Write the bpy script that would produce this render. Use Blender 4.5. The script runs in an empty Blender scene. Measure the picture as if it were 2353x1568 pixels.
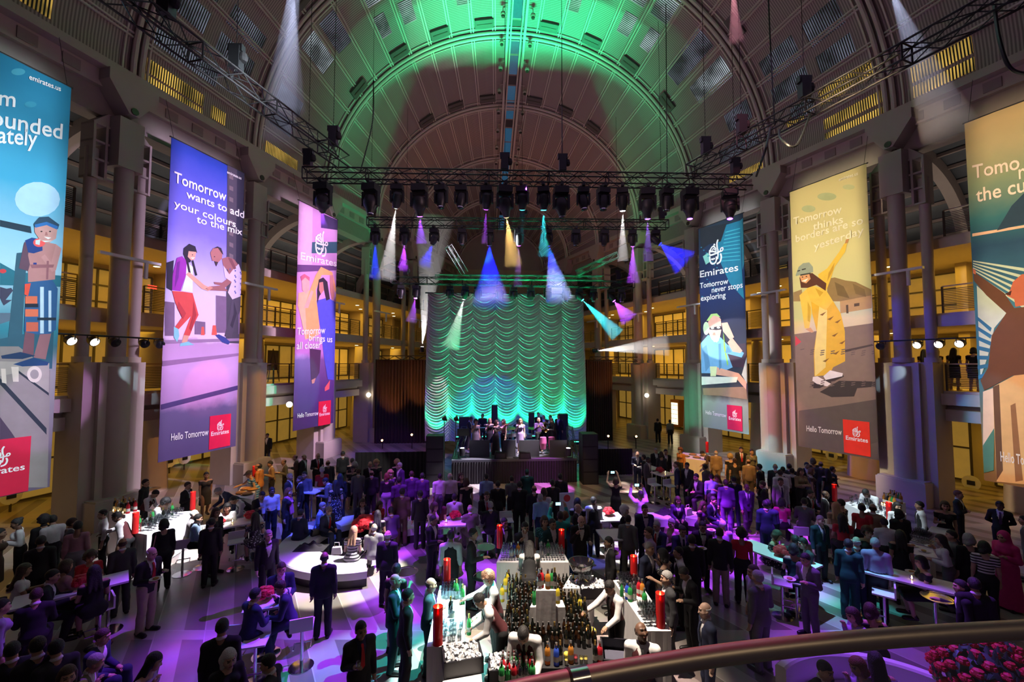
import bpy, bmesh, math, random
import numpy as np
from mathutils import Vector, Matrix
random.seed(7)
C = bpy.context.scene.collection
S = bpy.context.scene
# ------------------------------------------------------------------ camera (16 mm-class lens on a balcony, 5.7 m up)
FPX, PITCH, CH = 1000.0, math.atan(52/1000), 5.7
cd = bpy.data.cameras.new('camera'); cam = bpy.data.objects.new('camera', cd); C.objects.link(cam)
cam.location = (0, 0, CH); cam.rotation_euler = (math.pi/2+PITCH, 0, 0)
cd.sensor_width = 36; cd.lens = 36*FPX/2353; cd.clip_start = .05; cd.clip_end = 300
S.camera = cam
S.view_settings.view_transform = 'Standard'; S.view_settings.look = 'None'
S.view_settings.gamma = 1; S.view_settings.exposure = 0.0
S.cycles.max_bounces = 4; S.cycles.diffuse_bounces = 2; S.cycles.glossy_bounces = 2
S.cycles.transmission_bounces = 4; S.cycles.transparent_max_bounces = 12; S.cycles.volume_bounces = 0
S.cycles.caustics_reflective = False; S.cycles.caustics_refractive = False
S.cycles.sample_clamp_indirect = 4
# ------------------------------------------------------------------ world: dim mauve of a dark hall
w = bpy.data.worlds.new('world'); S.world = w; w.use_nodes = True
w.node_tree.nodes['Background'].inputs[0].default_value = (.36, .25, .42, 1)
w.node_tree.nodes['Background'].inputs[1].default_value = 0.045
# ------------------------------------------------------------------ pixel <-> place
def ray(u, v):
 x = (u-1176.5)/FPX; y = -(v-784)/FPX
 return Vector((x, math.cos(PITCH)-y*math.sin(PITCH), math.sin(PITCH)+y*math.cos(PITCH)))
def at_z(u, v, z):
 r = ray(u, v); t = (z-CH)/r.z; return Vector((r.x*t, r.y*t, z))
def at_y(u, v, y):
 r = ray(u, v); t = y/r.y; return Vector((r.x*t, y, CH+r.z*t))
# hall frame: s along the axis, t across, z up; the walls close in like a fan
AX = Vector((-.072, .9974, 0)); BX = Vector((.9974, .072, 0)); M0 = Vector((1., 17.85, 0))
def RW(s): return 15.7-.33*s
def W(s, t, z): return M0+AX*s+BX*t+Vector((0, 0, z))
class Wall:
 def __init__(self, sg):
  self.sg = sg; self.o = W(0, sg*RW(0), 0); d = W(5.4, sg*RW(5.4), 0)-self.o; d.normalize(); self.d = d
  n = Vector((-d.y, d.x, 0)); self.n = n if n.dot(BX)*sg < 0 else -n
 def p(self, q, n, z): return self.o+self.d*q+self.n*n+Vector((0, 0, z))
 def frame(self, q, n, z):
  X = self.d if self.sg < 0 else -self.d           # seen from the hall, X runs to the viewer's right
  return Matrix(((X.x, -self.n.x, 0, 0), (X.y, -self.n.y, 0, 0), (0, 0, 1, 0), (0, 0, 0, 1))).transposed().transposed() @ Matrix.Identity(4) if 0 else Matrix.Translation(self.p(q, n, z)) @ Matrix(((X.x, -self.n.x, 0, 0), (X.y, -self.n.y, 0, 0), (0, 0, 1, 0), (0, 0, 0, 1)))
WL, WR = Wall(-1), Wall(1)
def QC(k): return -.5+5.69*k
def on_wall(wl, u, v, nn):
 r = ray(u, v); c = Vector((0, 0, CH)); t = (nn+wl.o.dot(wl.n)-c.dot(wl.n))/r.dot(wl.n); P = c+r*t
 return (P-wl.o).dot(wl.d), P.z
# ------------------------------------------------------------------ lamps of the place, plus added fill lights
def lamp(kind, name, loc, watt, col, target=None, **kw):
 L = bpy.data.lights.new(name, kind); L.energy = watt; L.color = col
 for k, v in kw.items(): setattr(L, k, v)
 o = bpy.data.objects.new(name, L); o.location = loc
 if target is not None: o.rotation_euler = (Vector(target)-Vector(loc)).to_track_quat('-Z', 'Y').to_euler()
 C.objects.link(o); return o
def spot(loc, tgt, watt, col, ang, blend=.5, size=.06, name='spot_lamp'):
 return lamp('SPOT', name, loc, watt, col, tgt, spot_size=math.radians(ang), spot_blend=blend, shadow_soft_size=size)
def gobo(o, scale, lo, hi):
 L = o.data; L.use_nodes = True; nt = L.node_tree; em = nt.nodes['Emission']
 g = nt.nodes.new('ShaderNodeNewGeometry'); n = nt.nodes.new('ShaderNodeTexNoise'); r = nt.nodes.new('ShaderNodeMapRange')
 vt = nt.nodes.new('ShaderNodeVectorTransform'); vt.vector_type = 'NORMAL'; vt.convert_from = 'WORLD'; vt.convert_to = 'OBJECT'
 nt.links.new(g.outputs['Incoming'], vt.inputs[0]); nt.links.new(vt.outputs[0], n.inputs['Vector'])
 n.inputs['Scale'].default_value = scale; n.inputs['Detail'].default_value = 2
 r.inputs['From Min'].default_value = lo; r.inputs['From Max'].default_value = hi; r.inputs['To Max'].default_value = 2.2
 nt.links.new(n.outputs['Fac'], r.inputs[0]); nt.links.new(r.outputs[0], em.inputs['Strength'])
def gz(u, v, z=0.): return at_z(u, v, z)
for _w, _n in ((WL, 'left'), (WR, 'right')):          # warm gallery ceilings
 for _z, _e in ((3.3, 90), (7.1, 190), (10.3, 215)):
  for _q in (-3, 9, 21):
   o = lamp('AREA', 'gallery_ceiling_light', _w.p(_q, -3.2, _z), _e, (1, .56, .04), shape='RECTANGLE', size=11, size_y=2.5)
   o.rotation_euler = (0, 0, math.atan2(_w.d.y, _w.d.x))
for _s, _e in ((-4, 200), (6, 180), (17, 100)):        # added mauve ambient fill on the vault, no fixture there
 lamp('AREA', 'vault_fill_light', W(_s, 0, 13.2), _e, (1, .58, .60), W(_s, 0, 30), shape='RECTANGLE', size=9, size_y=6)
lamp('AREA', 'hall_fill_light', W(-4, 0, 14.5), 160, (.80, .52, 1), W(-4, 0, 0), shape='RECTANGLE', size=16, size_y=12)  # unseen area light added as dim ambient over the crowd
for _w in (WL, WR):                                    # added mauve ambient fill on the columns and fascia
 for _q, _e in ((0, 900), (7, 900), (16, 500)):
  spot(W(_q*.95-7, 0, 11.5), _w.p(_q, 0, 11), _e*.40, (1, .62, .66), 75, 1, .6, 'column_fill')
 for _q in (2, 14): lamp('AREA', 'upper_gallery_fill', _w.p(_q, -2.6, 11.6), 60, (.9, .75, .6), _w.p(_q, -2.4, 16), shape='RECTANGLE', size=12, size_y=2)  # unseen, added to lift the dark upper gallery
# banner profiles with shutters, from the opposite truss
def shutter(o, hx, hy):
 L = o.data; L.use_nodes = True; nt = L.node_tree; N = nt.nodes.new; em = nt.nodes['Emission']; g = N('ShaderNodeNewGeometry'); vt = N('ShaderNodeVectorTransform'); vt.vector_type = 'NORMAL'; vt.convert_from = 'WORLD'; vt.convert_to = 'OBJECT'; nt.links.new(g.outputs['Incoming'], vt.inputs[0]); sp = N('ShaderNodeSeparateXYZ'); nt.links.new(vt.outputs[0], sp.inputs[0]); res = []
 for ax, h in (('X', hx), ('Y', hy)):
  d = N('ShaderNodeMath'); d.operation = 'DIVIDE'; nt.links.new(sp.outputs[ax], d.inputs[0]); nt.links.new(sp.outputs['Z'], d.inputs[1]); q = N('ShaderNodeMath'); q.operation = 'ABSOLUTE'; nt.links.new(d.outputs[0], q.inputs[0]); m = N('ShaderNodeMapRange'); m.inputs['From Min'].default_value = h*1.08; m.inputs['From Max'].default_value = h*.98; nt.links.new(q.outputs[0], m.inputs[0]); res.append(m)
 mu = N('ShaderNodeMath'); mu.operation = 'MULTIPLY'; nt.links.new(res[0].outputs[0], mu.inputs[0]); nt.links.new(res[1].outputs[0], mu.inputs[1]); nt.links.new(mu.outputs[0], em.inputs['Strength'])
for _w, _q, _c, _e in ((WL, 2.08, (.90, .70, 1), 15000), (WL, -4.64, (.80, .92, 1), 11000), (WL, 9.07, (1, .66, 1), 13500), (WR, 8.02, (.86, .95, 1), 12500), (WR, 1.88, (1, .84, .52), 13000), (WR, -4.83, (1, .72, .42), 10000)):
 shutter(spot(_w.p(_q, 15.5, 11.6), _w.p(_q, 1.1, 8.2), _e, _c, 60, .1, .6, 'banner_lamp'), .122, .475)
# pools of light on floor and furniture, thrown from the cross trusses
TA = (.4, 14.2, 11.6); TB = (-4.5, 11.5, 11.8); TC = (5.5, 11.5, 11.8); TD = (4.4, 20.4, 11.3)
for _f, _t, _e, _c, _a, _b, _g in (
  (TA, gz(815, 1288, .4), 24000, (1, .93, .88), 14, .25, 0), (TB, gz(705, 1195, .4), 14000, (.06, .08, 1), 16, .5, 0), ((1.5, 11.0, 11.9), gz(1050, 1395, 1.0), 46000, (.62, 1, 1), 9, .5, 0), (TC, gz(945, 1420, .8), 11000, (.02, .80, .72), 12, .4, 0),
  (TA, gz(1405, 1190, 1.), 30000, (.93, .95, 1), 8, .4, 0), (TD, gz(1045, 1122, 0), 30000, (.95, .85, 1), 11, .2, 0), (TD, gz(1245, 1124, 0), 16000, (.8, .15, 1), 15, .3, 0), (TD, gz(1430, 1118, 0), 14000, (1, .75, .65), 11, .2, 5),
  (TA, gz(820, 1420, 0), 13000, (.30, .03, 1), 34, .6, 4), (TB, gz(330, 1500, .3), 4500, (.32, .04, 1), 24, .6, 4), (TC, gz(1640, 1260, .3), 13000, (.36, .04, 1), 30, .5, 7), (TA, gz(1720, 1225, 0), 42000, (.50, .05, 1), 15, .4, 9), (TB, gz(1010, 1290, .3), 15000, (.34, .05, 1), 26, .6, 6),
  (TC, gz(1930, 1400, 0), 5000, (.03, .72, .66), 13, .4, 0), (TC, gz(1800, 1290, .8), 4000, (.25, .80, .85), 11, .5, 0), (TB, gz(385, 1198, 1.1), 19000, (.90, .88, 1), 13, .4, 0), (TC, gz(2005, 1180, 1.1), 9000, (.75, .92, 1), 12, .5, 0),
  ((.6, 8., 11.8), gz(1290, 1450, .9), 14000, (1, .82, .66), 30, .6, 0), (TB, gz(940, 1130, 1.), 8000, (.42, .06, 1), 16, .6, 0), (TA, gz(1258, 1215, 1.), 4000, (.05, .85, .75), 9, .5, 0), (TA, gz(1335, 1180, 1.2), 6000, (.10, .14, 1), 9, .5, 0), (TB, gz(565, 1110, 1.), 6000, (1, .50, .10), 14, .6, 0), (TC, gz(1660, 1065, 1), 8000, (1, .50, .10), 20, .7, 0),
  (TB, gz(430, 1290, .0), 16000, (1, .92, .95), 8, .4, 0), (TC, gz(2100, 1530, .5), 9000, (.33, .06, 1), 26, .5, 0), (TB, gz(610, 1370, 1.2), 4500, (.10, .10, 1), 12, .6, 0), (TC, gz(2275, 1520, 1.4), 6000, (.05, .08, 1), 6, .6, 14), (TC, gz(1860, 1200, 1.7), 4000, (.2, .95, 1), 8, .5, 0), (TA, gz(1000, 1550, 0), 12000, (.03, .70, .62), 12, .5, 0),
  (TD, (.6, 22.6, 1.5), 26000, (1, .84, .95), 15, .6, 0), (TD, (-1.6, 22.8, 1.5), 14000, (.9, .55, 1), 10, .6, 0)):
 o = spot(_f, _t, _e, _c, _a, _b, .05)
 if _g: gobo(o, _g, .45, .62)
# green wash on the crown of the vault, and small architectural accents
for _x in (-3.2, 0, 3.2): spot(W(8.3, _x+.2, 1.4), W(4.5, _x*.3, 27), 22000, (.015, 1, .33), 40, .6, .1, 'green_vault_lamp')
spot(W(6, 0, 12), WL.p(5.4, .8, 3), 3500, (1, .42, .08), 16, .3, .1, 'amber_accent'); spot(W(6, 0, 12), WR.p(5.4, .8, 3.2), 6000, (1, .42, .08), 16, .3, .1, 'amber_accent')
spot(WL.p(-3, 3, 7), WL.p(-.6, .9, 5.3), 500, (.5, .75, 1), 9, .3, .05, 'blue_accent'); spot(WR.p(-3, 3, 7), WR.p(-.5, .9, 5.3), 500, (.5, .75, 1), 9, .3, .05, 'blue_accent')
spot(W(2, 0, 12), WL.p(-3.2, .2, 4.1), 7000, (.75, .35, 1), 9, .2, .1, 'violet_accent'); spot(W(2, 0, 12), WL.p(2.0, .2, 4.2), 4000, (1, .2, .32), 8, .2, .1, 'pink_accent'); spot(W(2, 0, 12), WL.p(8, .2, 4.1), 9000, (.05, .9, .5), 12, .3, .1, 'green_accent'); spot(W(2, 0, 12), WR.p(11, .8, 3.5), 5000, (.05, .9, .5), 12, .3, .1, 'green_accent'); spot(W(2, 0, 12), WR.p(-4, -.2, 3.0), 6000, (.1, .6, 1), 10, .2, .1, 'blue_accent')
spot(W(-2, 0, 11), at_y(1190, 820, 27), 260, (.95, .66, .85), 50, .7, .2, 'curtain_lamp')
lamp('AREA', 'rail_fill_light', (2.5, -2.2, 8.2), 22, (1, .72, .40), (1.2, .8, 5.1), shape='RECTANGLE', size=3, size_y=.6)  # unseen lamp added behind the camera to light the handrail
spot((-2.5, 7, 11.8), (.35, .8, 5.12), 4500, (1, .04, .16), 5, .8, .05, 'pink_accent')  # red spot added for the handrail's pink highlight, no fixture there
# ------------------------------------------------------------------ mesh helpers
class MB:
 def __init__(self): self.v = []; self.f = []; self.m = []; self.uv = {}
 def add(self, vs, fs, mi=0):
  n = len(self.v); self.v += [tuple(x) for x in vs]; self.f += [tuple(i+n for i in f) for f in fs]; self.m += [mi]*len(fs); return self
 def box(self, x0, x1, y0, y1, z0, z1, M=None, mi=0):
  vs = [Vector((x, y, z)) for x in (x0, x1) for y in (y0, y1) for z in (z0, z1)]
  if M is not None: vs = [M @ q for q in vs]
  return self.add(vs, [(0, 1, 3, 2), (4, 6, 7, 5), (0, 4, 5, 1), (2, 3, 7, 6), (0, 2, 6, 4), (1, 5, 7, 3)], mi)
 def wbox(self, wl, q0, q1, n0, n1, z0, z1, mi=0):
  vs = [wl.p(q, n, z) for q in (q0, q1) for n in (n0, n1) for z in (z0, z1)]
  fs = [(0, 1, 3, 2), (4, 6, 7, 5), (0, 4, 5, 1), (2, 3, 7, 6), (0, 2, 6, 4), (1, 5, 7, 3)]
  if wl.sg > 0: fs = [f[::-1] for f in fs]
  return self.add(vs, fs, mi)
 def tube(self, pts, r, n=8, mi=0, cap=True, closed=False):
  pts = [Vector(p) for p in pts]; k = len(pts); rr = r if isinstance(r, (list, tuple)) else [r]*k
  vs = []; up = None
  for i, p in enumerate(pts):
   t = (pts[(i+1) % k]-pts[i-1]) if closed else (pts[min(i+1, k-1)]-pts[max(i-1, 0)])
   if t.length < 1e-9: t = Vector((0, 0, 1))
   t.normalize()
   if up is None: up = t.orthogonal().normalized()
   up = (up-t*up.dot(t)); up = up.normalized() if up.length > 1e-6 else t.orthogonal().normalized()
   s = t.cross(up)
   for j in range(n):
    a = 2*math.pi*j/n; vs.append(p+(up*math.cos(a)+s*math.sin(a))*rr[i])
  fs = []
  for i in range(k if closed else k-1):
   for j in range(n):
    a = i*n+j; b = i*n+(j+1) % n; c = ((i+1) % k)*n+(j+1) % n; d = ((i+1) % k)*n+j; fs.append((a, b, c, d))
  if cap and not closed: fs += [tuple(range(n))[::-1], tuple((k-1)*n+j for j in range(n))]
  return self.add(vs, fs, mi)
 def lathe(self, prof, n=16, M=None, mi=0, cap=True, mis=None):
  vs = []
  for r, z in prof:
   for j in range(n):
    a = 2*math.pi*j/n; q = Vector((r*math.cos(a), r*math.sin(a), z)); vs.append(M @ q if M is not None else q)
  b0 = len(self.f)
  fs = []; ms = []
  for i in range(len(prof)-1):
   for j in range(n): fs.append((i*n+j, i*n+(j+1) % n, (i+1)*n+(j+1) % n, (i+1)*n+j)); ms.append(mis[i] if mis else mi)
  if cap: fs += [tuple(range(n))[::-1], tuple((len(prof)-1)*n+j for j in range(n))]; ms += [ms[0], ms[-1]]
  self.add(vs, fs, mi); self.m[b0:] = ms; return self
 def prism(self, poly, h0, h1, M=None, mi=0):     # poly in local x,z ; extruded along local y
  k = len(poly); vs = [Vector((x, h0, z)) for x, z in poly]+[Vector((x, h1, z)) for x, z in poly]
  if M is not None: vs = [M @ q for q in vs]
  ar = sum(poly[i][0]*poly[(i+1) % k][1]-poly[(i+1) % k][0]*poly[i][1] for i in range(k))
  fs = [tuple(range(k)), tuple(range(k, 2*k))[::-1]]+[(i, i+k, (i+1) % k+k, (i+1) % k) for i in range(k)]
  if ar < 0: fs = [f[::-1] for f in fs]
  return self.add(vs, fs, mi)
 def slab(self, poly, z0, z1, M=None, mi=0):      # poly in x,y
  k = len(poly); vs = [Vector((x, y, z0)) for x, y in poly]+[Vector((x, y, z1)) for x, y in poly]
  if M is not None: vs = [M @ q for q in vs]
  ar = sum(poly[i][0]*poly[(i+1) % k][1]-poly[(i+1) % k][0]*poly[i][1] for i in range(k))
  fs = [tuple(range(k))[::-1], tuple(range(k, 2*k))]+[(i, (i+1) % k, (i+1) % k+k, i+k) for i in range(k)]
  if ar < 0: fs = [f[::-1] for f in fs]
  return self.add(vs, fs, mi)
 def ball(self, c, r, n=10, mi=0, M=None):
  c = Vector(c); r = Vector(r) if not isinstance(r, (int, float)) else Vector((r, r, r)); prof = []
  m = max(4, n//2)
  vs = []
  for i in range(m+1):
   a = math.pi*i/m
   for j in range(n):
    b = 2*math.pi*j/n; q = c+Vector((r.x*math.sin(a)*math.cos(b), r.y*math.sin(a)*math.sin(b), -r.z*math.cos(a))); vs.append(M @ q if M is not None else q)
  return self.add(vs, [(i*n+j, i*n+(j+1) % n, (i+1)*n+(j+1) % n, (i+1)*n+j) for i in range(m) for j in range(n)], mi)
 def mesh(self, name, mats, smooth=False):
  me = bpy.data.meshes.new(name); me.from_pydata(self.v, [], self.f)
  for m in (mats if isinstance(mats, (list, tuple)) else [mats]): me.materials.append(m)
  if any(self.m): me.polygons.foreach_set('material_index', self.m)
  if smooth:
   me.polygons.foreach_set('use_smooth', [True]*len(me.polygons))
   try: me.set_sharp_from_angle(angle=math.radians(40))
   except Exception: pass
  me.update(); return me
 def obj(self, name, mats, parent=None, smooth=False, M=None):
  return link(name, self.mesh(name, mats, smooth), parent, M)
def link(name, me, parent=None, M=None):
 o = bpy.data.objects.new(name, me); C.objects.link(o)
 if parent is not None: o.parent = parent
 if M is not None: o.matrix_local = M
 return o
def tag(o, label, cat, group=None, kind=None):
 o['label'] = label; o['category'] = cat
 if group: o['group'] = group
 if kind: o['kind'] = kind
 return o
def thing(name, label, cat, M=None, group=None):
 o = bpy.data.objects.new(name, None); C.objects.link(o); o.empty_display_size = .1
 if M is not None: o.matrix_world = M
 return tag(o, label, cat, group)
def struct(o): o['kind'] = 'structure'; return o
def kids(o): return [c for c in bpy.data.objects if c.parent == o]
def copy_tree(o, M=None, label=None, group=None, _k=None):
 r = o.copy(); C.objects.link(r)
 if M is not None: r.matrix_world = M
 if label: r['label'] = label
 if group: r['group'] = group
 for c in (_k if _k is not None else kids(o)):
  d = c.copy(); C.objects.link(d); d.parent = r
  for g in kids(c) if _k is None else []:
   e = g.copy(); C.objects.link(e); e.parent = d
 return r
def T(x, y, z, rz=0): return Matrix.Translation((x, y, z)) @ Matrix.Rotation(rz, 4, 'Z')
# ------------------------------------------------------------------ materials
MT = {}
def pm(name, col, rough=.6, metal=0, var=.12, scale=6, bump=0, emit=None, es=0, alpha=1, trans=0, spec=.5):
 if name in MT: return MT[name]
 m = bpy.data.materials.new(name); m.use_nodes = True; nt = m.node_tree; b = nt.nodes['Principled BSDF']
 b.inputs['Roughness'].default_value = rough; b.inputs['Metallic'].default_value = metal
 b.inputs['Base Color'].default_value = (*col, 1); b.inputs['Alpha'].default_value = alpha; b.inputs['Specular IOR Level'].default_value = spec
 if trans: b.inputs['Transmission Weight'].default_value = trans
 if var or bump:
  tc = nt.nodes.new('ShaderNodeTexCoord'); nz = nt.nodes.new('ShaderNodeTexNoise'); nz.inputs['Scale'].default_value = scale; nz.inputs['Detail'].default_value = 3
  nt.links.new(tc.outputs['Object'], nz.inputs['Vector'])
  if var:
   mx = nt.nodes.new('ShaderNodeMix'); mx.data_type = 'RGBA'
   mx.inputs['A'].default_value = (*[c*(1-var) for c in col], 1); mx.inputs['B'].default_value = (*[min(1, c*(1+var)) for c in col], 1)
   nt.links.new(nz.outputs['Fac'], mx.inputs['Factor']); nt.links.new(mx.outputs['Result'], b.inputs['Base Color'])
  if bump:
   bp = nt.nodes.new('ShaderNodeBump'); bp.inputs['Strength'].default_value = bump; bp.inputs['Distance'].default_value = .02
   nt.links.new(nz.outputs['Fac'], bp.inputs['Height']); nt.links.new(bp.outputs['Normal'], b.inputs['Normal'])
 if emit: b.inputs['Emission Color'].default_value = (*emit, 1); b.inputs['Emission Strength'].default_value = es
 MT[name] = m; return m
def glass_mat(name, col, clear=.8, rough=.05):
 if name in MT: return MT[name]
 m = bpy.data.materials.new(name); m.use_nodes = True; nt = m.node_tree; nt.nodes.clear()
 o = nt.nodes.new('ShaderNodeOutputMaterial'); t = nt.nodes.new('ShaderNodeBsdfTransparent'); g = nt.nodes.new('ShaderNodeBsdfPrincipled'); mx = nt.nodes.new('ShaderNodeMixShader'); lw = nt.nodes.new('ShaderNodeLayerWeight'); mr = nt.nodes.new('ShaderNodeMapRange')
 t.inputs[0].default_value = (*col, 1); g.inputs['Base Color'].default_value = (*col, 1); g.inputs['Roughness'].default_value = rough
 lw.inputs[0].default_value = .35; mr.inputs['To Min'].default_value = 1-clear; mr.inputs['To Max'].default_value = 1
 if clear >= .6: nt.nodes.remove(g); g = nt.nodes.new('ShaderNodeBsdfGlossy'); g.inputs['Roughness'].default_value = rough; g.inputs['Color'].default_value = (.8, .8, .8, 1); mr.inputs['To Max'].default_value = .75
 nt.links.new(lw.outputs['Facing'], mr.inputs[0]); nt.links.new(mr.outputs[0], mx.inputs[0]); nt.links.new(t.outputs[0], mx.inputs[1]); nt.links.new(g.outputs[0], mx.inputs[2]); nt.links.new(mx.outputs[0], o.inputs[0])
 MT[name] = m; return m
stone = pm('limestone cladding', (.55, .47, .40), .75, var=.08, scale=2)
stone_d = pm('painted steel', (.46, .38, .36), .6, var=.06, scale=2)
girder_m = pm('dark girder paint', (.30, .25, .24), .7, var=.08)
wall_m = pm('warm plaster', (.62, .52, .38), .8, var=.08, scale=1)
steel_d = pm('dark rail steel', (.10, .09, .08), .4, .6, var=.1)
black_m = pm('black fixture paint', (.018, .018, .02), .45, .2, var=.1)
truss_m = pm('black truss tube', (.022, .02, .022), .45, .4, var=.1)
chrome = pm('polished chrome', (.75, .75, .78), .16, 1, var=.02)
white_m = pm('white lacquer', (.82, .82, .84), .3, var=.03)
cloth_w = pm('white tablecloth', (.85, .84, .83), .8, var=.04, scale=4, bump=.15)
black_cloth = pm('black drape', (.022, .02, .022), .9, var=.3, scale=3, bump=.3)
# ================================================================== SETTING
def stripes_mat(name, ca, cb, period, axis='X', coord='UV', rough=.6, duty=.5):
 m = bpy.data.materials.new(name); m.use_nodes = True; nt = m.node_tree; b = nt.nodes['Principled BSDF']; b.inputs['Roughness'].default_value = rough
 tc = nt.nodes.new('ShaderNodeTexCoord'); sp = nt.nodes.new('ShaderNodeSeparateXYZ'); nt.links.new(tc.outputs[coord], sp.inputs[0])
 d = nt.nodes.new('ShaderNodeMath'); d.operation = 'DIVIDE'; d.inputs[1].default_value = period; nt.links.new(sp.outputs[axis], d.inputs[0])
 fr = nt.nodes.new('ShaderNodeMath'); fr.operation = 'FRACT'; nt.links.new(d.outputs[0], fr.inputs[0])
 g = nt.nodes.new('ShaderNodeMath'); g.operation = 'GREATER_THAN'; g.inputs[1].default_value = duty; nt.links.new(fr.outputs[0], g.inputs[0])
 mx = nt.nodes.new('ShaderNodeMix'); mx.data_type = 'RGBA'; mx.inputs['A'].default_value = (*ca, 1); mx.inputs['B'].default_value = (*cb, 1)
 nt.links.new(g.outputs[0], mx.inputs['Factor']); nt.links.new(mx.outputs['Result'], b.inputs['Base Color']); return m, nt, g, mx, b
# ---- floor: stone slabs in a fan of diagonal strips between pale cross bands
def floor_mat():
 m = bpy.data.materials.new('stone floor'); m.use_nodes = True; nt = m.node_tree; b = nt.nodes['Principled BSDF']
 N = nt.nodes.new; Lk = nt.links.new
 tc = N('ShaderNodeTexCoord'); sp = N('ShaderNodeSeparateXYZ'); Lk(tc.outputs['Object'], sp.inputs[0])
 def math_(op, a, bb=None):
  q = N('ShaderNodeMath'); q.operation = op
  for i, x in enumerate((a, bb)):
   if x is None: continue
   if isinstance(x, (int, float)): q.inputs[i].default_value = x
   else: Lk(x, q.inputs[i])
  return q.outputs[0]
 X, Y = sp.outputs['X'], sp.outputs['Y']
 yy = math_('DIVIDE', Y, 3.1); fy = math_('FRACT', yy); band = math_('LESS_THAN', fy, .10)
 dg = math_('DIVIDE', math_('ADD', X, math_('MULTIPLY', Y, .62)), 1.05); fd = math_('FRACT', dg)
 dark = math_('LESS_THAN', fd, .42); joint = math_('LESS_THAN', math_('ABSOLUTE', math_('SUBTRACT', fd, .43)), .012)
 j2 = math_('LESS_THAN', math_('ABSOLUTE', math_('SUBTRACT', fy, .1)), .004)
 nz = N('ShaderNodeTexNoise'); nz.inputs['Scale'].default_value = 1.3; nz.inputs['Detail'].default_value = 5; Lk(tc.outputs['Object'], nz.inputs['Vector'])
 def mix(f, a, bb):
  q = N('ShaderNodeMix'); q.data_type = 'RGBA'; Lk(f, q.inputs['Factor'])
  for k, x in (('A', a), ('B', bb)):
   if isinstance(x, tuple): q.inputs[k].default_value = (*x, 1)
   else: Lk(x, q.inputs[k])
  return q.outputs['Result']
 c = mix(dark, (.44, .38, .35), (.22, .18, .17)); c = mix(band, c, (.50, .43, .39)); c = mix(math_('MAXIMUM', joint, j2), c, (.6, .54, .5))
 mul = N('ShaderNodeMix'); mul.data_type = 'RGBA'; mul.blend_type = 'MULTIPLY'; mul.inputs['Factor'].default_value = .5; Lk(c, mul.inputs['A']); Lk(nz.outputs['Color'], mul.inputs['B'])
 Lk(mul.outputs['Result'], b.inputs['Base Color']); b.inputs['Roughness'].default_value = .28; b.inputs['Specular IOR Level'].default_value = .4
 return m
b = MB(); b.slab([(-26, -3), (26, -3), (26, 62), (-26, 62)], -.3, 0); struct(b.obj('floor', floor_mat()))
# ---- vault: half cone on the springing line z = 16.5
ZS, RISE = 16.5, .94
def V(s, th, dr=0):
 R = max(.3, RW(s)-.15+dr); return W(s, -math.cos(th)*R, ZS+math.sin(th)*R*RISE)
SR = [QC(k)*.9497 for k in range(-2, 7)]           # arch ribs stand over the columns
S0, S1 = SR[0]-2, SR[-1]
NTH = 26
vm, nt, g, mx, bs = stripes_mat('fine metal louvre', (.42, .33, .33), (.20, .15, .16), .095)
mb = MB(); uvs = []
ss = [S0]+SR; ss = sorted(set(ss))
for i in range(len(ss)-1):
 for j in range(NTH):
  t0, t1 = math.pi*j/NTH, math.pi*(j+1)/NTH; ts = [t0, (t0+t1)/2, t1]
  for k in range(2):
   mb.add([V(ss[i], ts[k]), V(ss[i+1], ts[k]), V(ss[i+1], ts[k+1]), V(ss[i], ts[k+1])], [(0, 1, 2, 3)])
   uvs += [(ss[i], ts[k]), (ss[i+1], ts[k]), (ss[i+1], ts[k+1]), (ss[i], ts[k+1])]
me = mb.mesh('ceiling', vm); uvl = me.uv_layers.new(name='UVMap'); uvl.data.foreach_set('uv', [c for p in uvs for c in p])
struct(link('ceiling', me))
rib_m = pm('pale vault rib', (.60, .52, .50), .5, var=.05)
rib_n = 1
for i, s in enumerate(SR):
 for off in (-.14, .14):
  mb = MB(); mb.tube([V(s+off, math.pi*j/60, -.14) for j in range(61)], .10, 8)
  struct(mb.obj('trim_%d' % rib_n, rib_m, smooth=True)); rib_n += 1
mb = MB()
for j in range(1, NTH):
 th = math.pi*j/NTH
 if abs(j-NTH/2) < .5: continue
 for off in (-.055, .055):
  for i in range(len(ss)-1):
   mb.tube([V(ss[i]+.2, th+off*1.5/RW(ss[i]), -.06), V(ss[i+1]-.2, th+off*1.5/RW(ss[i+1]), -.06)], .05, 4)
for i in range(len(ss)-1):                       # panel edge frames at each arch
 for e in (ss[i]+.42, ss[i+1]-.42):
  mb.tube([V(e, math.pi*j/60, -.05) for j in range(61)], .05, 4)
struct(mb.obj('trim_%d' % rib_n, rib_m)); rib_n += 1
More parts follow.
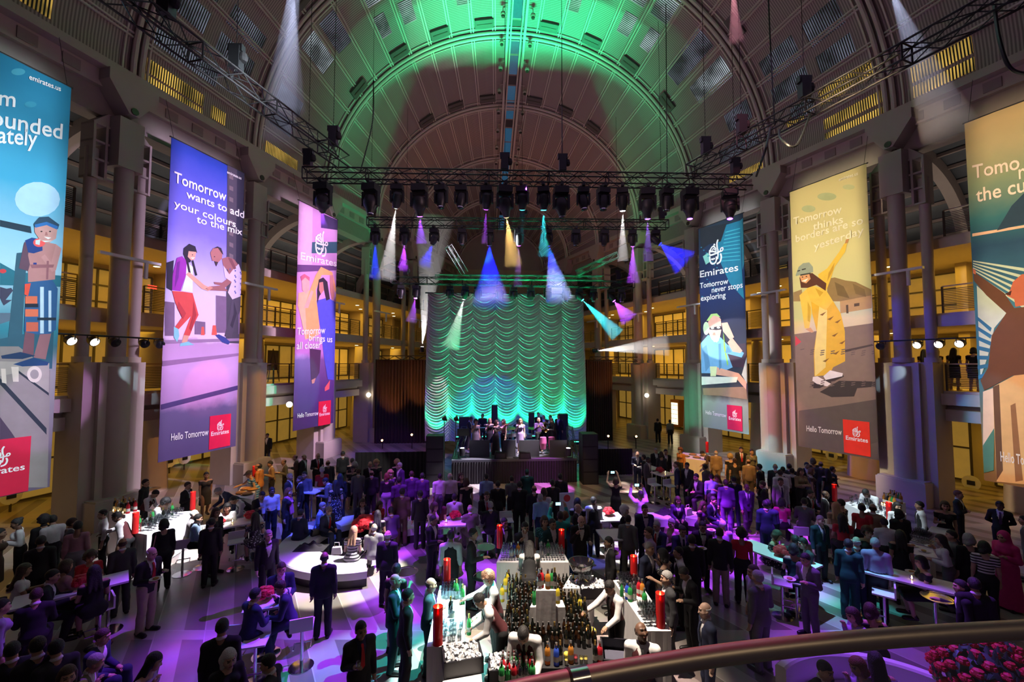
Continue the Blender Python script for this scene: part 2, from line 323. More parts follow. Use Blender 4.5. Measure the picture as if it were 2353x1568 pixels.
# lit rooms behind the louvres
def lit_stripe(name, col, es):
 m, nt, g, mx, b = stripes_mat(name, (.02, .02, .02), (.02, .02, .02), .095)
 b.inputs['Emission Color'].default_value = (*col, 1)
 tc = nt.nodes.new('ShaderNodeTexCoord'); nz = nt.nodes.new('ShaderNodeTexNoise'); nz.inputs['Scale'].default_value = .9; nt.links.new(tc.outputs['Object'], nz.inputs['Vector'])
 mr = nt.nodes.new('ShaderNodeMapRange'); mr.inputs['From Min'].default_value = .35; mr.inputs['From Max'].default_value = .7; mr.inputs['To Min'].default_value = .25*es; mr.inputs['To Max'].default_value = es*1.5; nt.links.new(nz.outputs['Fac'], mr.inputs[0])
 inv = nt.nodes.new('ShaderNodeMath'); inv.operation = 'SUBTRACT'; inv.inputs[0].default_value = 1; nt.links.new(g.outputs[0], inv.inputs[1])
 mu = nt.nodes.new('ShaderNodeMath'); mu.operation = 'MULTIPLY'; nt.links.new(inv.outputs[0], mu.inputs[0]); nt.links.new(mr.outputs[0], mu.inputs[1]); nt.links.new(mu.outputs[0], b.inputs['Emission Strength']); return m
amber_w = lit_stripe('amber room behind louvre', (1, .62, .12), .55)
blue_w = lit_stripe('dusk sky behind louvre', (.42, .45, .62), .22)
pale_w = lit_stripe('pale skylight behind louvre', (.62, .72, .80), .5)
wn = 1
def vpatch(side, s0, s1, a0, a1, m):
 global wn
 mb = MB(); uv = []
 f = (lambda a: math.radians(a)) if side == 'L' else (lambda a: math.pi-math.radians(a))
 k = max(1, int((a1-a0)/3)); aa = [a0+(a1-a0)*i/k for i in range(k+1)]
 for i in range(k):
  mb.add([V(s0, f(aa[i]), -.03), V(s1, f(aa[i]), -.03), V(s1, f(aa[i+1]), -.03), V(s0, f(aa[i+1]), -.03)], [(0, 1, 2, 3)]); uv += [(s0, aa[i]), (s1, aa[i]), (s1, aa[i+1]), (s0, aa[i+1])]
 me = mb.mesh('window', m); l = me.uv_layers.new(name='UVMap'); l.data.foreach_set('uv', [c for p in uv for c in p])
 struct(link('window_%d' % wn, me)); wn += 1
for sd, s0, s1, a0, a1, m in [('L', -4.2, -2.9, 2, 6, amber_w), ('L', -6, -4.6, 4, 7, amber_w), ('L', -.1, 2.2, 3, 5.2, amber_w), ('L', -.1, 2.2, .8, 2.6, amber_w), ('L', 2.6, 3.3, 2, 4.5, amber_w), ('L', 5.6, 7.8, 1, 4.5, amber_w),
  ('L', -.1, 2.6, 8, 11, blue_w), ('L', .2, 1.6, 15, 19, blue_w), ('L', 2.2, 4, 14, 18, blue_w), ('L', 2.2, 4, 20, 24, blue_w), ('L', .2, 1.6, 21, 25, blue_w), ('L', 5.6, 7, 9, 13, blue_w), ('L', 5.6, 7.2, 15, 19, blue_w), ('L', 5.6, 7.4, 29, 34, pale_w), ('L', 5.6, 7.4, 36, 41, blue_w),
  ('R', -.3, 2.2, 1, 2.6, amber_w), ('R', -.3, 2.2, 3.4, 5.5, amber_w), ('R', 0, 2.2, 8.5, 11.5, amber_w), ('R', 2.5, 3.6, 8.5, 11.5, blue_w), ('R', 3, 3.9, 8, 9.6, amber_w), ('R', -3, -1.2, 1.5, 3.4, amber_w), ('R', -3, -1.2, 4, 6.5, amber_w), ('R', 5.3, 7.6, 1, 3.4, amber_w),
  ('R', .4, 1.9, 14, 18, blue_w), ('R', 2.4, 4.2, 14, 18, blue_w), ('R', 2.4, 4.2, 20, 25, blue_w), ('R', .4, 1.9, 20, 25, blue_w), ('R', 5.5, 8, 8, 12, blue_w), ('R', 5.5, 7, 15, 20, blue_w), ('R', 5.6, 8, 27, 33, pale_w), ('R', 5.6, 8.5, 36, 42, blue_w)]:
 vpatch(sd, s0, s1, a0, a1, m)
for sd in 'LR':                                      # skylight panes near the crown
 for i in range(5):
  a0 = 48+i*8; vpatch(sd, 4.9, 6.6 if i != 2 else 6.0, a0+.6, a0+6.4, pale_w)
  if i in (0, 1, 3): vpatch(sd, 7.2, 8.4, a0+.6, a0+4.4, pale_w)
# ridge: two rails with glazing between and spotlights hung in pairs
def RG(s, t, dz=0): return W(s, t, ZS+(RW(s)-.15)*RISE+dz)
mb = MB()
for sg in (-1, 1):
 for t0, t1, dz0 in ((.50, .66, -.42), (.30, .40, -.30)):
  vs = [RG(s, sg*t, dz) for s in (S0, S1) for t in (t0, t1) for dz in (dz0, .1)]
  mb.add(vs, [(0, 1, 3, 2), (4, 6, 7, 5), (0, 4, 5, 1), (2, 3, 7, 6), (0, 2, 6, 4), (1, 5, 7, 3)])
struct(mb.obj('trim_%d' % rib_n, rib_m)); rib_n += 1
sky_g = pm('night glazing', (.03, .09, .16), .2, emit=(.04, .16, .30), es=.35, var=.2)
dk_g = pm('dark ridge panel', (.05, .045, .06), .5)
mb = MB(); s = S0
kk = 0
while s < S1-1:
 l = 1.5 if kk % 3 else .8
 mb.add([RG(s, -.32, -.02), RG(s+l-.12, -.32, -.02), RG(s+l-.12, .32, -.02), RG(s, .32, -.02)], [(0, 1, 2, 3)], kk % 3 == 0)
 s += l; kk += 1
o = struct(mb.obj('window_%d' % wn, [sky_g, dk_g])); wn += 1
rs = None
for k in range(12):
 s = 3.3+k*1.75
 for sg in (-1, 1):
  P = RG(s, sg*.95, -.75); M = T(*P, 0)
  lab = 'round spotlight hung %s the roof ridge, %s of its row' % ('left of' if sg < 0 else 'right of', ['first', 'second', 'third', 'fourth', 'fifth', 'sixth', 'seventh', 'eighth', 'ninth', 'tenth', 'eleventh', 'twelfth'][k])
  if rs is None:
   rs = thing('ceiling_spotlight', lab, 'spotlight', M, 'spotlights along the roof ridge')
   MB().ball((0, 0, 0), .17, 12).obj('lamp_head', stone_d, rs, True)
   MB().tube([(0, 0, .1), (0, 0, .45), (.45, 0, .55)], .03, 6).obj('arm', stone_d, rs)
   MB().lathe([(.10, -.20), (.12, -.12)], 12).obj('lens_ring', steel_d, rs)
   rsk = kids(rs)
  else: copy_tree(rs, M @ Matrix.Rotation(math.pi if sg > 0 else 0, 4, 'Z'), lab, _k=rsk)
# vents beside the arches
vent = None; vl = []
for i, s in ((3, SR[4]-.75), (4, SR[5]-.75), (3, SR[3]-.75)):
 for a in (35, 52, 66, 80, 100, 114, 128, 145):
  if i == 4 and a in (35, 145): continue
  th = math.radians(a); P = V(s, th, -.12); up = Vector((math.sin(th)*0, 0, 1))
  tang = (V(s, th+.01)-V(s, th-.01)).normalized(); al = (V(s+.1, th)-V(s, th)).normalized(); nn = tang.cross(al).normalized()
  M = Matrix(((tang.x, al.x, nn.x, P.x), (tang.y, al.y, nn.y, P.y), (tang.z, al.z, nn.z, P.z), (0, 0, 0, 1)))
  side = 'left' if a < 90 else 'right'; rk = {35: 'fourth', 52: 'third', 66: 'second', 80: 'first'}[a if a < 90 else 180-a]
  wh = {SR[4]-.75: 'big green lit arch', SR[5]-.75: 'smaller arch behind the green light', SR[3]-.75: 'nearest wide arch overhead'}[s]
  lab = 'dark vent box on the %s, %s %s of the ridge' % (wh, rk, side)
  if vent is None:
   vent = thing('air_vent', lab, 'vent', M, 'air vents along the vault arches'); MB().box(-.62, .62, -.28, .28, -.1, .1).obj('housing', pm('vent housing', (.10, .085, .09), .5), vent); MB().box(-.5, .5, -.03, .03, -.13, .13).obj('slot', steel_d, vent); vk = kids(vent)
  else: copy_tree(vent, M, lab, _k=vk)
# far gable
mb = MB(); k = 40; s = S1
pts = [V(s, math.pi*j/k) for j in range(k+1)]; mb.add(pts+[W(s, -RW(s), ZS), W(s, RW(s), ZS)], [tuple(range(k+1))])
struct(mb.obj('wall_far', stone_d))
mb = MB(); mb.add([W(s, -RW(s)-5, 0), W(s, RW(s)+5, 0), W(s, RW(s)+5, ZS), W(s, -RW(s)-5, ZS)], [(0, 1, 2, 3)]); struct(mb.obj('wall_far_low', wall_m)) if 0 else None
mb = MB(); mb.slab([tuple((W(s, -RW(s)-6, 0))[:2]), tuple((W(s, RW(s)+6, 0))[:2]), tuple((W(s+.3, RW(s)+6, 0))[:2]), tuple((W(s+.3, -RW(s)-6, 0))[:2])], 0, ZS, None); o = struct(mb.obj('wall_back', wall_m))
# ---- side walls: galleries, slabs, springing beam
QA, QB = -11.5, QC(6)
amber_p = pm('lit amber window pane', (.5, .35, .1), .4, emit=(1, .54, .07), es=.36, var=.3, scale=1.2)
dim_p = pm('dim amber shop glazing', (.3, .2, .06), .3, emit=(.75, .45, .08), es=.22, var=.4, scale=1.5)
slab_m = pm('gallery slab stone', (.60, .52, .46), .7, var=.06)
glaz_m = pm('blue gallery roof glazing', (.15, .17, .20), .25, var=.3, scale=1)
exit_r = pm('red exit sign', (.3, .01, .01), .4, emit=(1, .03, .02), es=3)
down_m = pm('downlight lens', (.9, .85, .6), .4, emit=(1, .85, .45), es=9)
tn = 30
for wl, sd in ((WL, 'left'), (WR, 'right')):
 mb = MB(); mb.wbox(wl, QA, QB, -6.1, -5.8, 0, 16.5); struct(mb.obj('wall_%s' % sd, wall_m))
 for z0, z1, n0, n1 in ((16.3, 16.62, -.5, .62), (15.72, 16.3, -.5, .22), (14.75, 15.72, -.75, .02)):
  mb = MB(); mb.wbox(wl, QA, QB, n0, n1, z0, z1)
  struct(mb.obj('trim_%d' % tn, girder_m if z0 < 15 else stone_d)); tn += 1
 mb = MB()                                       # slots in the fascia
 for k in range(-2, 6):
  for f in (.22, .42, .62, .82): mb.wbox(wl, QC(k)+5.69*f, QC(k)+5.69*f+.5, .2, .26, 15.82, 16.2)
 struct(mb.obj('trim_%d' % tn, girder_m)); tn += 1
 # gallery floors
 for li, (zt, th, ne) in enumerate(((4.6, .55, 0), (7.75, .55, .0), (10.95, .5, -.4))):
  mb = MB(); mb.wbox(wl, QA, QB, -5.9, ne-.05, zt-th, zt-.1); mb.wbox(wl, QA, QB, -5.9, ne-.25, zt-.1, zt)
  struct(mb.obj('floor_%s_gallery_%d' % (sd, li+2), slab_m))
  if li == 0:
   mb = MB(); mb.wbox(wl, QA, QB, -5.9, -.3, 3.4, 3.85); mb.wbox(wl, QA, QB, -5.9, -.45, 3.85, 4.1); struct(mb.obj('trim_%d' % tn, slab_m)); tn += 1
 # quarter vault roof of the gallery
 mb = MB(); n = 8
 for i in range(n):
  a0, a1 = math.pi/2*i/n, math.pi/2*(i+1)/n
  f = lambda a: (-.6-5.2*math.sin(a), 11.3+4.2*math.cos(a))
  (n0, z0), (n1, z1) = f(a0), f(a1); mb.add([wl.p(QA, n0, z0), wl.p(QB, n0, z0), wl.p(QB, n1, z1), wl.p(QA, n1, z1)], [(0, 1, 2, 3)])
 struct(mb.obj('ceiling_%s_gallery' % sd, glaz_m))
 mb = MB()
 for i in range(1, n):
  a = math.pi/2*i/n; nn, zz = -.6-5.1*math.sin(a), 11.3+4.1*math.cos(a); mb.wbox(wl, QA, QB, nn-.06, nn+.06, zz-.07, zz+.07)
 struct(mb.obj('trim_%d' % tn, stone_d)); tn += 1
 for k in range(-2, 6):                          # columns and quarter arches
  q = QC(k)
  if k == -2: continue
  mb = MB()
  f = lambda a, r: (-.5-(5.0-r)*math.sin(a), 11.2+(4.3-r)*math.cos(a))
  for h in (-.22, .22):
   pass
  for i in range(14):
   a0, a1 = math.pi/2*i/14, math.pi/2*(i+1)/14; vs = []
   for a in (a0, a1):
    for r in (-.05, .5):
     nn, zz = f(a, r)
     for h in (-.22, .22): vs.append(wl.p(q+h, nn, zz))
   mb.add(vs, [(0, 1, 5, 4), (2, 6, 7, 3), (0, 4, 6, 2), (1, 3, 7, 5)])
  mb.wbox(wl, q-.2, q+.2, -6, -4.6, 4.6, 11.3)
  struct(mb.obj('trim_%d' % tn, stone_d)); tn += 1
# columns: three pipes on a stone pier under a wedge bracket
ORD = ['nearest', 'second', 'third', 'fourth', 'fifth', 'sixth']
def column():
 root = thing('column', 'x', 'column', None, 'columns along the hall')
 b = MB(); b.box(-1.0, 1.0, -.45, .75, 0, 5.75); b.box(-.62, .62, -.62, -.45, 0, 5.72); b.obj('pier', stone, root)
 b = MB(); b.lathe([(.40, .9), (.40, 5.6)], 20, T(0, -.5, 0)); b.obj('half_round', stone, root, True)
 b = MB(); b.box(-.85, .85, -1.05, -.4, 0, .95); b.box(-.80, .80, -1.0, -.4, .95, 1.0); b.obj('plinth', stone, root)
 for x, y, r in ((-.82, -.02, .19), (0, -.38, .29), (.82, -.02, .19)): MB().tube([(x, y, 5.7), (x, y, 13.4)], r, 18).obj('pipe', stone_d, root, True)
 b = MB()
 for x, y, r in ((-.82, -.02, .26), (0, -.38, .36), (.82, -.02, .26)): b.lathe([(r, 5.75), (r, 5.95)], 18, T(x, y, 0))
 b.obj('collar', stone, root, True)
 b = MB()
 for z in (12.3, 12.95, 13.6, 14.25): b.box(-.98, .98, -.3, .3, z, z+.08)
 for x in (-.98, -.6, .52, .9): b.box(x, x+.08, -.32, .32, 12.3, 14.3)
 b.slab([(-.42, -.7), (.42, -.7), (.5, .2), (-.5, .2)], 12.9, 14.75); b.prism([(-.98, 14.3), (.98, 14.3), (.5, 14.8), (-.5, 14.8)], -.25, .3)
 b.obj('shroud', stone_d, root)
 b = MB(); b.prism([(-.85, 16.3), (.85, 16.3), (.85, 15.9), (.16, 14.95), (-.16, 14.95), (-.85, 15.9)], -.75, .25); b.obj('bracket', stone_d, root)
 b = MB(); b.tube([(0, -.8, 15.1), (0, .35, 15.1)], .13, 10); b.tube([(0, -.3, 14.7), (0, -.3, 15.1)], .1, 8); b.obj('pin', steel_d, root)
 b = MB(); b.box(-1.0, 1.05, -.95, -.8, 9.5, 9.6); b.lathe([(.07, 8.9), (.07, 9.5)], 8, T(.55, -.88, 0)); b.obj('lamp_bracket', white_m, root)
 return root
col0 = column(); ck = kids(col0); first = True
for wl, sd in ((WL, 'left'), (WR, 'right')):
 for k in range(-1, 6):
  M = wl.frame(QC(k)-(.25 if (k == 0 and sd == 'left') else 0), 0, 0)
  if k == -1: continue
  lab = 'tall grey three pipe column on stone pier, %s along the %s side of the hall' % (ORD[k], sd)
  if first: col0.matrix_world = M; col0['label'] = lab; first = False
  else: copy_tree(col0, M, lab, _k=ck)
# tapered pylons under the galleries
pyl = None
for wl, sd in ((WL, 'left'), (WR, 'right')):
 for k in range(-2, 5):
  q = QC(k)+3.0; M = wl.frame(q, -2.6, 0)
  lab = 'smooth tapered pillar set back behind the %s gallery rail, in bay %s from the camera' % (sd, ['zero', 'one', 'two', 'three', 'four', 'five', 'six'][k+2])
  lab = lab.replace('in bay zero from the camera', 'closest one').replace('in bay', 'bay')
  if pyl is None:
   pyl = tag(MB().lathe([(.95, 0), (.80, 3.4), (.66, 7.3)], 24).obj('tapered_pillar', stone, None, True), lab, 'pillar', 'tapered pillars under the galleries'); pyl.matrix_world = M
  else: copy_tree(pyl, M, lab, _k=[])
# gallery railings, back-wall glazing, downlights
def railing(L):
 root = thing('gallery_railing', 'x', 'railing', None, 'gallery railings'); 
 b = MB()
 for i in range(13): b.box(-L/2, L/2, -.02, .02, .12+i*.068, .145+i*.068)
 b.obj('rail_bars', steel_d, root)
 MB().box(-L/2, L/2, -.03, .03, 1.06, 1.11).obj('handrail', pm('brass toned handrail', (.35, .28, .2), .3, .8), root)  # handrail in a lighter, warmer metal than the bars
 for x in (-L/2, -L/6, L/6, L/2): MB().box(x-.03, x+.03, -.03, .03, 0, 1.08).obj('post', steel_d, root)
 return root
ra = railing(3.5); rk_ = kids(ra); first = True
LV = ['second floor', 'third floor', 'top floor']
for wl, sd in ((WL, 'left'), (WR, 'right')):
 for k in range(-2, 5):
  for li, (z, n) in enumerate(((4.6, -.3), (7.75, -.3), (10.95, -.7))):
   q = (QC(k)+QC(k+1))/2; M = wl.frame(q, n, z)
   pos = ['before the nearest column', 'just behind the nearest column', 'behind the second column', 'behind the third column', 'behind the fourth column', 'behind the fifth column'][max(0, k+1)]
   if k == -2: continue
   lab = 'bar railing of the %s gallery on the %s side, %s' % (LV[li], sd, pos)
   if first: ra.matrix_world = M; ra['label'] = lab; first = False
   else: copy_tree(ra, M, lab, _k=rk_)
def glazed(wl, q0, q1, n, z0, z1, nx, nz, m, name, fr=steel_d):
 root = bpy.data.objects.new(name, None); C.objects.link(root); struct(root)
 b = MB(); b.wbox(wl, q0, q1, n-.03, n, z0, z1); b.obj('pane', m, root)
 b = MB()
 for i in range(nx+1): x = q0+(q1-q0)*i/nx; b.wbox(wl, x-.04, x+.04, n, n+.07, z0, z1)
 for i in range(nz+1): z = z0+(z1-z0)*i/nz; b.wbox(wl, q0, q1, n, n+.07, z-.04, z+.04)
 b.obj('mullion', fr, root); return root
dn = 1
dl = None
dlk = None
for wl, sd in ((WL, 'left'), (WR, 'right')):
 for k in range(-2, 5):
  qa, qb = QC(k)+.4, QC(k+1)-.4
  glazed(wl, qa, qb, -5.7, 0.1, 3.2, 4, 2, dim_p, 'door_%d' % dn); dn += 1
  glazed(wl, qa, qb, -5.7, 4.7, 7.0, 4, 1, amber_p if k in (1, 3) else dim_p, 'window_%d' % wn); wn += 1
  glazed(wl, qa, qb, -5.7, 7.85, 10.2, 4, 3, amber_p if (k in (1, 2, 3)) else dim_p, 'window_%d' % wn); wn += 1
  if k % 2: glazed(wl, qa+1, qb-1, -5.6, 11.4, 13.2, 3, 2, dim_p, 'window_%d' % wn); wn += 1
  for li, z in enumerate((4.05, 7.18, 10.43)):
   for j, qq in enumerate((.3, .7)):
    M = wl.frame(QC(k)+5.69*qq, -2.4-j*1.2, z-.02)
    pos = ['past the frame', 'before the nearest column', 'just behind the nearest column', 'behind the second column', 'behind the third column', 'behind the fourth column', 'behind the fifth column'][k+2]
    lab = 'downlight under the %s gallery, %s side, %s, %s one' % (LV[li], sd, pos, ('nearer', 'farther')[j])
    if k == -2: continue
    if dl is None:
     dl = thing('downlight', lab, 'ceiling light', M, 'gallery downlights'); MB().lathe([(.13, 0), (.13, .02)], 14).obj('lens', down_m, dl); MB().lathe([(.17, .005), (.17, .03)], 14).obj('trim_ring', white_m, dl); dlk = kids(dl)
    else: copy_tree(dl, M, lab, _k=dlk)
# ================================================================== BANNERS (printed cloth between the columns)
def txt_mesh(s):
 c = bpy.data.curves.new('t', 'FONT'); c.body = s; c.offset = .012; c.resolution_u = 3
 o = bpy.data.objects.new('t', c); C.objects.link(o); bpy.context.view_layer.update()
 me = bpy.data.meshes.new_from_object(o.evaluated_get(bpy.context.evaluated_depsgraph_get())); bpy.data.objects.remove(o); bpy.data.curves.remove(c)
 co = [v.co.copy() for v in me.vertices]; fs = [tuple(p.vertices) for p in me.polygons]; bpy.data.meshes.remove(me)
 x0, x1 = min(v.x for v in co), max(v.x for v in co); return co, fs, x0, x1
EMBLEM = [([(.66, 1.42), (.57, 1.2), (.60, .84)], .055), ([(.10, .80), (.11, .98), (.27, 1.1), (.43, 1.0), (.49, .74), (.28, .80), (.10, .83)], .045), ([(.19, .86), (.30, .97), (.40, .86)], .03), ([(.33, 1.14), (.38, 1.22), (.44, 1.12)], .035),
 ([(.04, .96), (.02, .72), (.10, .62), (.45, .63), (.75, .68), (.86, .68)], .05), ([(.80, .70), (.84, .84), (.96, .86), (.99, .76), (.90, .68), (.80, .70)], .04), ([(.63, .86), (.63, .5), (.58, .26)], .05), ([(.02, .58), (.06, .25), (.20, .08), (.42, .10), (.52, .30), (.48, .45)], .055),
 ([(.80, .56), (.86, .34), (.76, .08), (.52, .0)], .055), ([(.13, .32), (.20, .38), (.26, .30), (.33, .38), (.40, .30)], .035)]
def px(sc, ox, oy, pts): return [(ox+a/sc, oy+b/sc) for a, b in pts]
c4 = lambda pts: px(2.904, 0, 500, pts); c6 = lambda pts: px(2.904, 1553, 500, pts); c3 = lambda pts: px(2.9, 660, 460, pts); c1 = lambda pts: px(2.339, 0, 480, pts); cr = lambda pts: px(1.741, 2210, 220, pts); raw = lambda pts: pts
PM = {}
def ink(c, rough=.75):
 k = tuple(round(x, 3) for x in c)
 if k not in PM: PM[k] = pm('printed ink %d' % (len(PM)+1), c, rough, var=.14, scale=3)
 return PM[k]
def srgb(r, g, b): return tuple((x/255/12.92 if x <= 10 else ((x/255+.055)/1.055)**2.4) for x in (r, g, b))
BN = 1.1
class Banner:
 def __init__(self, wl, q0, q1, z0, z1, ramp, label):
  self.wl = wl; qa, qb = (q0, q1) if wl.sg < 0 else (q1, q0); self.qa = qa
  M = wl.frame(qa, BN, 0); self.M = M; Wd = abs(q1-q0)
  nx, nz = 24, 30; mb = MB()
  vs = []
  for i in range(nx+1):
   for j in range(nz+1):
    x = Wd*i/nx; z = z0+(z1-z0)*j/nz; vs.append((x, .012+.007*math.sin(x*5.1+.6*math.sin(z*.5))*(1-.3*j/nz)-.03, z))
  mb.add(vs, [(i*(nz+1)+j, (i+1)*(nz+1)+j, (i+1)*(nz+1)+j+1, i*(nz+1)+j+1) for i in range(nx) for j in range(nz)])
  n = len(vs); mb.add([(x, y+.012, z) for x, y, z in vs], [(i*(nz+1)+j+1, (i+1)*(nz+1)+j+1, (i+1)*(nz+1)+j, i*(nz+1)+j) for i in range(nx) for j in range(nz)])
  m = bpy.data.materials.new('banner print'); m.use_nodes = True; nt = m.node_tree; b = nt.nodes['Principled BSDF']; b.inputs['Roughness'].default_value = .75
  tc = nt.nodes.new('ShaderNodeTexCoord'); sp = nt.nodes.new('ShaderNodeSeparateXYZ'); mr = nt.nodes.new('ShaderNodeMapRange'); r = nt.nodes.new('ShaderNodeValToRGB')
  nz_ = nt.nodes.new('ShaderNodeTexNoise'); nz_.inputs['Scale'].default_value = 1.4; nz_.inputs['Detail'].default_value = 6; ad = nt.nodes.new('ShaderNodeMath'); ad.operation = 'MULTIPLY_ADD'; ad.inputs[1].default_value = .05; 
  nt.links.new(tc.outputs['Object'], sp.inputs[0]); nt.links.new(tc.outputs['Object'], nz_.inputs['Vector']); mr.inputs['From Min'].default_value = z0; mr.inputs['From Max'].default_value = z1; nt.links.new(sp.outputs['Z'], mr.inputs[0]); nt.links.new(nz_.outputs['Fac'], ad.inputs[0]); nt.links.new(mr.outputs[0], ad.inputs[2]); nt.links.new(ad.outputs[0], r.inputs[0])
  e = r.color_ramp.elements; e[0].position, e[0].color = ramp[0][0], (*srgb(*ramp[0][1]), 1); e[1].position, e[1].color = ramp[-1][0], (*srgb(*ramp[-1][1]), 1)
  for p, c in ramp[1:-1]: x = e.new(p); x.color = (*srgb(*c), 1)
  nt.links.new(r.outputs[0], b.inputs['Base Color'])
  self.o = mb.obj('hanging_banner', m, None, True); self.o.matrix_world = M; tag(self.o, label, 'banner', 'tall printed banners between the columns')
  self.mb = MB(); self.mats = []; self.lay = 0; self.tx = MB(); self.q = lambda u, v: self.loc(u, v)
  b = MB(); b.tube([(-.05, .0, z1), (Wd+.05, .0, z1)], .03, 8); 
  for x in (.1, Wd-.1): b.tube([(x, 0, z1), (x, .5, 16.4)], .008, 5)
  b.obj('hanging_rod', truss_m, self.o); self.Wd = Wd; self.z0, self.z1 = z0, z1
 def loc(self, u, v):
  q, z = on_wall(self.wl, u, v, BN+.03); x = (q-self.qa) if self.wl.sg < 0 else (self.qa-q); return x, z
 def clampx(self, p): return (min(max(p[0], 0), self.Wd), min(max(p[1], self.z0), self.z1))
 def poly(self, pts, col):
  m = ink(srgb(*col))
  if m not in self.mats: self.mats.append(m)
  self.lay += 1; y = -.029-.00022*self.lay; vs = [self.clampx(self.loc(u, v)) for u, v in pts]; P = [(x, y, z) for x, z in vs]
  ar = sum(vs[i][0]*vs[(i+1) % len(vs)][1]-vs[(i+1) % len(vs)][0]*vs[i][1] for i in range(len(vs)))
  self.mb.add(P, [tuple(range(len(P))) if ar > 0 else tuple(range(len(P)))[::-1]], self.mats.index(m)); return self
 def ell(self, u, v, ru, rv, col, n=18): return self.poly([(u+ru*math.cos(2*math.pi*i/n), v+rv*math.sin(2*math.pi*i/n)) for i in range(n)], col)
 def text(self, s, p0, p1, h, mb=None, y=-.046, lean=0):
  mb = mb or self.tx; a, b = self.loc(*p0), self.loc(*p1); co, fs, x0, x1 = txt_mesh(s); sx = (b[0]-a[0])/(x1-x0); sz = h*.8/.7; sl = (b[1]-a[1])/(x1-x0)
  mb.add([(a[0]+(v.x-x0)*sx, y, a[1]+v.y*sz+(v.x-x0)*sl) for v in co], fs)
  return self
 def emblem(self, mb, x, z, w, y):
  for pts, r in EMBLEM:
   P = [Vector((x+a*w, y, z+b*w)) for a, b in pts]; Q = []
   for i in range(len(P)-1):
    p0, p1, p2, p3 = P[max(i-1, 0)], P[i], P[i+1], P[min(i+2, len(P)-1)]
    for k in range(5): t = k/5; Q.append(.5*((2*p1)+(p2-p0)*t+(2*p0-5*p1+4*p2-p3)*t*t+(3*p1-p0-3*p2+p3)*t**3))
   Q.append(P[-1]); vs = []
   for i, q in enumerate(Q):
    d = (Q[min(i+1, len(Q)-1)]-Q[max(i-1, 0)]).normalized(); s = Vector((-d.z, 0, d.x))*r*w*(1 if 0 < i < len(Q)-1 else .6); vs += [q+s, q-s]
   mb.add(vs, [(2*i, 2*i+1, 2*i+3, 2*i+2) for i in range(len(Q)-1)])
 def red(self, pts, col, hello=None):
  vs = [self.loc(u, v) for u, v in pts]; xs = [p[0] for p in vs]; zs = [p[1] for p in vs]; x0, x1, z0, z1 = min(xs), min(max(xs), self.Wd), min(zs), max(zs)
  x0 = max(x0, 0)
  b = MB().box(x0, x1, -.0455, -.03, z0, z1); p = b.obj('logo_panel', ink(srgb(*col)), self.o); w = 1.16
  wd = (xs[1]-xs[0]); xa = xs[0]
  lg = MB(); self.emblem(lg, xa+wd*.36, z1-(z1-z0)*.47, wd*.30, -.047)
  co, fs, a, bb = txt_mesh('Emirates'); sx = wd*.84/(bb-a); lg.add([(xa+wd*.08+(v.x-a)*sx, -.047, z1-(z1-z0)*.60+v.y*.26) for v in co], fs)
  lg.v = [(max(v[0], 0.01), v[1], v[2]) for v in lg.v]
  lg.obj('logo', ink((.85, .85, .85)), p)
 def big_logo(self, u0, v0, u1, v1, eu0, ev0, eu1):
  mb = MB(); self.text('Emirates', (u0, v0), (u1, v1), .52, mb); a = self.loc(eu0, ev0); b_ = self.loc(eu1, ev0); self.emblem(mb, a[0], a[1], (b_[0]-a[0]), -.046); mb.obj('airline_logo', ink((.88, .88, .88)), self.o)
 def done(self, tcol=(.85, .85, .85)):
  self.mb.obj('printed_picture', self.mats, self.o); 
  if self.tx.v: self.tx.obj('printed_text', ink(tcol), self.o)
SKN, WHT = (215, 160, 140), (235, 230, 235)
# left, second: dancing pair
B = Banner(WL, .36, 3.80, 1.93, 14.68, [(0, (78, 62, 110)), (.17, (98, 84, 130)), (.20, (175, 135, 190)), (.30, (205, 160, 220)), (.39, (190, 150, 200)), (.40, (225, 200, 235)), (.55, (205, 195, 245)), (.75, (120, 110, 225)), (1, (30, 60, 175))], 'violet banner of a pair shaking hands, reading Tomorrow wants to add your colours')
B.poly([(523, 376), (562, 396), (553, 790), (519, 788)], (70, 62, 80)).poly([(545, 388), (562, 396), (555, 700), (541, 700)], (38, 34, 60))
for i in range(10): B.poly([(527, 400+i*26), (536, 404+i*26), (536, 414+i*26), (527, 410+i*26)], (110, 95, 105))
B.poly([(370, 930), (548, 886), (548, 896), (370, 942)], (70, 50, 110)).poly([(372, 782), (553, 778), (553, 784), (372, 790)], (150, 120, 160)).poly([(372, 830), (553, 812), (553, 818), (372, 842)], (150, 110, 160))
for a, b_, c_, d_ in ((1440, 520, 1510, 770), (1300, 690, 1370, 780), (1100, 560, 1165, 790), (1590, 600, 1615, 780)): B.poly(c4([(a, b_), (c_, b_+8), (c_, d_), (a, d_)]), (120, 95, 130))
B.poly(c4([(1420, 720), (1440, 720), (1448, 785), (1412, 785)]), (235, 90, 80)).poly(c4([(1345, 730), (1360, 730), (1366, 785), (1340, 785)]), (235, 90, 80))
B.poly(c4([(1105, 300), (1160, 285), (1152, 380), (1147, 490), (1110, 470)]), (40, 35, 60))
B.poly(c4([(1148, 490), (1220, 495), (1285, 505), (1325, 650), (1300, 700), (1265, 790), (1225, 785), (1250, 720), (1272, 660), (1235, 700), (1190, 748), (1165, 735), (1215, 665), (1170, 570)]), (205, 70, 70))
B.poly(c4([(1225, 785), (1262, 790), (1248, 832), (1212, 836)]), SKN).poly(c4([(1160, 728), (1190, 745), (1196, 790), (1182, 832), (1160, 800)]), (130, 200, 215)).poly(c4([(1203, 842), (1255, 828), (1296, 850), (1200, 860)]), (130, 200, 215))
